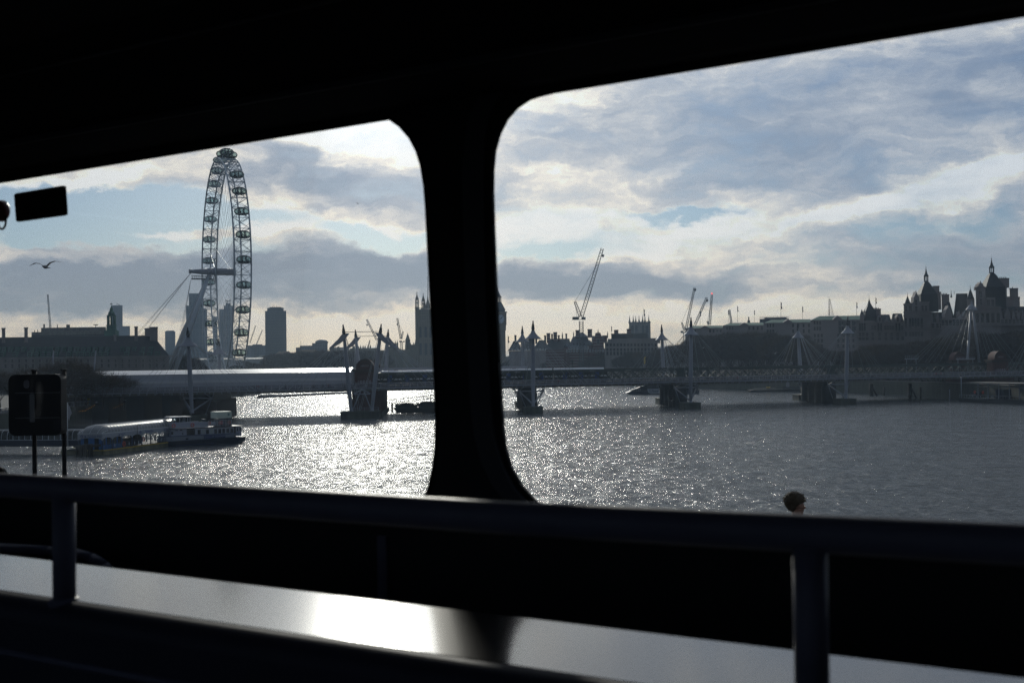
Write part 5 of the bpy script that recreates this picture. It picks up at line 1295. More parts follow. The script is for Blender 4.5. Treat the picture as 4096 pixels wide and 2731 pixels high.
# ------------------------------------------------------------------ green roofed ministry
mo = bld('green_roofed_offices', 'long pale stone offices in four steps under green copper roofs behind the trees', 'building', 3100, 800)
M_['ashlar'] = mat('pink_grey_ashlar', (.23, .20, .195), .85, var=.12, vs=.12)
wings = [(2745, 2895, 1301, 1313, 930), (2894, 3060, 1289, 1302, 880), (3057, 3248, 1276, 1291, 830), (3245, 3456, 1261, 1280, 760)]
for i, (a, b2, yr, ye, Yw) in enumerate(wings):
    xm = (a + b2) / 2
    mb = BB(); mb.b(a, b2, ye, 0, Yw, 36, LZ); wg = mb.build('wing', M_['ashlar'], mo)
    mb = BB(); mb.b(a - 1, b2 + 1, ye - 1, ye + 2, Yw - .9, 38); mb.b(a, b2, ye + 24, ye + 26, Yw - .3, 1); mb.build('cornice', M_['ashlar'], wg)
    mb = MB(); mb.gable(X_(a - 1, Yw), X_(b2 + 1, Yw), Yw - 1.2, Yw + 37, Z_(ye - 1, Yw, xm), Z_(yr, Yw, xm), 5, 1, ridge=8); mb.build('roof', M_['copper'], wg)
    pm = a + (b2 - a) * .5; hw = 20
    mb = MB(); mb.prism([[(X_(pm - hw, Yw), Z_(ye - 1, Yw, xm)), (X_(pm + hw, Yw), Z_(ye - 1, Yw, xm)), (X_(pm, Yw), Z_(yr + 1, Yw, xm))]], lambda x, z, y: Vector((x, y, z)), Yw - 1.8, Yw + 3); mb.build('pediment', M_['ashlar'], wg)
    windows(mo, [(px, ye + 11) for px in (a + 16, a + 27, a + 38)] + [(px, ye + 11) for px in lerp(pm + 22, b2 - 10, 4)], Yw, 1.1, 2.1)
    if i >= 2:
        windows(mo, [(px, ye + 33) for px in (a + 16, a + 27, a + 38)] + [(px, ye + 33) for px in lerp(pm + 22, b2 - 10, 4)], Yw, 1.1, 2.6)
    if i == 3:
        windows(mo, [(px, ye + q) for q in (62, 82, 104) for px in (a + 16, a + 30, a + 44, a + 110, a + 130, a + 150, a + 170, a + 190)], Yw, 1.1, 2.0)
        windows(mo, [(px, ye + 30) for px in (3362, 3380, 3398, 3416, 3434)], Yw - .02, 1.7, 8.0, 'slate_dark', .1)
for (px, y0, y1, Yw, fl) in ((2803, 1300, 1240, 930, 24), (2916, 1290, 1238, 885, 20), (2953, 1289, 1222, 880, 24), (3020, 1288, 1238, 880, 20), (3127, 1277, 1205, 830, 30), (3213, 1277, 1223, 830, 24), (3430, 1263, 1206, 760, 26)):
    w8 = {2803: 'near the cranes', 2916: 'beside the short crane', 2953: 'tall one beside the short crane', 3020: 'right of the little lantern', 3127: 'over the scaffolded block', 3213: 'near the end of the third roof step', 3430: 'at the right end of the green roofs'}[px]
    flagpole(px, y0, y1, Yw, 'flagpole on the green roof ' + w8, fl, .1)
rm = bld('radio_mast', 'lattice radio mast on the highest green roof', 'mast', 3325, 770)
mb = MB(); lattice(mb, (X_(3327, 770), 770, Z_(1262, 770, 3325)), (X_(3322, 770), 770, Z_(1195, 770, 3325)), 2.6, .5, 8, .07); mb.tube((X_(3322, 770), 770, Z_(1262, 770, 3325)), (X_(3321, 770), 770, Z_(1185, 770, 3325)), .13, .05, 5); mb.build('lattice', M_['steel_dark'], rm)
sc2 = bld('scaffolded_block', 'building wrapped in scaffolding poking above the green roofs', 'building', 3100, 1000)
mb = BB(); mb.b(3041, 3158, 1275, 0, 1000, 25, LZ); mb.b(3060, 3150, 1269, 1276, 1004, 18); mb.build('core', M_['tower_fine'], sc2)
mb = BB()
for px in lerp(3042, 3158, 24): mb.b(px - .4, px + .4, 1264 + 3 * math.sin(px * .05), 1285, 999.5, .3)
for y in (1267, 1271, 1276, 1281): mb.b(3042, 3158, y, y + .6, 999.4, .1)
mb.build('scaffolding', M_['steel_dark'], sc2)
ln = bld('roof_lantern', 'little domed lantern above the second green roof step', 'lantern', 3003, 900)
mb = MB(); zz_ = lambda y: Z_(y, 900, 3003); mb.lathe([(1.0, LZ), (1.0, zz_(1284)), (.8, zz_(1280)), (.35, zz_(1278)), (.35, zz_(1273)), (.5, zz_(1270)), (.1, zz_(1265))], (X_(3003, 900), 905, 0), 10); mb.build('dome', M_['slate_dark'], ln)
# ------------------------------------------------------------------ the chateau-like blocks on the right
def pavilion(t, px, Y, base_w, y_base, y_mid, top_w, y_top, lan=True, lw=17, y_l=None, y_c=None, y_f=None, m='slate_dark'):
    s = Y / F; z = lambda y: Z_(y, Y, px); r2 = math.sqrt(2)
    mb = MB(); mb.lathe([(base_w / 2 * s * r2 * 1.02, z(y_base)), (base_w / 2 * s * r2 * .96, z(y_mid)), (top_w / 2 * s * r2 * 1.5, z(y_top + 8)), (top_w / 2 * s * r2, z(y_top))], (X_(px, Y + base_w / 2 * s), Y + base_w / 2 * s, 0), 4, smooth=False, phase=PI / 4)
    r = mb.build('pyramid_roof', M_[m], t)
    if lan:
        c = Vector((X_(px, Y + base_w / 2 * s), Y + base_w / 2 * s, 0)); mb = MB()
        for k in range(8):
            a = 2 * PI * k / 8 + PI / 8; q = c + Vector((math.cos(a), math.sin(a), 0)) * (lw * .44 * s); mb.tube(q + Zv * z(y_top), q + Zv * z(y_l), .16, n=4)
        mb.lathe([(lw * .5 * s, z(y_top + 2)), (lw * .5 * s, z(y_top - 6))], c, 8, smooth=False, phase=PI / 8); mb.lathe([(lw * .55 * s, z(y_l + 1)), (lw * .6 * s, z(y_l)), (lw * .33 * s, z(y_l - (y_l - y_c) * .45)), (lw * .12 * s, z(y_c)), (lw * .13 * s, z(y_c - 3)), (lw * .04 * s, z(y_c - 8)), (lw * .1 * s, z(y_c - 11)), (.03, z(y_c - 16)), (.02, z(y_f))], c, 8, phase=PI / 8)
        mb.build('lantern', M_['slate'], r)
    return r
def chim(t, x0, x1, y0, y1, Y, m='stone_pink', pots=3):
    mb = BB(); mb.b(x0, x1, y0, y1, Y, 3.2); mb.b(x0 - 1, x1 + 1, y0 - 1, y0 + 3, Y - .4, 4.0); c = mb.build('chimney', M_[m], t)
    mb = MB()
    for k in range(pots): x = x0 + (x1 - x0) * (k + 1) / (pots + 1); mb.tube((X_(x, Y), Y + 1.5, Z_(y0 - 1, Y, x)), (X_(x, Y), Y + 1.5, Z_(y0 - 6, Y, x)), .2, n=6)
    mb.build('chimney_pots', M_['brick_dark'], c)
Y1 = 610
cb = bld('chateau_block', 'pale stone chateau-style block with the smallest pyramid roof, left end of the group', 'building', 3520, Y1, 'chateau-style blocks')
mb = BB(); mb.b(3429, 3622, 1290, 0, Y1, 30, LZ); mb.b(3444, 3503, 1283, 1292, Y1 + .4, 20); mb.b(3443, 3459, 1256, 1285, Y1 + 1, 4); w_ = mb.build('wall', M_['stone_pink'], cb)
mb = BB(); mb.b(3427, 3623, 1288, 1291, Y1 - .8, 4); mb.b(3428, 3622, 1326, 1329, Y1 - .7, 3); mb.b(3428, 3622, 1345, 1347, Y1 - .5, 2)
for px in lerp(3432, 3616, 47): mb.b(px - .8, px + .8, 1321, 1326, Y1 - .6, .3)
mb.build('balcony_course', M_['stone_pink'], w_)
pavilion(cb, 3481, Y1 + 2, 44, 1284, 1245, 10, 1212, True, 8, 1207, 1195, 1180)
mb = MB(); cone_roof(mb, 3451, 1256, 1236, 15, Y1 + 1, 8); cone_roof(mb, 3462, 1250, 1236, 6, Y1 + 1, 8); mb.build('turret_roof', M_['slate'], cb)
mb = MB(); mb.gable(X_(3500, Y1), X_(3572, Y1), Y1 + 1, Y1 + 24, Z_(1290, Y1, 3540), Z_(1256, Y1, 3540), 1, 1, ridge=6); mb.gable(X_(3568, Y1), X_(3622, Y1), Y1 + 1, Y1 + 24, Z_(1290, Y1, 3590), Z_(1252, Y1, 3590), 1, 1, ridge=6); mb.build('mansard_roof', M_['slate_dark'], cb)
chim(cb, 3501, 3527, 1235, 1278, Y1 + 4)
def gabled(t, px, w, yt, yb, Y, m='stone_pink', k=0):
    s = Y / F; cx = X_(px, Y); z = lambda y: Z_(y, Y, px); h = w / 2 * s
    mb = MB(); mb.prism([[(cx - h, z(yb)), (cx - h, z(yt + (yb - yt) * .55)), (cx - h * .7, z(yt + (yb - yt) * .5)), (cx - h * .62, z(yt + (yb - yt) * .28)), (cx - h * .3, z(yt + (yb - yt) * .18)), (cx, z(yt)), (cx + h * .3, z(yt + (yb - yt) * .18)), (cx + h * .62, z(yt + (yb - yt) * .28)), (cx + h * .7, z(yt + (yb - yt) * .5)), (cx + h, z(yt + (yb - yt) * .55)), (cx + h, z(yb))]], lambda a, b, d: Vector((a, d, b)), Y - .6, Y + 3.5)
    mb.tube((cx, Y, z(yt)), (cx, Y, z(yt - 5)), .22, .08, 6)
    mb.build('gable', M_[m], t)
for (px, w, yt) in ((3522, 18, 1258), (3594, 20, 1258), (3549, 8, 1276), (3573, 8, 1276)): gabled(cb, px, w, yt, 1292, Y1 - .1)
windows(cb, [(px, 1306) for px in (3442, 3451, 3461)] + [(px, 1306) for px in (3516, 3527, 3588, 3600)], Y1, .85, 4.6, arch=True)
windows(cb, [(px, 1311) for px in (3492, 3502, 3543, 3553, 3564, 3574, 3611)] + [(px, 1339) for px in (3442, 3455, 3470, 3492, 3520, 3545, 3568, 3592)], Y1, 1.15, 2.0, frame='stone_pink')
windows(cb, [(px, 1353) for px in (3442, 3455, 3470, 3492, 3520, 3545, 3568, 3592, 3612)], Y1, 1.3, 1.7, frame='stone_pink')
windows(cb, [(3522, 1277), (3594, 1277)], Y1 - .72, .9, 2.0, arch=True)
Y2 = 585
c2 = bld('chateau_block', 'pale stone chateau-style block under the middle tall pyramid roof with lantern', 'building', 3700, Y2, 'chateau-style blocks')
mb = BB(); mb.b(3618, 3726, 1247, 0, Y2, 34, LZ); mb.b(3619, 3652, 1217, 1250, Y2 + .6, 8); mb.b(3684, 3721, 1209, 1250, Y2 + .6, 8); mb.b(3726, 3775, 1288, 0, Y2 + 1, 26, LZ); w_ = mb.build('wall', M_['stone_pink'], c2)
mb = BB(); mb.b(3616, 3728, 1259, 1262, Y2 - .7, 3); mb.b(3617, 3654, 1214, 1217, Y2, 9); mb.b(3682, 3723, 1206, 1209, Y2, 9); mb.b(3617, 3776, 1313, 1316, Y2 - .7, 3); mb.b(3617, 3727, 1245, 1248, Y2 - .4, 2)
for px in lerp(3620, 3724, 30): mb.b(px - .8, px + .8, 1308, 1313, Y2 - .6, .3)
mb.build('balcony_course', M_['stone_pink'], w_)
pavilion(c2, 3711, Y2 + 4, 70, 1246, 1176, 17, 1127, True, 17, 1103, 1079, 1053)
mb = MB(); cone_roof(mb, 3635, 1216, 1182, 27, Y2 + 1, 8); spike(mb, 3635, 1183, 1169, Y2 + 3); mb.build('turret_roof', M_['slate_dark'], c2)
gabled(c2, 3669, 34, 1166, 1248, Y2)
mb = MB(); mb.gable(X_(3722, Y2), X_(3778, Y2), Y2 + 2, Y2 + 26, Z_(1288, Y2, 3750), Z_(1246, Y2, 3750), 0, 0, ridge=6); mb.build('mansard_roof', M_['slate_dark'], c2)
chim(c2, 3737, 3763, 1144, 1170, Y2 + 9, pots=0); chim(c2, 3735, 3769, 1168, 1238, Y2 + 9, pots=0); chim(c2, 3771, 3802, 1178, 1250, Y2 + 12, pots=4)
for px in (3727, 3753): gabled(c2, px, 12, 1250, 1290, Y2 + .6)
windows(c2, [(3669, 1210), (3669, 1236)] + [(3628, 1235), (3642, 1235), (3694, 1233), (3708, 1233)], Y2 - .62 + 1.25 * 0, 1.0, 2.4, frame='stone_pink')
windows(c2, [(px, 1288) for px in (3626, 3643, 3654, 3665, 3676, 3690)], Y2, .95, 3.8, arch=True)
windows(c2, [(px, 1307) for px in (3626, 3643, 3665, 3690)] + [(px, 1336) for px in (3626, 3643, 3654, 3665, 3676, 3690)] + [(px, 1303) for px in (3735, 3752, 3766)], Y2, 1.1, 1.9, frame='stone_pink')
Y3 = 550
c3_ = bld('chateau_block', 'pale stone chateau-style block under the tallest pyramid roof at the right edge', 'building', 3980, Y3, 'chateau-style blocks')
mb = BB(); mb.b(3768, 3906, 1276, 0, Y3 + 6, 26, LZ); mb.b(3900, 4008, 1232, 0, Y3, 36, LZ); mb.b(3872, 3903, 1195, 1280, Y3 + 4, 9); mb.b(3908, 3948, 1150, 1235, Y3 + 1, 8); mb.b(3950, 3986, 1190, 1235, Y3 + 1, 8); mb.b(4008, 4300, 1270, 0, Y3 + 2, 30, LZ); w_ = mb.build('wall', M_['stone_pink'], c3_)
mb = BB(); mb.b(3898, 4010, 1230, 1233, Y3 - .8, 3); mb.b(3898, 4010, 1246, 1249, Y3 - .8, 3); mb.b(3766, 4302, 1298, 1302, Y3 - .9, 3); mb.b(3906, 3950, 1148, 1152, Y3 + .4, 9); mb.b(3770, 3898, 1270, 1277, Y3 + 5, 2)
for px in lerp(3902, 4006, 30): mb.b(px - .8, px + .8, 1224, 1230, Y3 - .7, .3)
for px in lerp(3770, 4096, 80): mb.b(px - .8, px + .8, 1293, 1298, Y3 - .7, .3)
mb.build('balcony_course', M_['stone_pink'], w_)
pavilion(c3_, 3974, Y3 + 4, 80, 1232, 1147, 19, 1092, True, 19, 1068, 1044, 1013)
mb = MB(); mb.gable(X_(3816, Y3 + 8), X_(3880, Y3 + 8), Y3 + 8, Y3 + 30, Z_(1276, Y3 + 8, 3850), Z_(1172, Y3 + 8, 3850), 1.5, .5, ridge=7); mb.gable(X_(3766, Y3 + 8), X_(3822, Y3 + 8), Y3 + 8, Y3 + 30, Z_(1276, Y3 + 8, 3790), Z_(1205, Y3 + 8, 3790), 2, 2, ridge=4); mb.gable(X_(4006, Y3), X_(4302, Y3), Y3 + 3, Y3 + 32, Z_(1270, Y3, 4100), Z_(1222, Y3, 4100), 1, 1, ridge=8); mb.build('mansard_roof', M_['slate_dark'], c3_)
mb = MB(); cone_roof(mb, 3887, 1195, 1152, 30, Y3 + 4, 10); spike(mb, 3887, 1154, 1141, Y3 + 6); cone_roof(mb, 3810, 1190, 1168, 8, Y3 + 7, 8); spike(mb, 3810, 1170, 1158, Y3 + 7); spike(mb, 3822, 1176, 1162, Y3 + 12); mb.build('turret_roof', M_['slate_dark'], c3_)
gabled(c3_, 3928, 30, 1128, 1160, Y3 + 1); gabled(c3_, 4032, 24, 1232, 1274, Y3 + 1.6); gabled(c3_, 3796, 28, 1222, 1280, Y3 + 5.4)
for px in (3840, 3862, 4008, 4056, 4076, 4092): gabled(c3_, px, 11, 1240 if px > 3900 else 1246, 1276, Y3 + 5.5 if px < 3900 else Y3 + 1.5)
chim(c3_, 4004, 4043, 1113, 1150, Y3 + 16, pots=4); chim(c3_, 4002, 4033, 1145, 1190, Y3 + 12, pots=0); chim(c3_, 4003, 4044, 1187, 1245, Y3 + 12, pots=0); chim(c3_, 4044, 4078, 1153, 1192, Y3 + 16, pots=1); chim(c3_, 4040, 4084, 1188, 1250, Y3 + 16.5, pots=0); chim(c3_, 4066, 4076, 1226, 1256, Y3 + 8, pots=0); chim(c3_, 3777, 3792, 1190, 1222, Y3 + 14, pots=0)
windows(c3_, [(3928, 1178), (3928, 1207), (3958, 1211), (3975, 1211)], Y3 + .38, 1.2, 2.8, frame='stone_pink')
windows(c3_, [(px, 1271) for px in lerp(3912, 3996, 5)], Y3, 1.3, 4.2, arch=True)
windows(c3_, [(px, 1286) for px in lerp(4012, 4090, 6)] + [(px, 1290) for px in (3906, 3925, 3945, 3965, 3985)], Y3 + 1.9, 1.2, 1.9, frame='stone_pink')
windows(c3_, [(px, 1288) for px in lerp(3775, 3892, 9)], Y3 + 6, 1.2, 3.4, arch=True)
flagpole(3507, 1262, 1188, Y1 + 3, 'flagpole rising beside the small pyramid roof', 26, .1)
# neutral low city blocks closing the horizon
for (x0, x1, yt, Y, lab) in ((700, 1100, 1440, 1700, 'low far terrace under the wheel'), (1900, 2200, 1425, 1400, 'low far terrace behind the clock tower'), (2600, 2760, 1392, 1100, 'low dark roofs left of the red crane'), (4080, 4500, 1300, 640, 'stone block past the right edge')):
    t = bld('city_block', lab, 'building', (x0 + x1) / 2, Y); mb = BB(); mb.b(x0, x1, yt, 0, Y, 30, LZ); mb.build('wall', M_['far_stone'], t)
    mb = MB(); mb.gable(X_(x0, Y), X_(x1, Y), Y - .4, Y + 30.4, Z_(yt, Y, x0), Z_(yt - 6, Y, x0), 3, 3); mb.build('roof', M_['slate'], t)
# ------------------------------------------------------------------ bare trees
def make_tree(seed, h=20.0, spread=.42, twig=.05, warm=False, levels=4, dens=4, fork=.28):
    rnd_ = random.Random(seed)
    tk, cr_ = MB(), MB()
    top = Vector((rnd_.uniform(-.3, .3), rnd_.uniform(-.3, .3), h * fork))
    tk.tube((0, 0, -.3), top * .5 + Vector((.1, 0, 0)), h * .018, h * .015, 7); tk.tube(top * .5 + Vector((.1, 0, 0)), top, h * .015, h * .013, 7)
    def grow(p, d, L, r, lv):
        n = 3 if lv < 2 else 2
        q = p
        for k in range(n):
            d2 = (d + Vector((rnd_.gauss(0, .16), rnd_.gauss(0, .16), rnd_.gauss(.03, .10)))).normalized()
            q2 = q + d2 * (L / n)
            (tk if lv == 0 else cr_).tube(q, q2, r * (1 - .22 * k), r * (1 - .22 * (k + 1)), 5 if lv < 2 else 3, caps=False)
            if lv < levels and (k > 0 or lv > 0):
                for j in range(rnd_.choice((1, 2)) if lv else 2):
                    a = rnd_.uniform(0, 2 * PI); s = Vector((math.cos(a), math.sin(a), rnd_.uniform(-.25, .65)))
                    grow(q2, (d2 * .75 + s * .75).normalized(), L * rnd_.uniform(.55, .75), max(r * .5, twig * .5), lv + 1)
            q, d = q2, d2
        if lv < levels:
            for j in range(2 if lv < 2 else dens - 1):
                s = Vector((rnd_.gauss(0, .55), rnd_.gauss(0, .55), rnd_.gauss(.15, .4)))
                grow(q, (d + s).normalized(), L * .62, max(r * .45, twig * .5), lv + 1)
        else:
            for j in range(dens):
                s = Vector((rnd_.gauss(0, .7), rnd_.gauss(0, .7), rnd_.gauss(.25, .5)))
                e = q + (d + s).normalized() * (L * rnd_.uniform(.7, 1.3)); cr_.tube(p.lerp(q, rnd_.random()), e, twig, twig * .5, 3, caps=False)
    nl = 6
    for i in range(nl):
        a = 2 * PI * i / nl + rnd_.uniform(-.3, .3); up = rnd_.uniform(.7, 1.5)
        grow(top * rnd_.uniform(.8, 1), Vector((math.cos(a) * spread * 2, math.sin(a) * spread * 2, up)).normalized(), h * .30, h * .008, 0)
    grow(top, Vector((0, 0, 1)), h * .32, h * .009, 0)
    zmax = max(v.z for v in cr_.v); k = h / zmax
    for m_ in (tk, cr_): m_.v = [Vector((v.x * k, v.y * k, v.z * k)) for v in m_.v]
    return tk.build('trunk', M_['bark'], None, fix=False), cr_.build('crown', M_['twig_warm' if warm else 'twig'], None, fix=False)
PROTO = {}
def tree(name, label, x, y, h, kind, group, sc=1.0, z=LZ):
    if kind not in PROTO: PROTO[kind] = [make_tree(*kind)] + [False]
    (tk, cr_), used = PROTO[kind]
    t = thing(name, label, 'tree', (x, y, z), group)
    hh = kind[1]; s = h / hh
    if not used:
        tk.parent = t; cr_.parent = t; PROTO[kind][1] = True
    else:
        for o in (tk, cr_): c = o.copy(); COL.objects.link(c); c.parent = t
    t.scale = (s * sc, s * sc, s); t.rotation_euler.z = random.uniform(0, 6.28)
    return t
def bank_y(px):
    k = (px - 2048) / F
    for (x0, y0), (x1, y1) in zip(N_BANK, N_BANK[1:]):
        f0, f1 = x0 - k * y0, x1 - k * y1
        if f0 >= 0 > f1: return y0 + (y1 - y0) * f0 / (f0 - f1)
    return 900
TOPS = [(1990, 1440), (2100, 1432), (2300, 1418), (2420, 1404), (2600, 1398), (2660, 1380), (2740, 1362), (2790, 1335), (2860, 1322), (3100, 1318), (3190, 1332), (3260, 1378), (3400, 1398), (3470, 1372), (3620, 1366), (3720, 1345), (3800, 1328), (3950, 1318), (4200, 1305)]
def topy(px):
    for (a, ya), (b2, yb) in zip(TOPS, TOPS[1:]):
        if a <= px <= b2: return ya + (yb - ya) * (px - a) / (b2 - a)
    return 1310
kinds = [(11, 24.0, .42, .06, False, 3, 5), (12, 24.0, .46, .06, False, 3, 5), (13, 24.0, .40, .06, True, 3, 5)]
MARKS = [(2080, 'right of the clock tower'), (2180, 'behind the middle pair of masts'), (2260, 'below the dark end of the brick mansion'), (2340, 'below the blue roof of the brick mansion'), (2430, 'below the striped gable'), (2520, 'below the left half of the pale offices'), (2600, 'beside the gilded statue'), (2700, 'right of the gilded statue'), (2790, 'below the cranes'), (2900, 'below the lowest green roof'), (3000, 'below the second green roof'), (3130, 'below the scaffolded block'), (3250, 'below the third green roof'), (3350, 'below the radio mast'), (3450, 'below the highest green roof'), (3540, 'below the smallest pyramid roof'), (3630, 'left of the middle pyramid roof'), (3740, 'below the middle pyramid roof'), (3850, 'below the mansard roof'), (3940, 'behind the tall A-shaped mast'), (4010, 'below the tallest pyramid roof'), (4060, 'right of the tallest pyramid roof'), (4110, 'at the right edge of the view'), (9999, 'just past the right edge of the view')]
def mark(x):
    return next(l for m, l in MARKS if x < m)
px = 2010
while px < 4230:
    for row, (dy, dt) in enumerate(((14, 10), (40, 0), (70, 4))):
        x_ = px + random.uniform(-12, 12) + row * 14
        ty = topy(x_) + dt + random.uniform(-5, 9)
        tB_ = tb(x_, 0); Yb = (B0 + Bb * tB_).y
        Y = max(bank_y(x_) + dy, Yb + 64 + dy * .6)
        X = X_(x_, Y); h = Z_(ty, Y, x_) - LZ
        if h > 4: tree('plane_tree', ('front-row', 'middle-row', 'back-row')[row] + ' bare plane tree on the far embankment, ' + mark(x_), X, Y, h, kinds[random.randrange(3)], 'bare plane trees along the far embankment')
    px += 44
for i, px in enumerate(range(1120, 1500, 27)):
    Y = 980 + random.uniform(-30, 60); yt = 1400 + max(0, (1230 - px) * .12) + random.uniform(-5, 6)
    tree('embankment_tree', 'hazy bare tree in the clump ' + ('below the warm tiled roofs' if px < 1260 else 'left of the twin masts' if px < 1370 else 'between the twin masts' if px < 1450 else 'right of the twin masts') + (', front one' if Y < 990 else ', one standing further back'), X_(px, Y), Y, Z_(yt, Y, px) - LZ, (21, 24.0, .42, .13, False, 3, 5), 'hazy trees below the gothic palace', 1.3)
for (px, yt, Y) in ((715, 1412, 760), (755, 1405, 765), (690, 1425, 770), (960, 1432, 800), (1010, 1440, 820), (1080, 1445, 830)):
    tree('garden_tree', 'round bare garden tree ' + {715: 'under the wheel support leg, middle of three', 755: 'right of the wheel support leg, last of three', 690: 'left of the wheel support leg, first of three', 960: 'at the foot of the wheel rim', 1010: 'left of the dark office tower', 1080: 'below the dark office tower'}[px], X_(px, Y), Y, Z_(yt, Y, px) - LZ, (22, 18.0, .5, .085, False, 3, 5), 'garden trees round the wheel', 1.15)
left = [(-60, 318, 1450), (0, 330, 1466), (58, 322, 1462), (110, 336, 1452), (150, 322, 1458), (205, 338, 1428), (245, 330, 1418), (300, 338, 1412), (345, 344, 1440), (410, 346, 1462), (480, 352, 1470), (-20, 350, 1455), (85, 352, 1450), (180, 352, 1438), (270, 352, 1408), (325, 350, 1428), (130, 306, 1475)]
for i, (px, Y, yt) in enumerate(left):
    kd = [(31, 15.0, .44, .022, False, 3, 2), (32, 15.0, .46, .022, True, 3, 2)][i % 2]
    if px == 480: lb, gr = 'bare tree standing alone in front of the pale sheeted bridge end', None
    elif px == 410: lb, gr = 'bare tree second from the right on the walkway, beside the stairs', None
    else: lb, gr = 'bare tree on the south bank walkway ' + ('at the left edge of the view' if px < 20 else 'behind the black sign box' if px < 160 else 'right of the black sign box' if px < 240 else 'behind the pier flagpole' if px < 290 else 'left of the yellow banner' if px < 340 else 'over the yellow banner') + (', riverside row' if Y < 340 else ', inner row'), 'bare trees on the south bank walkway'
    tree('walkway_tree', lb, X_(px, Y), Y, Z_(yt, Y, px) - LZ, kd, gr, 1.05 if px != 480 else 1.25)
# ------------------------------------------------------------------ people
def skin_body(nodes, edges, m, name, root=0, sub=1):
    me = D.meshes.new(name); me.from_pydata([n[:3] for n in nodes], edges, [])
    o = D.objects.new(name, me); COL.objects.link(o)
    md = o.modifiers.new('skin', 'SKIN'); md.use_smooth_shade = True
    if not me.skin_vertices:
        bpy.context.view_layer.objects.active = o; bpy.ops.mesh.customdata_skin_add()
    for v, n in zip(me.skin_vertices[0].data, nodes): v.radius = (n[3], n[4] if len(n) > 4 else n[3]); v.use_root = False
    me.skin_vertices[0].data[root].use_root = True
    sb_ = o.modifiers.new('sub', 'SUBSURF'); sb_.levels = sub; sb_.render_levels = sub
    dg = bpy.context.evaluated_depsgraph_get(); me2 = D.meshes.new_from_object(o.evaluated_get(dg))
    me2.materials.clear(); me2.materials.append(m); me2.name = name
    D.objects.remove(o); D.meshes.remove(me)
    for p in me2.polygons: p.use_smooth = True
    return me2
def human(pose, k=1.0):
    """standing or walking figure facing +x, feet at z = 0, 1.72 m tall; returns nodes, edges"""
    s = {'walk': .26, 'stand': .04, 'stride': .36}[pose]
    N = [(0, 0, .93, .14, .12), (0, 0, 1.12, .13, .11), (.01, 0, 1.33, .17, .11), (.015, 0, 1.45, .08, .07), (.03, 0, 1.53, .055), (.045, 0, 1.60, .085, .075), (.04, 0, 1.68, .08, .075),
         (0, .09, .88, .095), (s * .55, .10, .50, .065), (s, .10, .10, .045), (s + .14, .11, .04, .04),
         (0, -.09, .88, .095), (-s * .25, -.10, .50, .065), (-s, -.10, .12, .045), (-s + .13, -.11, .05, .04),
         (0, .20, 1.40, .06), (-s * .4, .25, 1.14, .045), (-s * .2 + .05, .25, .90, .035), (-s * .1 + .08, .24, .82, .035),
         (0, -.20, 1.40, .06), (s * .3, -.25, 1.14, .045), (s * .7 + .05, -.25, .93, .035), (s * .8 + .08, -.24, .86, .035)]
    E = [(0, 1), (1, 2), (2, 3), (3, 4), (4, 5), (5, 6), (0, 7), (7, 8), (8, 9), (9, 10), (0, 11), (11, 12), (12, 13), (13, 14), (2, 15), (15, 16), (16, 17), (17, 18), (2, 19), (19, 20), (20, 21), (21, 22)]
    return N, E
BODY = {}
for pz in ('walk', 'stand', 'stride'):
    N, E = human(pz)
    body = skin_body(N, E, M_['skin'], 'person_body')
    coatN = [(0, 0, .80, .17, .15), (0, 0, 1.0, .165, .14), (0, 0, 1.2, .16, .135), (.01, 0, 1.36, .19, .13), (.015, 0, 1.46, .10, .09), (0, .21, 1.39, .075), N[16][:3] + (.06,), N[17][:3] + (.05,), (0, -.21, 1.39, .075), N[20][:3] + (.06,), N[21][:3] + (.05,)]
    coat = skin_body(coatN, [(0, 1), (1, 2), (2, 3), (3, 4), (3, 5), (5, 6), (6, 7), (3, 8), (8, 9), (9, 10)], M_['cloth_black'], 'coat')
    trN = [(0, 0, .92, .15, .13), N[7][:3] + (.105,), N[8][:3] + (.078,), N[9][:3] + (.062,), N[11][:3] + (.105,), N[12][:3] + (.078,), N[13][:3] + (.062,)]
    tr_ = skin_body(trN, [(0, 1), (1, 2), (2, 3), (0, 4), (4, 5), (5, 6)], M_['cloth_blue'], 'trousers')
    hair = skin_body([(-.01, 0, 1.58, .06), (.0, 0, 1.66, .088, .082), (.035, 0, 1.715, .06)], [(0, 1), (1, 2)], M_['hair'], 'hair')
    BODY[pz] = (body, coat, tr_, hair)
def person(x, y, z, face, pose, label, coat_m='cloth_black', group=None, k=1.0):
    body, coat, tr_, hair = BODY[pose]
    r = D.objects.new('person', body); COL.objects.link(r); r.location = (x, y, z); r.rotation_euler = (0, 0, face); r.scale = (k, k, k)
    tag(r, label, 'person', group)
    for nm, me in (('coat', coat), ('trousers', tr_), ('hair', hair)):
        if nm == 'coat' and coat_m != 'cloth_black':
            me = me.copy(); me.materials.clear(); me.materials.append(M_[coat_m])
        c = D.objects.new(nm, me); COL.objects.link(c); c.parent = r
    return r
brz = math.atan2(Bb.y, Bb.x)
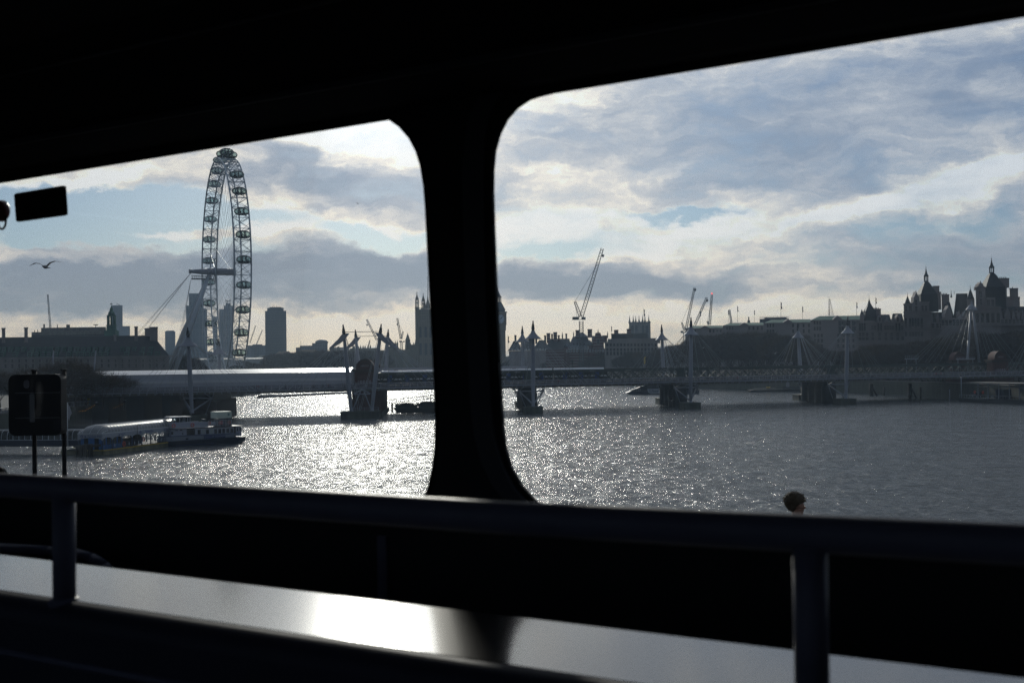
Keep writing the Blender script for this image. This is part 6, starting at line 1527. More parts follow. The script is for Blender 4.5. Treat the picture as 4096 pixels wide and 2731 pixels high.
ppl = [(392, 'walk', 0, 'cloth_black', 'first walker from the left on the footbridge, near the bare tree'), (401, 'walk', 1, 'cloth_pale', 'pale-topped walker beside the leftmost dark walker on the footbridge'),
       (1017, 'stand', 0, 'cloth_black', 'dark figure left of the red coated pair on the footbridge'), (1026, 'stand', 1, 'cloth_red', 'red coated person in the pair on the footbridge, left one'), (1034, 'stand', 0, 'cloth_red', 'red coated person in the pair on the footbridge, right one'),
       (1062, 'walk', 0, 'cloth_black', 'lone dark walker just right of the red coats'), (1142, 'stride', 0, 'cloth_black', 'lone dark walker halfway along the pale sheeting'), (1205, 'walk', 1, 'cloth_black', 'lone dark walker right of the middle of the sheeting'),
       (1252, 'walk', 0, 'cloth_grey', 'grey coated walker of a close pair on the footbridge'), (1257, 'stride', 1, 'cloth_pale', 'pale coated walker of a close pair on the footbridge'), (1291, 'stride', 0, 'cloth_black', 'striding dark walker left of a group of three'),
       (1306, 'stand', 0, 'cloth_black', 'left one of the three people standing near the twin masts'), (1313, 'stand', 1, 'cloth_red', 'middle one of the three people standing near the twin masts, in red'), (1320, 'stand', 0, 'cloth_grey', 'right one of the three people standing near the twin masts'),
       (1370, 'stand', 0, 'cloth_black', 'left of two dark figures right beside the left twin mast'), (1377, 'stand', 1, 'cloth_black', 'right of two dark figures right beside the left twin mast'),
       (1649, 'walk', 0, 'cloth_pale', 'pale dressed walker in front of the train'), (1603, 'walk', 1, 'cloth_black', 'dark walker in front of the left end of the train'), (1634, 'stand', 0, 'cloth_red', 'reddish walker in front of the train'),
       (2235, 'walk', 1, 'cloth_red', 'walker right of the middle mast in a reddish coat'), (2520, 'stand', 0, 'cloth_grey', 'walker on the footbridge past the end of the train'), (2762, 'stand', 1, 'cloth_black', 'figure right behind a footbridge mast'),
       (2888, 'walk', 0, 'cloth_grey', 'walker in an ochre-grey coat between two right-hand masts'), (2951, 'walk', 1, 'cloth_red', 'red coated walker between two right-hand masts'), (3060, 'stride', 0, 'cloth_black', 'dark walker right of the red coated one on the footbridge'), (3486, 'walk', 0, 'cloth_pale', 'pale dressed walker on the right part of the footbridge'), (3745, 'walk', 1, 'cloth_red', 'red dressed walker near the right-hand brick pier'), (3765, 'walk', 1, 'cloth_red', 'second red dressed walker near the right-hand brick pier')]
for i, (px, pose, bk, cm, lb) in enumerate(ppl):
    c = 1.2 + (i * 37 % 10) * .22; t = tb(px, c); q = Bp(t, c, 8.36); person(q.x, q.y, q.z, brz + (PI if bk else 0), pose, lb, cm, 'people on the footbridge', 1.0)
for i, (px, Y, cm, lb) in enumerate(((292, 352, 'cloth_black', 'dark figure on the south walkway left of the lamps'), (322, 350, 'cloth_black', 'dark figure near the pale feather flag on the walkway'), (345, 349, 'cloth_red', 'red coated figure on the south walkway'), (402, 356, 'cloth_blue', 'figure on the walkway right of the first lamp'), (420, 358, 'cloth_black', 'figure on the walkway under the stairs'), (548, 372, 'cloth_grey', 'figure on the walkway right of the second lamp'), (620, 384, 'cloth_black', 'figure on the walkway near the blue banner'))):
    person(X_(px, Y), Y, LZ, .5 + i, ('walk', 'stand')[i % 2], lb, cm, 'people on the south bank walkway')
# foreground passer-by on the pavement of the road bridge
Yp = 14.4; pxp = 3172
PX_, PZ_ = X_(pxp, Yp), ROADZ + .13
N = [(0, 0, .95, .15, .12), (0, 0, 1.14, .14, .11), (.0, 0, 1.36, .18, .11), (.0, 0, 1.49, .075, .07), (.015, 0, 1.55, .055), (.03, 0, 1.60, .068, .062), (.022, 0, 1.665, .088, .076), (.012, 0, 1.735, .078, .070), (.082, 0, 1.592, .034, .030), (.098, 0, 1.648, .022, .018), (.122, 0, 1.638, .011, .010),
     (0, .1, .9, .1), (.1, .1, .5, .07), (.2, .1, .1, .05), (.34, .1, .04, .04), (0, -.1, .9, .1), (-.1, -.1, .5, .07), (-.22, -.1, .12, .05), (-.1, -.1, .05, .04),
     (0, .21, 1.43, .065), (-.10, .25, 1.16, .05), (.02, .26, .92, .036), (.06, .25, .84, .034), (0, -.21, 1.43, .065), (.08, -.25, 1.16, .05), (.22, -.25, .96, .036), (.27, -.24, .89, .034)]
E = [(0, 1), (1, 2), (2, 3), (3, 4), (4, 5), (5, 6), (6, 7), (5, 8), (6, 9), (9, 10), (0, 11), (11, 12), (12, 13), (13, 14), (0, 15), (15, 16), (16, 17), (17, 18), (2, 19), (19, 20), (20, 21), (21, 22), (2, 23), (23, 24), (24, 25), (25, 26)]
bm_ = skin_body(N, E, M_['skin'], 'person_body', 0, 2)
fp = D.objects.new('person', bm_); COL.objects.link(fp); fp.location = (PX_, Yp, PZ_)
top_z = Z_(1963, Yp, pxp); fp.scale = [(top_z - PZ_) / 1.84] * 3; fp.rotation_euler = (0, 0, -.1)
tag(fp, 'passer-by with brown tousled hair in dark clothes, only the head showing above the handrail', 'person')
for nm, nd, ed, m in (('coat', [(0, 0, .80, .19, .16), (0, 0, 1.1, .175, .145), (0, 0, 1.36, .205, .14), (0, 0, 1.50, .105, .10), (-.02, 0, 1.545, .085, .085), (0, .22, 1.42, .085), (-.10, .26, 1.16, .068), (.02, .27, .94, .055), (0, -.22, 1.42, .085), (.08, -.26, 1.16, .068), (.22, -.26, .98, .055)], [(0, 1), (1, 2), (2, 3), (3, 4), (2, 5), (5, 6), (6, 7), (2, 8), (8, 9), (9, 10)], M_['cloth_black']),
                      ('trousers', [(0, 0, .94, .165, .14), (0, .1, .86, .115), (.1, .1, .5, .085), (.2, .1, .13, .068), (0, -.1, .86, .115), (-.1, -.1, .5, .085), (-.22, -.1, .15, .068)], [(0, 1), (1, 2), (2, 3), (0, 4), (4, 5), (5, 6)], M_['cloth_blue']),
                      ('hair', None, None, M_['hair'])):
    if nm != 'hair':
        c = D.objects.new(nm, skin_body(nd, ed, m, nm, 0, 2)); COL.objects.link(c); c.parent = fp
    else:
        rr = random.Random(5); hb_ = bmesh.new(); bmesh.ops.create_icosphere(hb_, subdivisions=4, radius=1.0)
        for v in hb_.verts:
            q = v.co.copy(); fx = max(0.0, q.x); lo = max(0.0, -q.z - .05)
            v.co = Vector((-.012 + q.x * (.128 - .075 * min(1, lo * 1.6) * (1 if q.x > 0 else .25)), q.y * (.104 - .02 * lo), 1.722 + q.z * (.108 if q.z > 0 else .135 - .09 * fx)))
            v.co += Vector((rr.gauss(0, .003), rr.gauss(0, .003), rr.gauss(0, .003)))
        hm_ = D.meshes.new('hair'); hb_.to_mesh(hm_); hb_.free(); hm_.materials.append(m)
        for p in hm_.polygons: p.use_smooth = True
        c = D.objects.new('hair', hm_); COL.objects.link(c); c.parent = fp
        tf = MB()
        for k in range(520):
            v = c.data.vertices[rr.randrange(len(c.data.vertices))]; n = Vector(v.normal); p = v.co
            if p.z < 1.64: continue
            tf.tube(p, p + (n + Vector((rr.gauss(0, .5), rr.gauss(0, .5), rr.gauss(0, .4)))).normalized() * rr.uniform(.012, .03), .0022, .0006, 3, False)
        to = tf.build('hair_wisps', M_['hair'], None, fix=False); to.parent = c
# roadside sign box on two posts
Ys = 21.5
sgx = lambda px: X_(px, Ys)
sb2 = thing('roadside_sign_box', 'black roadside cabinet on two posts seen from behind through the left window', 'sign', (sgx(140), Ys, ROADZ + .13))
def rr_box(mb, x0, x1, z0, z1, y0, y1, r):
    pts = []
    for (cx, cz, a0) in ((x1 - r, z1 - r, 0), (x0 + r, z1 - r, PI / 2), (x0 + r, z0 + r, PI), (x1 - r, z0 + r, 3 * PI / 2)):
        for k in range(6): a = a0 + PI / 2 * k / 5; pts.append((cx + r * math.cos(a), cz + r * math.sin(a)))
    mb.prism([pts], lambda a, b, d: Vector((a, d, b)), y0, y1)
zs = lambda y: Z_(y, Ys, 140)
mb = MB(); rr_box(mb, sgx(33), sgx(243), zs(1742), zs(1497), Ys, Ys + .28, .11); mb.build('cabinet', M_['iron_cab'] if 'iron_cab' in M_ else M_.setdefault('iron_cab', mat('cabinet_black', (.008, .009, .010), .6, var=.1, spec=.2)), sb2)
for px in (105, 226):
    mb = MB(); mb.tube((sgx(px), Ys + .34, ROADZ + .13), (sgx(px), Ys + .34, zs(1478)), .038, n=12); mb.lathe([(.055, zs(1484)), (.055, zs(1478)), (.0, zs(1477))], (sgx(px), Ys + .34, 0), 12); mb.lathe([(.07, ROADZ + .13), (.07, ROADZ + .2), (.04, ROADZ + .24)], (sgx(px), Ys + .34, 0), 12); mb.build('post', M_['iron_cab'], sb2)
for (y, x0, x1) in ((1571, 60, 238), (1671, 60, 238)):
    mb = MB(); mb.box((sgx(x0), Ys - .012, zs(y + 1.5)), (sgx(x1), Ys - .001, zs(y - 1.5))); mb.build('clamp_band', M_['steel_dark'], sb2)
mb = MB(); rr_box(mb, sgx(95), sgx(118), zs(1552), zs(1520), Ys - .02, Ys - .001, .045); mb.build('label_plate', M_['cloth_grey'], sb2)
mb = MB(); rr_box(mb, sgx(118), sgx(138), zs(1688), zs(1575), Ys - .014, Ys - .001, .02); mb.build('door_strip', M_['steel_dark'], sb2)
# ------------------------------------------------------------------ gulls
def gull_mesh():
    mb = MB(); prof = [(.002, -.24), (.03, -.17), (.065, -.05), (.07, .05), (.05, .13), (.035, .17), (.038, .20), (.02, .235), (.004, .27)]
    X = Matrix((Vector((0, 0, 1)), Vector((0, 1, 0)), Vector((1, 0, 0)))).transposed()
    mb.lathe(prof, (0, 0, 0), 10, axis=X)
    mb.add([(-.17, -.03, .01), (-.17, .03, .01), (-.34, .07, .0), (-.34, -.07, .0)], [(0, 1, 2, 3)])
    for s in (-1, 1):
        st = [(0, .05 * s, .03, .16, .018), (.03, .22 * s, .15, .17, .014), (.02, .40 * s, .19, .13, .010), (-.05, .60 * s, .15, .05, .004), (-.08, .70 * s, .12, .01, .002)]
        vs = []
        for (x, y, z, c, th) in st: vs += [(x + c * .45, y, z), (x + c * .1, y, z + th), (x - c * .55, y, z - .005), (x + c * .1, y, z - th * .4)]
        mb.add(vs, [(k * 4 + i, k * 4 + (i + 1) % 4, (k + 1) * 4 + (i + 1) % 4, (k + 1) * 4 + i) for k in range(4) for i in range(4)], True)
    return mb
M_['gull'] = mat('gull_plumage', (.32, .32, .33), .8, var=.2, vs=9)
g0 = gull_mesh().build('seagull', M_['gull'], None)
gulls = [(182, 1068, 72, -.12, 1.45, 'dark gull with raised wings gliding in the open sky at the left'), (1432, 815, 300, .6, 1.2, 'tiny gull high in the sky between the wheel and the window pillar'), (322, 1511, 300, .2, 1.2, 'white gull in front of the trees at the bridge end'), (2705, 1444, 330, .1, 1.4, 'white gull flying in front of the dark trees beside a mast'), (2686, 1602, 340, .1, 1.4, 'gull skimming the water in front of the round pier'), (2813, 1392, 340, .9, 1.2, 'gull among the cables right of a mast'), (3100, 1414, 330, .5, 1.6, 'gull banking in front of the bare trees'), (1517, 1414, 350, 1.2, 1.4, 'dark gull passing the right twin mast')]
for i, (px, py, Y, rz, k, lb) in enumerate(gulls):
    o = g0 if i == 0 else g0.copy()
    if i: COL.objects.link(o)
    o.location = P(px, py, Y); o.rotation_euler = (random.uniform(-.15, .15), random.uniform(-.1, .1), rz - PI / 2); o.scale = (k, k, k); tag(o, lb, 'gull', 'gulls in flight')
# ------------------------------------------------------------------ floating pier
PA, PB = Vector((-72.6, 226.0, 0)), Vector((-65.3, 255.0, 0)); PLn = (PB - PA).length; pu = (PB - PA).normalized(); pv_ = Vector((-pu.y, pu.x, 0))
def Pp(a, b, z): return PA + pu * a + pv_ * b + Vector((0, 0, z))
def pbox(mb, a0, a1, b0, b1, z0, z1):
    vs = [Pp(a, b, z) for z in (z0, z1) for (a, b) in ((a0, b0), (a1, b0), (a1, b1), (a0, b1))]
    mb.add(vs, [(0, 3, 2, 1), (4, 5, 6, 7), (0, 1, 5, 4), (1, 2, 6, 5), (2, 3, 7, 6), (3, 0, 4, 7)])
fpn = thing('festival_pier', 'floating passenger pier with ribbed barrel roof, blue cabin and white name boards', 'pier', Pp(PLn / 2, 2, 0))
CW = 4.9
mb = MB(); pbox(mb, 0, PLn, -.35, 8.2, -.6, .72); mb.build('pontoon', M_['pontoon'] if 'pontoon' in M_ else M_.setdefault('pontoon', mat('stained_pontoon', (.16, .15, .09), .85, var=.4, vs=.6, streaky=True)), fpn)
mb = MB(); pbox(mb, -.05, PLn + .05, -.42, -.2, .73, .93); pbox(mb, -.1, .12, -.2, 4, .73, .93); mb.build('kerb', M_['yellow'], fpn)
mb = MB(); pbox(mb, .1, PLn - .1, -.19, 8.2, .73, .84); mb.build('deck', M_['iron_black'], fpn)
ZE, ZR = 3.75, 5.25; E0 = .35
def vault(a, b, th): return Pp(a, b, ZE + (ZR - ZE) * math.sin(th))
M_['roof_glaze'] = mat('dark_glazed_vault', (.13, .14, .15), .30, .2, var=.15, vs=.6)
mb = MB(); nseg = 14; na = 34; grid = []
def vp(a, j, lift=0.0):          # barrel with hipped rounded ends
    th = PI * j / nseg; hw = CW / 2
    e = min(1.0, min(a, PLn + 1.2 - a) / 2.6); e = math.sin(max(0.0, e) * PI / 2) ** .8
    return Pp(E0 + a - .3, hw - hw * math.cos(th) * (1.0 if True else e), ZE + (ZR - ZE) * math.sin(th) ** .75 * e + lift)
AL = [0, .15, .4, .8, 1.3, 1.9, 2.6] + [2.6 + (PLn - 4.0) * k / 26 for k in range(1, 27)] + [PLn - 1.4 + q for q in (.7, 1.3, 1.8, 2.2, 2.45, 2.6)]
vs = [vp(a, j) for a in AL for j in range(nseg + 1)]
mb.add(vs, [(i * (nseg + 1) + j, i * (nseg + 1) + j + 1, (i + 1) * (nseg + 1) + j + 1, (i + 1) * (nseg + 1) + j) for i in range(len(AL) - 1) for j in range(nseg)], True); rf = mb.build('barrel_roof', M_['roof_glaze'], fpn)
mb = MB()
a = 2.0
while a < PLn: mb.path([vp(a, j, .03) for j in range(nseg + 1)], .03, 4, caps=False); a += 1.05
for q in (.12, .3, .5, .72, .9): mb.path([vp(2.0 * t_ , int(q * nseg), .03) for t_ in (0, .2, .4, .7, 1.0)], .04, 4, caps=False)
mb.path([vp(a, 0, .0) for a in (0, PLn + 1.1)], .07, 4); mb.path([vp(0.02, j, 0) for j in (0, nseg)], .07, 4); mb.build('roof_ribs', M_['white_steel'], rf)
# scalloped fascia boards: front long side and the left end
def fascia(n, L, mp_, name='fascia'):
    pts = [(0, ZE - .02), (0, ZE - 1.25)]
    w = L / n
    for i in range(n):
        for k in range(1, 12):
            th = PI * k / 12; pts.append((i * w + w / 2 - (w / 2 - .15) * math.cos(th), ZE - 1.15 + .42 * math.sin(th)))
        pts.append(((i + 1) * w, ZE - 1.25))
    pts.append((L, ZE - .02))
    mb = MB(); mb.prism([pts], mp_, -.05, .05); return mb.build(name, M_['sign_white'], fpn)
fascia(8, PLn - 3.5, lambda a, z, d: Pp(a + .2, d, z)); fascia(1, CW, lambda a, z, d: Pp(.2 + d, CW - a, z))
mb = MB(); pbox(mb, PLn - 3.3, PLn + .8, -.06, .06, ZE - .6, ZE); mb.build('fascia', M_['navy_sign'], fpn)
fascia(2, 4.2, lambda a, z, d: Pp(a + PLn - 3.3, .4 + d, z - .35))
mb = MB()
w8 = (PLn - 3.5) / 8
posts = [(.3 + i * w8, b) for i in range(9) for b in (.05, CW - .1)] + [(PLn - 1.2, .3), (PLn + .3, .3), (PLn + .3, 4)]
for (a, b) in posts:
    mb = MB(); mb.tube(Pp(a, b, .84), Pp(a, b, ZE - .6), .11, n=8); mb.build('post', M_['pier_post'] if 'pier_post' in M_ else M_.setdefault('pier_post', mat('dark_blue_post', (.012, .04, .10), .5, var=0)), fpn)
mb = MB(); pbox(mb, .5, w8 * 2.25, .35, CW - .4, .85, ZE - .1); cab = mb.build('cabin', M_['pier_blue'], fpn)
for (a, w) in [(1.4, .7), (2.7, .9), (3.9, .9), (4.9, .9), (6.3, 1.0), (7.5, .8)]:
    if a < w8 * 2.2:
        mb = MB(); pbox(mb, a - w / 2, a + w / 2, .30, .349, 1.7, 3.0); mb.build('window', M_['glass_dark'], cab)
for b in (1.3, 3.4):
    mb = MB(); vs_ = None; pbox(mb, .44, .499, b - .4, b + .4, .9, 2.9); mb.build('door', M_['glass_dark'], cab)
mb = MB()
a = .1
while a < PLn:
    mb.tube(Pp(a, -.15, .84), Pp(a, -.15, 1.95), .03, n=4); a += .95
for z in (1.15, 1.5, 1.95): mb.tube(Pp(0, -.15, z), Pp(PLn, -.15, z), .028, n=4)
for b in (0, 1.5, 3, 4.5): mb.tube(Pp(.05, b, .84), Pp(.05, b, 1.95), .03, n=4)
mb.tube(Pp(.05, 0, 1.95), Pp(.05, 4.8, 1.95), .03, n=4); mb.build('railing', M_['pier_post'], fpn)
def torus(mb, c, ax, R, r, n=20):
    ax = Vector(ax).normalized(); a = ax.cross(Zv); a.normalize(); b = ax.cross(a)
    mb.path([Vector(c) + a * (R * math.cos(2 * PI * k / n)) + b * (R * math.sin(2 * PI * k / n)) for k in range(n + 1)], r, 6, caps=False)
mb = MB(); torus(mb, Pp(6.9, -.25, 1.55), pv_, .38, .09); mb.build('lifebuoy', M_['orange'], fpn)
mb = MB(); torus(mb, Pp(14.4, .2, 1.9), pv_, .38, .09); mb.build('lifebuoy', M_['orange'], fpn)
for a in (3.9, 8.7, 10.6, 12.0, 13.2, 18.6, 20.2):
    mb = MB(); pbox(mb, a - .14, a + .14, -.22, -.19, 1.25, 1.75); mb.build('notice', M_['sign_white'], fpn)
mb = MB(); pbox(mb, 13.4, 16.4, 2.4, 4.2, .85, 2.2); pbox(mb, 16.6, 19.2, 3.4, 4.4, .85, 3.2); pbox(mb, 10.4, 12.2, 3.2, 4.4, .85, 1.7); mb.build('waiting_shelter', M_['timber'], fpn)
M_['sign_navy'] = mat('sign_navy_lettering', (.02, .06, .20), .6, var=0)
def roundel(c, ux, R, n_):
    mb = MB(); ux = Vector(ux).normalized(); nn = ux.cross(Zv)
    outl = lambda r: [(r * math.cos(2 * PI * k / 24), r * math.sin(2 * PI * k / 24)) for k in range(24)]
    mb.prism([outl(R), outl(R * .68)[::-1]], lambda a, b, d: Vector(c) + ux * a + Zv * b + nn * d, .0, .03)
    mb.prism([[(-R * 1.3, -R * .17), (R * 1.3, -R * .17), (R * 1.3, R * .17), (-R * 1.3, R * .17)]], lambda a, b, d: Vector(c) + ux * a + Zv * b + nn * d, .031, .045); return mb.build('roundel', M_['sign_navy'], fpn)
text_part('lettering', 'Festival Pier', .58, M_['sign_navy'], fpn, Pp(.12, CW * .30, ZE - .48), -pv_, (0, 0, 1), .01)
roundel(Pp(.13, CW * .82, ZE - .48), -pv_, .26, 0)
mb = MB(); mb.prism([[(-.3, -.03), (.3, -.03), (.2, -.13), (-.2, -.13)], ], lambda a, b, d: Pp(.13, CW * .68, ZE - .48) - pv_ * a + Zv * b - pu * d, 0, .02); mb.prism([[(-.16, -.02), (.14, -.02), (.1, .12), (-.12, .12)]], lambda a, b, d: Pp(.13, CW * .68, ZE - .48) - pv_ * a + Zv * b - pu * d, 0, .02); mb.build('boat_symbol', M_['sign_navy'], fpn)
text_part('lettering', 'Festival Pier', .62, M_['sign_navy'], fpn, Pp(16.1, -.07, ZE - .42), pu, (0, 0, 1), .01); roundel(Pp(12.9, -.07, ZE - .42), pu, .27, 0)
roundel(Pp(5.6, -.07, ZE - .5), pu, .17, 0); roundel(Pp(21.6, -.07, ZE - .45), pu, .17, 0)
for (a, s_) in ((6.6, .3), (22.6, .3)): text_part('lettering', 'London River\nServices', s_, M_['sign_navy'], fpn, Pp(a + .3, -.07, ZE - .5), pu, (0, 0, 1), .008)
mb = MB(); mb.tube(Pp(11.6, -.2, .84), Pp(11.6, -.2, ZE + .95), .05, n=6); mb.tube(Pp(11.6, -.2, ZE + .95), Pp(12.5, -.2, ZE + 1.0), .04, n=6); mb.box((-.2, -.1, -.06), (.2, .1, .06), Matrix.Translation(Pp(12.5, -.2, ZE + .96))); mb.build('deck_lamp', M_['iron_black'], fpn)
for (a, b) in ((-2.6, .6), (-2.2, 2.0), (-1.4, 3.2), (-3.2, 2.6)):
    mb = MB(); mb.tube(Pp(a, b, -1.5), Pp(a, b, 2.2 - b * .1), .42, n=10); mb.build('mooring_pile', M_['timber'], fpn)
mb = MB(); pbox(mb, -3.6, -.5, -.2, .3, 1.6, 1.95); pbox(mb, -3.4, -.6, 3.0, 3.4, 1.5, 1.8); mb.build('fender_beam', M_['timber'], fpn)
# covered gangway from the bank
gw = thing('covered_gangway', 'long glazed gangway with white ribs and navy girder leading to the floating pier', 'gangway', (-95, 236, 0))
GA, GB = Vector((-73.5, 231.0, 0)), Vector((-124, 239.0, 0)); gu = (GB - GA).normalized(); gv = Vector((-gu.y, gu.x, 0)); gL = (GB - GA).length
if gv.y > 0: gv = -gv
def Gp(a, b, z): return GA + gu * a + gv * b + Zv * z
def gbox(mb, a0, a1, b0, b1, z0, z1):
    vs = [Gp(a, b, z) for z in (z0, z1) for (a, b) in ((a0, b0), (a1, b0), (a1, b1), (a0, b1))]
    mb.add(vs, [(0, 3, 2, 1), (4, 5, 6, 7), (0, 1, 5, 4), (1, 2, 6, 5), (2, 3, 7, 6), (3, 0, 4, 7)])
mb = MB(); gbox(mb, 0, gL, -1.3, 1.3, 1.35, 1.6); gbox(mb, 0, gL, 1.2, 1.4, 1.35, 2.5); gbox(mb, 0, gL, -1.4, -1.2, 1.35, 2.5); mb.build('girder', M_['boat_navy'], gw)
vg = [(1.3, 2.5)] + [(1.3 * math.cos(PI * k / 14), 3.1 + 1.2 * math.sin(PI * k / 14)) for k in range(15)] + [(-1.3, 2.5)]
mb = MB()
vs = [Gp(a, b, z) for a in (0, gL) for (b, z) in vg]; n = len(vg)
mb.add(vs, [(i, i + 1, n + i + 1, n + i) for i in range(n - 1)], True); mb.build('glazed_vault', M_['roof_glaze2'] if 'roof_glaze2' in M_ else M_.setdefault('roof_glaze2', glass_mat('smoked_gangway_glass', (.35, .38, .40), 1.0)), gw, fix=False)
mb = MB(); a = 0
while a < gL: mb.path([Gp(a, b * 1.01, z + .01) for (b, z) in vg], .05, 4, caps=False); a += 1.15
for (b, z) in ((1.33, 2.5), (-1.33, 2.5), (0, 4.33)): mb.tube(Gp(0, b, z), Gp(gL, b, z), .06, n=4)
mb.build('ribs', M_['white_steel'], gw)
# ------------------------------------------------------------------ excursion boat
LA, LB = Vector((-67.4, 246.5, 0)), Vector((-54.0, 257.0, 0)); lu = (LB - LA).normalized(); lv = Vector((-lu.y, lu.x, 0)); LL = (LB - LA).length
def fpx(px): return (px - 665) / 303.0 * LL
def Lp(a, b, z): return LA + lu * a + lv * b + Zv * z
eb = thing('passenger_boat', 'white and navy double-deck river boat moored at the floating pier', 'boat', Lp(LL / 2, 2.2, 0))
def lbox(mb, a0, a1, b0, b1, z0, z1):
    vs = [Lp(a, b, z) for z in (z0, z1) for (a, b) in ((a0, b0), (a1, b0), (a1, b1), (a0, b1))]
    mb.add(vs, [(0, 3, 2, 1), (4, 5, 6, 7), (0, 1, 5, 4), (1, 2, 6, 5), (2, 3, 7, 6), (3, 0, 4, 7)])
BW_ = 4.6
def hull_sec(mb, rows, name, m):
    """rows: (a, halfwidth, z0, z1)"""
    vs = []
    for (a, hw, z0, z1) in rows: vs += [Lp(a, BW_ / 2 - hw * .86, z0), Lp(a, BW_ / 2 - hw, z1), Lp(a, BW_ / 2 + hw, z1), Lp(a, BW_ / 2 + hw * .86, z0)]
    fs = [(k * 4 + i, k * 4 + (i + 1) % 4, (k + 1) * 4 + (i + 1) % 4, (k + 1) * 4 + i) for k in range(len(rows) - 1) for i in range(4)] + [(0, 1, 2, 3), tuple(len(rows) * 4 - 4 + i for i in (3, 2, 1, 0))]
    mb.add(vs, fs); return mb.build(name, m, eb)
R_ = [(0.0, .5, .0, 0), (.7, 1.5, -.3, 0), (2.0, 2.15, -.3, 0), (4, 2.3, -.3, 0), (LL - 1, 2.3, -.3, 0)]
hull_sec(MB(), [(a, hw, -.3, .98 + .016 * a) for (a, hw, _, _) in R_] + [(LL + .5, 1.9, .35, 1.2)], 'hull', M_['boat_navy'])
hull_sec(MB(), [(a + .02, hw * 1.0 + .01, .98 + .016 * a, 1.98 - .004 * a) for (a, hw, _, _) in R_[:-1]] + [(fpx(938), 2.31, 1.2, 1.93)], 'topsides', M_['boat_white'])
mb = MB()
for k in range(len(R_) - 1): a0, h0 = R_[k][:2]; a1, h1 = R_[k + 1][:2]; mb.tube(Lp(a0, BW_ / 2 - h0 - .02, 1.99), Lp(a1, BW_ / 2 - h1 - .02, 1.95), .06, n=5)
mb.tube(Lp(2.6, -.03, .16), Lp(LL * .62, -.03, .2), .05, n=4); mb.build('rubbing_strake', M_['navy_sign'], eb)
mb = MB(); lbox(mb, fpx(698), fpx(755), .45, BW_ - .45, 1.95, 3.32); lbox(mb, fpx(755), fpx(932), .25, BW_ - .25, 1.93, 2.05); lbox(mb, fpx(785), fpx(930), .2, BW_ - .2, 2.05, 3.25); lbox(mb, fpx(755), fpx(785), 1.6, BW_ - .2, 2.05, 3.3); cbn = mb.build('lower_saloon', M_['boat_white'], eb)
for i in range(9):
    a = fpx(799 + i * 15.4); mb = MB(); lbox(mb, a - .29, a + .29, .15, .199, 2.13, 3.0); mb.build('window', M_['glass_dark'] if i not in (1, 3) else M_['pane_pale'] if 'pane_pale' in M_ else M_.setdefault('pane_pale', mat('pane_pale', (.35, .38, .36), .3, var=.2, vs=4)), cbn)
for a, w, z0, z1 in ((fpx(718), .5, 3.0, 3.15), (fpx(734), .5, 3.0, 3.15), (fpx(740), .14, 2.2, 2.6), (fpx(702), .35, 2.3, 2.85)):
    mb = MB(); lbox(mb, a - w / 2, a + w / 2, .40, .449, z0, z1); mb.build('porthole', M_['glass_dark'], cbn)
mb = MB(); lbox(mb, fpx(754), fpx(784), .5, 1.59, 2.06, 3.28); mb.build('companionway', M_['timber'], cbn)
mb = MB(); lbox(mb, fpx(695), fpx(966), -.05, BW_ + .05, 3.33, 3.45); mb.build('upper_deck', M_['boat_navy'], eb)
mb = MB(); lbox(mb, fpx(697), fpx(831), .05, .14, 3.46, 4.55); lbox(mb, fpx(697), fpx(831), BW_ - .14, BW_ - .05, 3.46, 4.55); lbox(mb, fpx(696), fpx(699), .05, BW_ - .05, 3.46, 4.55); mb.build('bulwark', M_['boat_white'], eb)
mb = MB()
for (b0, b1) in ((.5, .6), (BW_ - .6, BW_ - .5)):
    for px in (706, 716, 730, 743, 749, 760, 768): lbox(mb, fpx(px) - .06, fpx(px) + .06, b0, b1, 4.56, 5.52)
    lbox(mb, fpx(704), fpx(770), b0, b1, 4.5, 4.62)
lbox(mb, fpx(702), fpx(745), .3, BW_ - .3, 5.53, 5.70); lbox(mb, fpx(750), fpx(775), .4, BW_ - .4, 5.56, 5.66); lbox(mb, fpx(735), fpx(745), 1.5, 3.0, 4.5, 5.5); wh_ = mb.build('wheelhouse', M_['boat_white'], eb)
mb = MB(); lbox(mb, fpx(705), fpx(770), .54, .56, 4.63, 5.5); mb.build('wheelhouse_glass', M_['roof_glaze2'], wh_)
for px in (773, 704):
    mb = MB(); torus(mb, Lp(fpx(px), .0, 4.0), lv, .31, .09); mb.build('lifebuoy', M_['orange'], eb)
mb = MB()
for px in range(833, 922, 11): mb.tube(Lp(fpx(px), .1, 3.46), Lp(fpx(px), .1, 4.7), .03, n=4)
for z in (3.8, 4.1, 4.4, 4.7): mb.tube(Lp(fpx(833), .1, z), Lp(fpx(922), .1, z), .028, n=4)
mb.build('railing', M_['white_steel'], eb)
for px in (838, 878, 884, 913): mb = MB(); torus(mb, Lp(fpx(px), .2, 4.2), lv, .25, .08, 14); mb.build('lifebuoy', M_['orange'], eb)
mb = MB(); mb.tube(Lp(fpx(846), .9, 4.0), Lp(fpx(864), .9, 4.0), .38, n=12); mb.build('liferaft', M_['sign_white'], eb)
mb = MB(); lbox(mb, fpx(826), fpx(834), 1.5, 2.5, 3.46, 5.0); lbox(mb, fpx(882), fpx(905), 1.2, 3.6, 3.46, 4.9); mb.build('vent_housing', M_['boat_navy'], eb)
mb = MB(); lbox(mb, fpx(872), fpx(929), .9, 3.8, 5.05, 6.35); fn = mb.build('cream_housing', M_['cream'], eb)
mb = MB(); lbox(mb, fpx(913), fpx(920), .84, .899, 5.5, 6.0); mb.build('window', M_['win_green'], fn)
mb = MB(); lbox(mb, fpx(918), fpx(928), .8, 3.6, 3.46, 5.05); mb.build('housing_support', M_['steel_dark'], eb)
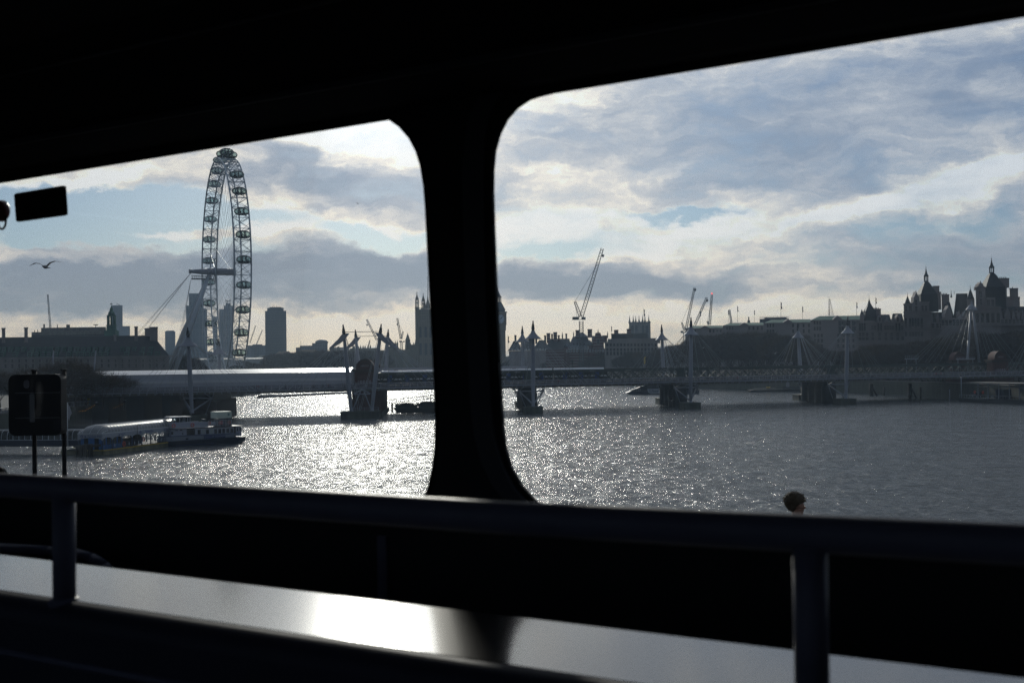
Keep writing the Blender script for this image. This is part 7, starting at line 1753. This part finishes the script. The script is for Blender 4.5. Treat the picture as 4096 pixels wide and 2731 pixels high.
mb = MB(); lbox(mb, fpx(939), fpx(961), .3, BW_ - .3, 1.4, 3.32); st_ = mb.build('stern_cabin', M_['boat_white'], eb)
for px in (945, 956): mb = MB(); lbox(mb, fpx(px) - .13, fpx(px) + .13, .24, .299, 2.4, 3.05); mb.build('window', M_['glass_dark'], st_)
mb = MB(); lbox(mb, fpx(931), fpx(938), .2, .5, 1.3, 3.32); mb.build('door_post', M_['timber'], eb)
mb = MB(); lbox(mb, fpx(814), fpx(895), -.16, -.07, 1.25, 1.85); nbd = mb.build('name_board', M_['navy_sign'], eb)
text_part('lettering', 'ONYX OF LONDON', .50, M_['cloth_pale'], eb, Lp(fpx(854), -.175, 1.55), lu, (0, 0, 1), .01)
mb = MB(); lbox(mb, fpx(748), fpx(757), -.02, .02, 1.2, 1.5); mb.build('freeing_port', M_['boat_navy'], eb)
# ------------------------------------------------------------------ river bus, barges, floats
YU2 = 586
ub = bld('river_bus', 'low dark river bus catamaran with white lettered side panel under the bridge', 'boat', 2650, YU2); ub.location.z = 0
mb = MB(); x0, x1 = X_(2503, YU2), X_(2795, YU2)
mb.prism([[(x0, .9), (x0 + 1.5, .1), (x0 + 1.5, -.4), (x1, -.4), (x1, 1.7), (x0 + 2.2, 1.6)]], lambda a, z, d: Vector((a, d, z)), YU2, YU2 + 8); hl = mb.build('hull', M_['boat_navy'], ub)
mb = MB(); mb.prism([[(x0 + 2.3, 1.71), (x1 - .5, 1.71), (x1 - .8, 4.2), (x0 + 9, 4.2), (x0 + 5.5, 3.0), (x0 + 2.6, 2.2)]], lambda a, z, d: Vector((a, d, z)), YU2 + .4, YU2 + 7.6); sp_ = mb.build('saloon', M_['train_body'], ub)
mb = MB(); mb.prism([[(x0 + 5, 4.22), (x1 - 1, 4.22), (x1 - 2, 4.6), (x0 + 7, 4.55)]], lambda a, z, d: Vector((a, d, z)), YU2 + .7, YU2 + 7.2); mb.build('roof', M_['train_roof'], ub)
mb = MB(); mb.box((x0 + 6.5, YU2 + .33, 3.0), (x0 + 9.5, YU2 + .39, 3.9)); mb.build('window', M_['glass_dark'], sp_)
mb = MB(); mb.prism([[(x0 + 9.6, 2.6), (x0 + 21, 2.6), (x0 + 21, .35), (x0 + 11.2, .35), (x0 + 10, 1.0)]], lambda a, z, d: Vector((a, d, z)), YU2 - .12, YU2 - .02); mb.build('side_panel', M_['sign_white'], ub)
text_part('lettering', 'Uber Boat', 2.1, M_['train_body'], ub, (x0 + 10.6, YU2 - .14, 1.5), (1, 0, 0), (0, 0, 1), .01, 'LEFT')
mb = MB()
for k in range(7): mb.tube((x0 + 1.6 + k * .8, YU2 + .3, 1.6), (x0 + 1.6 + k * .8, YU2 + .3, 2.7), .05, n=4)
mb.tube((x0 + 1.6, YU2 + .3, 2.7), (x0 + 6.4, YU2 + .3, 2.7), .05, n=4); mb.tube((x0 + 1.8, YU2 + 2, 2.4), (x0 + 4.5, YU2 + 2, 3.8), .2, n=5); mb.build('bow_rail', M_['white_steel'], ub)
def barge(label, px0, px1, yb, D_, parts, cat='barge', name='moored_barge', m='iron_black', h=1.6):
    t = bld(name, label, cat, (px0 + px1) / 2, D_); t.location.z = 0
    mb = MB(); a, b2 = X_(px0, D_), X_(px1, D_); mb.prism([[(a, h), (a + 1.4, -.4), (b2 - 1.4, -.4), (b2, h)]], lambda x, z, d: Vector((x, d, z)), D_, D_ + 8); mb.build('hull', M_[m], t)
    for (nm, x0, x1, y0, y1, mm) in parts:
        mb = BB(); mb.b(x0, x1, y0, y1, D_ + 1.5, 3); mb.build(nm, M_[mm], t)
    return t
barge('long flat grey barge moored near the far bank with a yellow hatch', 2998, 3230, 1566, 600, [('deck_house', 3130, 3225, 1546, 1553, 'cloth_grey'), ('wheelhouse', 3142, 3156, 1530, 1548, 'cloth_pale'), ('hatch', 3062, 3080, 1547, 1552, 'yellow'), ('cargo', 3010, 3100, 1553, 1556, 'slate_dark')], h=1.1)
wb = barge('dark work barge with heaped gear moored beside the window pillar', 1570, 1800, 1645, 408, [('deck_house', 1600, 1640, 1612, 1630, 'iron_black'), ('cargo', 1640, 1668, 1618, 1630, 'timber'), ('deck_house', 1680, 1760, 1606, 1630, 'iron_black'), ('cargo', 1586, 1602, 1620, 1632, 'timber')], h=1.5)
rr = random.Random(3); mb = MB()
for k in range(60):
    x = X_(rr.uniform(1580, 1760), 410); y = 409 + rr.random() * 6; z = 1.4 + rr.random() * 1.3; mb.box((x - .4, y - .4, z - .5), (x + .4, y + .4, z + .4), None)
mb.build('heaped_gear', M_['iron_black'], wb)
gt = bld('gangway_bridge', 'thin lattice gangway leading down to the dark work barge', 'gangway', 1650, 416); gt.location.z = 2
mb = MB(); p0, p1 = P(1556, 1613, 416), P(1800, 1586, 416)
for dz in (0, 1.1): mb.tube(p0 + Zv * dz, p1 + Zv * dz, .09, n=4)
for k in range(16): a = p0.lerp(p1, k / 16); b2 = p0.lerp(p1, (k + 1) / 16); mb.tube(a, a + Zv * 1.1, .06, n=4); mb.tube(a, b2 + Zv * 1.1, .05, n=3)
mb.build('lattice', M_['iron_black'], gt)
mb = MB()
for px in (1697, 1722, 1738): mb.tube(P(px, 1612, 417), P(px, 1578, 417), .08, n=4)
mb.tube((p0.x + 1, 416, -1), p0 + Vector((1, 0, .2)), .3, n=8); mb.tube((p1.x - 3, 417.5, -1), p1 + Vector((-3, 1.5, .2)), .3, n=8); mb.build('posts', M_['iron_black'], gt)
fl = thing('floating_boom', 'long thin floating boom lying on the bright water beyond the bridge', 'boom', tuple(W(1200, 1583)))
pts = [W(px, py) + Zv * .35 for px, py in ((1037, 1592), (1060, 1590), (1140, 1587), (1200, 1583), (1290, 1578), (1392, 1574))]
mb = MB(); mb.path(pts, [1.1, 1.2, .75, .7, .65, .6], 8); mb.build('float', M_['cloth_grey'], fl)
# piles near the far bank
for i, (px, yt, yb, lb) in enumerate(((3485, 1533, 1583, 'left pile of the first pair standing in the water at the far bank'), (3537, 1548, 1581, 'lone thin pile between the two braced piles'), (3641, 1534, 1592, 'stout pile of the second braced pair near the far bank'), (3682, 1548, 1590, 'thin pile right of the second braced pair'))):
    q = W(px, yb); t = thing('mooring_pile', lb, 'pile', (q.x, q.y, 0), 'piles off the far bank')
    mb = MB(); mb.tube((q.x, q.y, -1), (q.x, q.y, Z_(yt, q.y, px)), .8 if i in (0, 2) else .35, n=10); mb.build('post', M_['timber'], t)
    if i in (0, 2): mb = MB(); mb.tube((q.x, q.y, Z_(yt + 8, q.y, px)), (q.x + 2.6, q.y, -.5), .35, n=6); mb.build('brace', M_['timber'], t)
# far bank landing stage in front of the bridge end
ep = thing('landing_stage', 'dark landing stage with a thin flat canopy at the right-hand bank', 'landing stage', tuple(W(3960, 1610)))
EA, EB_ = W(3835, 1606), W(4260, 1624); eu = (EB_ - EA).normalized(); ev = Vector((-eu.y, eu.x, 0)); eL = (EB_ - EA).length
def Ep(a, b, z): return EA + eu * a + ev * b + Zv * z
def ebox(mb, a0, a1, b0, b1, z0, z1):
    vs = [Ep(a, b, z) for z in (z0, z1) for (a, b) in ((a0, b0), (a1, b0), (a1, b1), (a0, b1))]
    mb.add(vs, [(0, 3, 2, 1), (4, 5, 6, 7), (0, 1, 5, 4), (1, 2, 6, 5), (2, 3, 7, 6), (3, 0, 4, 7)])
mb = MB(); ebox(mb, 0, eL, 0, 9, -1, 1.3); mb.build('pontoon', M_['iron_black'], ep)
mb = MB(); ebox(mb, 3.6, eL, 0, 8, 6.35, 6.6); ebox(mb, 7, eL, 1, 7.5, 5.0, 5.2); mb.build('canopy', M_['concrete'], ep)
for a in (8.5, 14, 19.5, 25, 30): mb = MB(); ebox(mb, a - .12, a + .12, 1.5, 1.8, 1.3, 6.34); mb.build('post', M_['deck_grey'], ep)
mb = MB(); a = .3
while a < eL: mb.tube(Ep(a, .2, 1.3), Ep(a, .2, 2.4), .04, n=4); a += 1.3
mb.tube(Ep(0, .2, 2.4), Ep(eL, .2, 2.4), .045, n=4); mb.build('railing', M_['deck_grey'], ep)
for a in (8.9, 13.3): mb = MB(); torus(mb, Ep(a, .1, 3.4), ev, .4, .13, 14); mb.build('lifebuoy', M_['orange'], ep)
for a in (4.5, 6.2, 7.6, 10, 12, 15.5, 18): mb = MB(); ebox(mb, a - .13, a + .13, .05, .12, 1.7, 2.25); mb.build('notice', M_['sign_white'], ep)
mb = MB(); ebox(mb, 2.5, 5.5, 3, 5, 1.3, 3.2); ebox(mb, 16, 20, 3, 6, 1.3, 4.4); mb.build('kiosk', M_['boat_navy'], ep)
for (px, y0, y1, lb) in ((3863, 1578, 1497, 'tall pale pole rising from the right-hand landing stage to the footbridge'), (3815, 1582, 1549, 'short pale pole left of the right-hand landing stage')):
    q = W(px, 1606); t = thing('pole', lb, 'pole', (q.x, q.y + 4, 0)); mb = MB(); mb.tube((q.x, q.y + 4, -1), (q.x, q.y + 4, Z_(y1, q.y + 4, px)), .16, n=6); mb.build('shaft', M_['deck_white'], t); mb = MB(); mb.lathe([(.25, -.6), (.25, 0), (.05, .2)], (q.x, q.y + 4, Z_(y1, q.y + 4, px)), 8); mb.build('cap', M_['steel_dark'], t)
# gilded eagle on its column, signal, access platforms
Ye = 660; st2 = bld('gilded_statue', 'gilded winged eagle statue on a stone column by the far trees', 'statue', 2577, Ye)
mb = MB(); mb.lathe([(1.2, LZ), (1.2, LZ + 1), (.7, LZ + 1.4), (.6, Z_(1462, Ye, 2577)), (.9, Z_(1460, Ye, 2577)), (.9, Z_(1456, Ye, 2577))], (X_(2577, Ye), Ye, 0), 12); mb.build('column', M_['stone'], st2)
ex_, ez_ = X_(2578, Ye), Z_(1456, Ye, 2577)
me_ = skin_body([(ex_, Ye, ez_, .25), (ex_ + .1, Ye, ez_ + .9, .45), (ex_ + .2, Ye, ez_ + 1.8, .42), (ex_ + .3, Ye, ez_ + 2.5, .25), (ex_ - .2, Ye, ez_ + 2.7, .12), (ex_ - .1, Ye - .5, ez_ + 2.0, .3), (ex_ + .1, Ye - .9, ez_ + 3.2, .34), (ex_ + .6, Ye - .8, ez_ + 3.9, .16), (ex_ - .1, Ye + .5, ez_ + 2.0, .3), (ex_ + .2, Ye + .9, ez_ + 3.2, .34), (ex_ + .7, Ye + .8, ez_ + 3.9, .16)], [(0, 1), (1, 2), (2, 3), (3, 4), (2, 5), (5, 6), (6, 7), (2, 8), (8, 9), (9, 10)], M_['gold'], 'eagle')
eo = D.objects.new('eagle', me_); COL.objects.link(eo); me_.transform(Matrix.Translation(-Vector(st2.location))); eo.parent = st2
def platform(px0, px1, y0, y1, c, label, m='deck_white'):
    t0, t1 = tb(px0, c), tb(px1, c); z0, z1 = bz((px0 + px1) / 2, y1, c)[1], bz((px0 + px1) / 2, y0, c)[1]
    t = thing('signal_gantry', label, 'gantry', Bp(t0, c, 8.7)); mb = MB(); bbox(mb, t0, t1, c - .5, c + .5, z0, z0 + .35)
    for k in range(7): q = t0 + (t1 - t0) * k / 6; bbox(mb, q - .04, q + .04, c - .5, c - .42, z0 + .35, z1)
    bbox(mb, t0, t1, c - .5, c - .42, z1 - .08, z1); bbox(mb, t0, t1, c - .5, c - .42, (z0 + z1) / 2, (z0 + z1) / 2 + .07); mb.build('walkway', M_[m], t)
    mb = MB(); bbox(mb, t0 + .5, t0 + .75, c - .1, c + .1, 8.72, z0); bbox(mb, t1 - .9, t1 - .65, c - .1, c + .1, 8.72, z0); mb.build('legs', M_['deck_grey'], t)
platform(3622, 3673, 1421, 1437, 30, 'small white railed platform above the girders left of the brick pier')
platform(3828, 3900, 1428, 1438, 30, 'long railed platform in front of the brick arch at the right')
platform(3268, 3332, 1432, 1444, 30, 'rusty railed platform behind the masts right of the middle', 'timber')
sg_ = thing('railway_signal', 'black railway signal head standing above the train near the pillar', 'signal', Bp(tb(2290, 30), 30, 8.7))
mb = MB(); t = tb(2290, 30); z0, z1 = bz(2290, 1470, 30)[1], bz(2290, 1439, 30)[1]; bbox(mb, t - .12, t + .12, 29.9, 30.1, 8.72, z1 - 1.2); mb.build('post', M_['iron_black'], sg_)
mb = MB(); mb.prism([[(t - .9, z1), (t + .3, z1), (t + .3, z1 - 1.4), (t - .2, z1 - 1.4), (t - .3, z1 - .5)]], lambda a, z, c: Bp(a, c, z), 29.7, 30.2); bbox(mb, t - .5, t + .6, 29.6, 30.3, z1 - 2.6, z1 - 2.3); mb.build('signal_head', M_['iron_black'], sg_)
# ------------------------------------------------------------------ south walkway furniture
def lamp(px, Y, ytop, label, globe=True):
    t = thing('walkway_lamp', label, 'street lamp', (X_(px, Y), Y, LZ + .7), 'walkway lamps'); x = X_(px, Y); zt = Z_(ytop, Y, px)
    mb = MB(); mb.lathe([(.42, LZ + .7), (.42, LZ + 1.0), (.25, LZ + 1.5), (.12, LZ + 2.2), (.09, zt - 1.0), (.2, zt - .8)], (x, Y, 0), 10); mb.build('post', M_['iron_black'], t)
    mb = MB(); mb.lathe([(.12, zt - .8), (.32, zt - .6), (.38, zt - .35), (.30, zt - .12), (.1, zt)], (x, Y, 0), 12); mb.build('globe', M_['cloth_pale'], t)
    return t
lamp(384, 352, 1604, 'black walkway lamp with pale globe left of the stairs, second from the left'); lamp(498, 372, 1595, 'black walkway lamp with pale globe in front of the lone bare tree'); lamp(252, 338, 1610, 'walkway lamp left of the pier flagpole tree, leftmost'); lamp(592, 392, 1590, 'walkway lamp nearest to the blue banner pole')
strings = [([(-20, 1667), (40, 1656), (100, 1645)], 322), ([(160, 1610), (205, 1625), (250, 1634), (298, 1646), (342, 1642), (384, 1617)], 345), ([(384, 1617), (410, 1628), (434, 1634), (462, 1629), (497, 1612)], 362), ([(497, 1612), (515, 1617), (537, 1618), (565, 1612), (592, 1601)], 382), ([(592, 1601), (610, 1609), (633, 1615), (650, 1609), (663, 1599)], 396)]
for i, (pts, Y) in enumerate(strings):
    lb = ['at the far left behind the sign box', 'sagging left of the walkway lamps', 'sagging between two walkway lamps in front of the stairs', 'right of the lone bare tree', 'ending at the blue banner pole'][i]
    t = thing('light_string', 'string of warm amber bulbs ' + lb, 'string lights', tuple(P(pts[0][0], pts[0][1], Y)), 'strings of amber bulbs')
    q = [P(a, b2, Y) for a, b2 in pts]; mb = MB(); mb.path(q, .02, 3); mb.build('wire', M_['iron_black'], t)
    mb = MB()
    for k in range(len(q) - 1):
        n = max(2, int((q[k + 1] - q[k]).length / .42))
        for j in range(n): c = q[k].lerp(q[k + 1], j / n) + Vector((0, 0, random.uniform(-.06, .03))); mb.lathe([(.01, -.06), (.06, 0), (.01, .06)], c, 5)
    mb.build('bulbs', M_['bulb'], t, kind='stuff')
fl_ = flagpole(268, 1785, 1610, 224, 'white flagpole beside the mooring piles of the floating pier', 0, .10, None); fl_['label'] = 'white flagpole beside the mooring piles of the floating pier'
for c in list(fl_.children): c.data.materials.clear(); c.data.materials.append(M_['white_steel'])
mb = MB(); x, z = X_(268, 224), Z_(1614, 224, 268); mb.prism([[(0.1, 0), (.55, -.9), (.8, -1.7), (.45, -2.2), (.3, -3.0), (.1, -2.4)]], lambda a, b2, d: Vector((x + a, 224 + d, z + b2)), -.02, .02); mb.build('flag', M_['cloth_pale'], fl_)
bn = thing('banner_pole', 'tall blue banner on a pole at the river wall behind the floating pier', 'banner', (X_(645, 392), 392, 5.3))
mb = MB(); mb.tube((X_(641, 392), 392, 5.3), (X_(641, 392), 392, Z_(1604, 392, 641)), .07, n=6); mb.build('pole', M_['steel_dark'], bn)
mb = MB(); mb.prism([[(X_(641.5, 392), Z_(1607, 392, 645)), (X_(653, 392), Z_(1608, 392, 645)), (X_(652, 392), Z_(1650, 392, 645)), (X_(642, 392), Z_(1662, 392, 645))]], lambda a, b2, d: Vector((a, 392 + d, b2)), -.03, .03); mb.build('banner', M_['banner_blue'] if 'banner_blue' in M_ else M_.setdefault('banner_blue', mat('banner_blue', (.03, .16, .36), .8, var=.3, vs=.4)), bn)
for (px, w, Y, ya, yb, lean, m, lb) in ((348, 11, 362, 1592, 1636, 8, 'yellow', 'yellow leaning banner panel behind the walkway lamps'), (330, 8, 356, 1595, 1676, 14, 'cloth_grey', 'long grey leaning board left of the yellow banner'), (424, 9, 358, 1636, 1662, 2, 'cloth_pale', 'pale pointed feather flag at the foot of the stairs')):
    t = thing('feather_banner', lb, 'banner', (X_(px, Y), Y, LZ)); mb = MB()
    mb.prism([[(X_(px, Y), Z_(ya, Y, px)), (X_(px + w, Y), Z_(ya, Y, px)), (X_(px + w - lean, Y), Z_(yb, Y, px)), (X_(px - lean, Y), Z_(yb - 4, Y, px))]], lambda a, b2, d: Vector((a, Y + d, b2)), -.04, .04); mb.build('panel', M_[m], t)
    mb = MB(); mb.tube((X_(px - lean, Y), Y + .1, LZ), (X_(px, Y), Y + .1, Z_(ya, Y, px)), .05, n=5); mb.build('pole', M_['steel_dark'], t)
for j, (px0, py0, px1, py1, Y) in enumerate(((357, 1652, 412, 1583, 364), (416, 1657, 466, 1585, 366))):
    t = thing('footbridge_stair', ('left' if j == 0 else 'right') + ' flight of stairs with white stringers climbing to the footbridge', 'staircase', (X_(px0, Y), Y, LZ), 'stairs up to the footbridge')
    x0, z0, x1, z1 = X_(px0, Y), LZ, X_(px1, Y), 8.3; mx, mz = (x0 + x1) / 2 - .3, (z0 + z1) / 2
    mb = MB()
    for dy in (0, 2.6):
        for (a, b2) in (((x0, z0 + .3), (mx - .6, mz)), ((mx - .6, mz), (mx + .6, mz)), ((mx + .6, mz), (x1, z1))):
            mb.tube((a[0], Y + dy, a[1]), (b2[0], Y + dy, b2[1]), .16, n=4); mb.tube((a[0], Y + dy, a[1] + 1.1), (b2[0], Y + dy, b2[1] + 1.1), .05, n=4)
    mb.build('stringers', M_['deck_grey'], t)
    mb = MB()
    for k in range(18): q = k / 18; x = x0 + (x1 - x0) * q; z = z0 + .3 + (z1 - z0 - .3) * q; mb.box((x - .1, Y, z), (x + .25, Y + 2.6, z + .06))
    mb.build('treads', M_['iron_black'], t)
for k, px in enumerate((252, 297, 318, 378, 412, 431, 497)):  # thin rectangular light frames standing upright on the walkway
    Y = 372; t = thing('light_frame', 'thin white upright rectangle on the south bank walkway, ' + ('leftmost, by the pier flagpole', 'second from the left', 'third from the left', 'fourth, beside the first walkway lamp', 'fifth, behind the left stair flight', 'sixth, between the two stair flights', 'rightmost, behind the lone bare tree')[k], 'light frame', (X_(px, Y), Y, LZ), 'white upright frames under the trees'); mb = MB()
    xa, xb, za, zb = X_(px - 4, Y), X_(px + 4, Y), Z_(1640, Y, px), Z_(1600, Y, px); r = .045
    for (p, q) in (((xa, za), (xb, za)), ((xb, za), (xb, zb)), ((xb, zb), (xa, zb)), ((xa, zb), (xa, za))): mb.tube((p[0], Y, p[1]), (q[0], Y, q[1]), r, n=4)
    mb.build('frame', M_['cloth_pale'], t); mb = MB(); mb.tube(((xa + xb) / 2, Y, LZ), ((xa + xb) / 2, Y, za), .05, n=4); mb.build('foot', M_['iron_black'], t)
for k, (x0, x1, y0, y1, m, lb) in enumerate(((515, 532, 1592, 1607, 'cloth_pale', 'small white roofed stall under the bridge end'), (534, 556, 1590, 1606, 'green_cloth', 'green canopied stall under the bridge end'), (565, 592, 1592, 1625, 'slate_dark', 'dark kiosk between the stalls and the banner pole'))):
    Y = 386; t = thing('market_stall', lb, 'stall', (X_(x0, Y), Y, LZ)); mb = BB(); mb.b(x0 + 2, x1 - 2, y0 + 6, 0, Y + .5, 3, LZ); mb.build('counter', M_['timber'], t)
    mb = MB(); mb.gable(X_(x0, Y), X_(x1, Y), Y, Y + 4, Z_(y0 + 6, Y, x0), Z_(y0, Y, x0), .6, .6); mb.build('canopy', M_[m], t)
# railing along the south river wall
rl = thing('walkway_railing', 'pale panelled railing along the top of the south river wall', 'railing', (S_BANK[3][0], S_BANK[3][1], 5.3))
mb = MB(); pts = [Vector((x, y, 5.3)) for x, y in S_BANK if 200 < y < 600]
for a, b2 in zip(pts, pts[1:]):
    n = int((b2 - a).length / 2.2)
    for k in range(n): q = a.lerp(b2, k / n); mb.tube(q, q + Zv * 1.15, .05, n=4)
    mb.tube(a + Zv * 1.15, b2 + Zv * 1.15, .06, n=4); mb.tube(a + Zv * .2, b2 + Zv * .2, .04, n=4)
mb.build('posts', M_['deck_grey'], rl)
mb = MB()
for a, b2 in zip(pts, pts[1:]): mb.add([a + Zv * .2, b2 + Zv * .2, b2 + Zv * 1.1, a + Zv * 1.1], [(0, 1, 2, 3)])
mb.build('mesh_panels', mesh_m, rl, fix=False)
# ------------------------------------------------------------------ haze in the air between the eye and the far towers
HX, HY0, HY1, HZ = 3600, -320, 5600, 215
mb = MB(); mb.box((-HX, HY0, -2.5), (HX, HY1, HZ))
hm = D.materials.new('haze_air'); hm.use_nodes = True; nt = hm.node_tree; nt.nodes.clear()
o_ = nt.nodes.new('ShaderNodeOutputMaterial'); pv = nt.nodes.new('ShaderNodeVolumePrincipled')
pv.inputs['Color'].default_value = (.58, .78, 1.0, 1); pv.inputs['Density'].default_value = HAZE; pv.inputs['Anisotropy'].default_value = .25
nt.links.new(pv.outputs[0], o_.inputs['Volume'])
hz = tag(mb.build('haze', hm), kind='stuff')
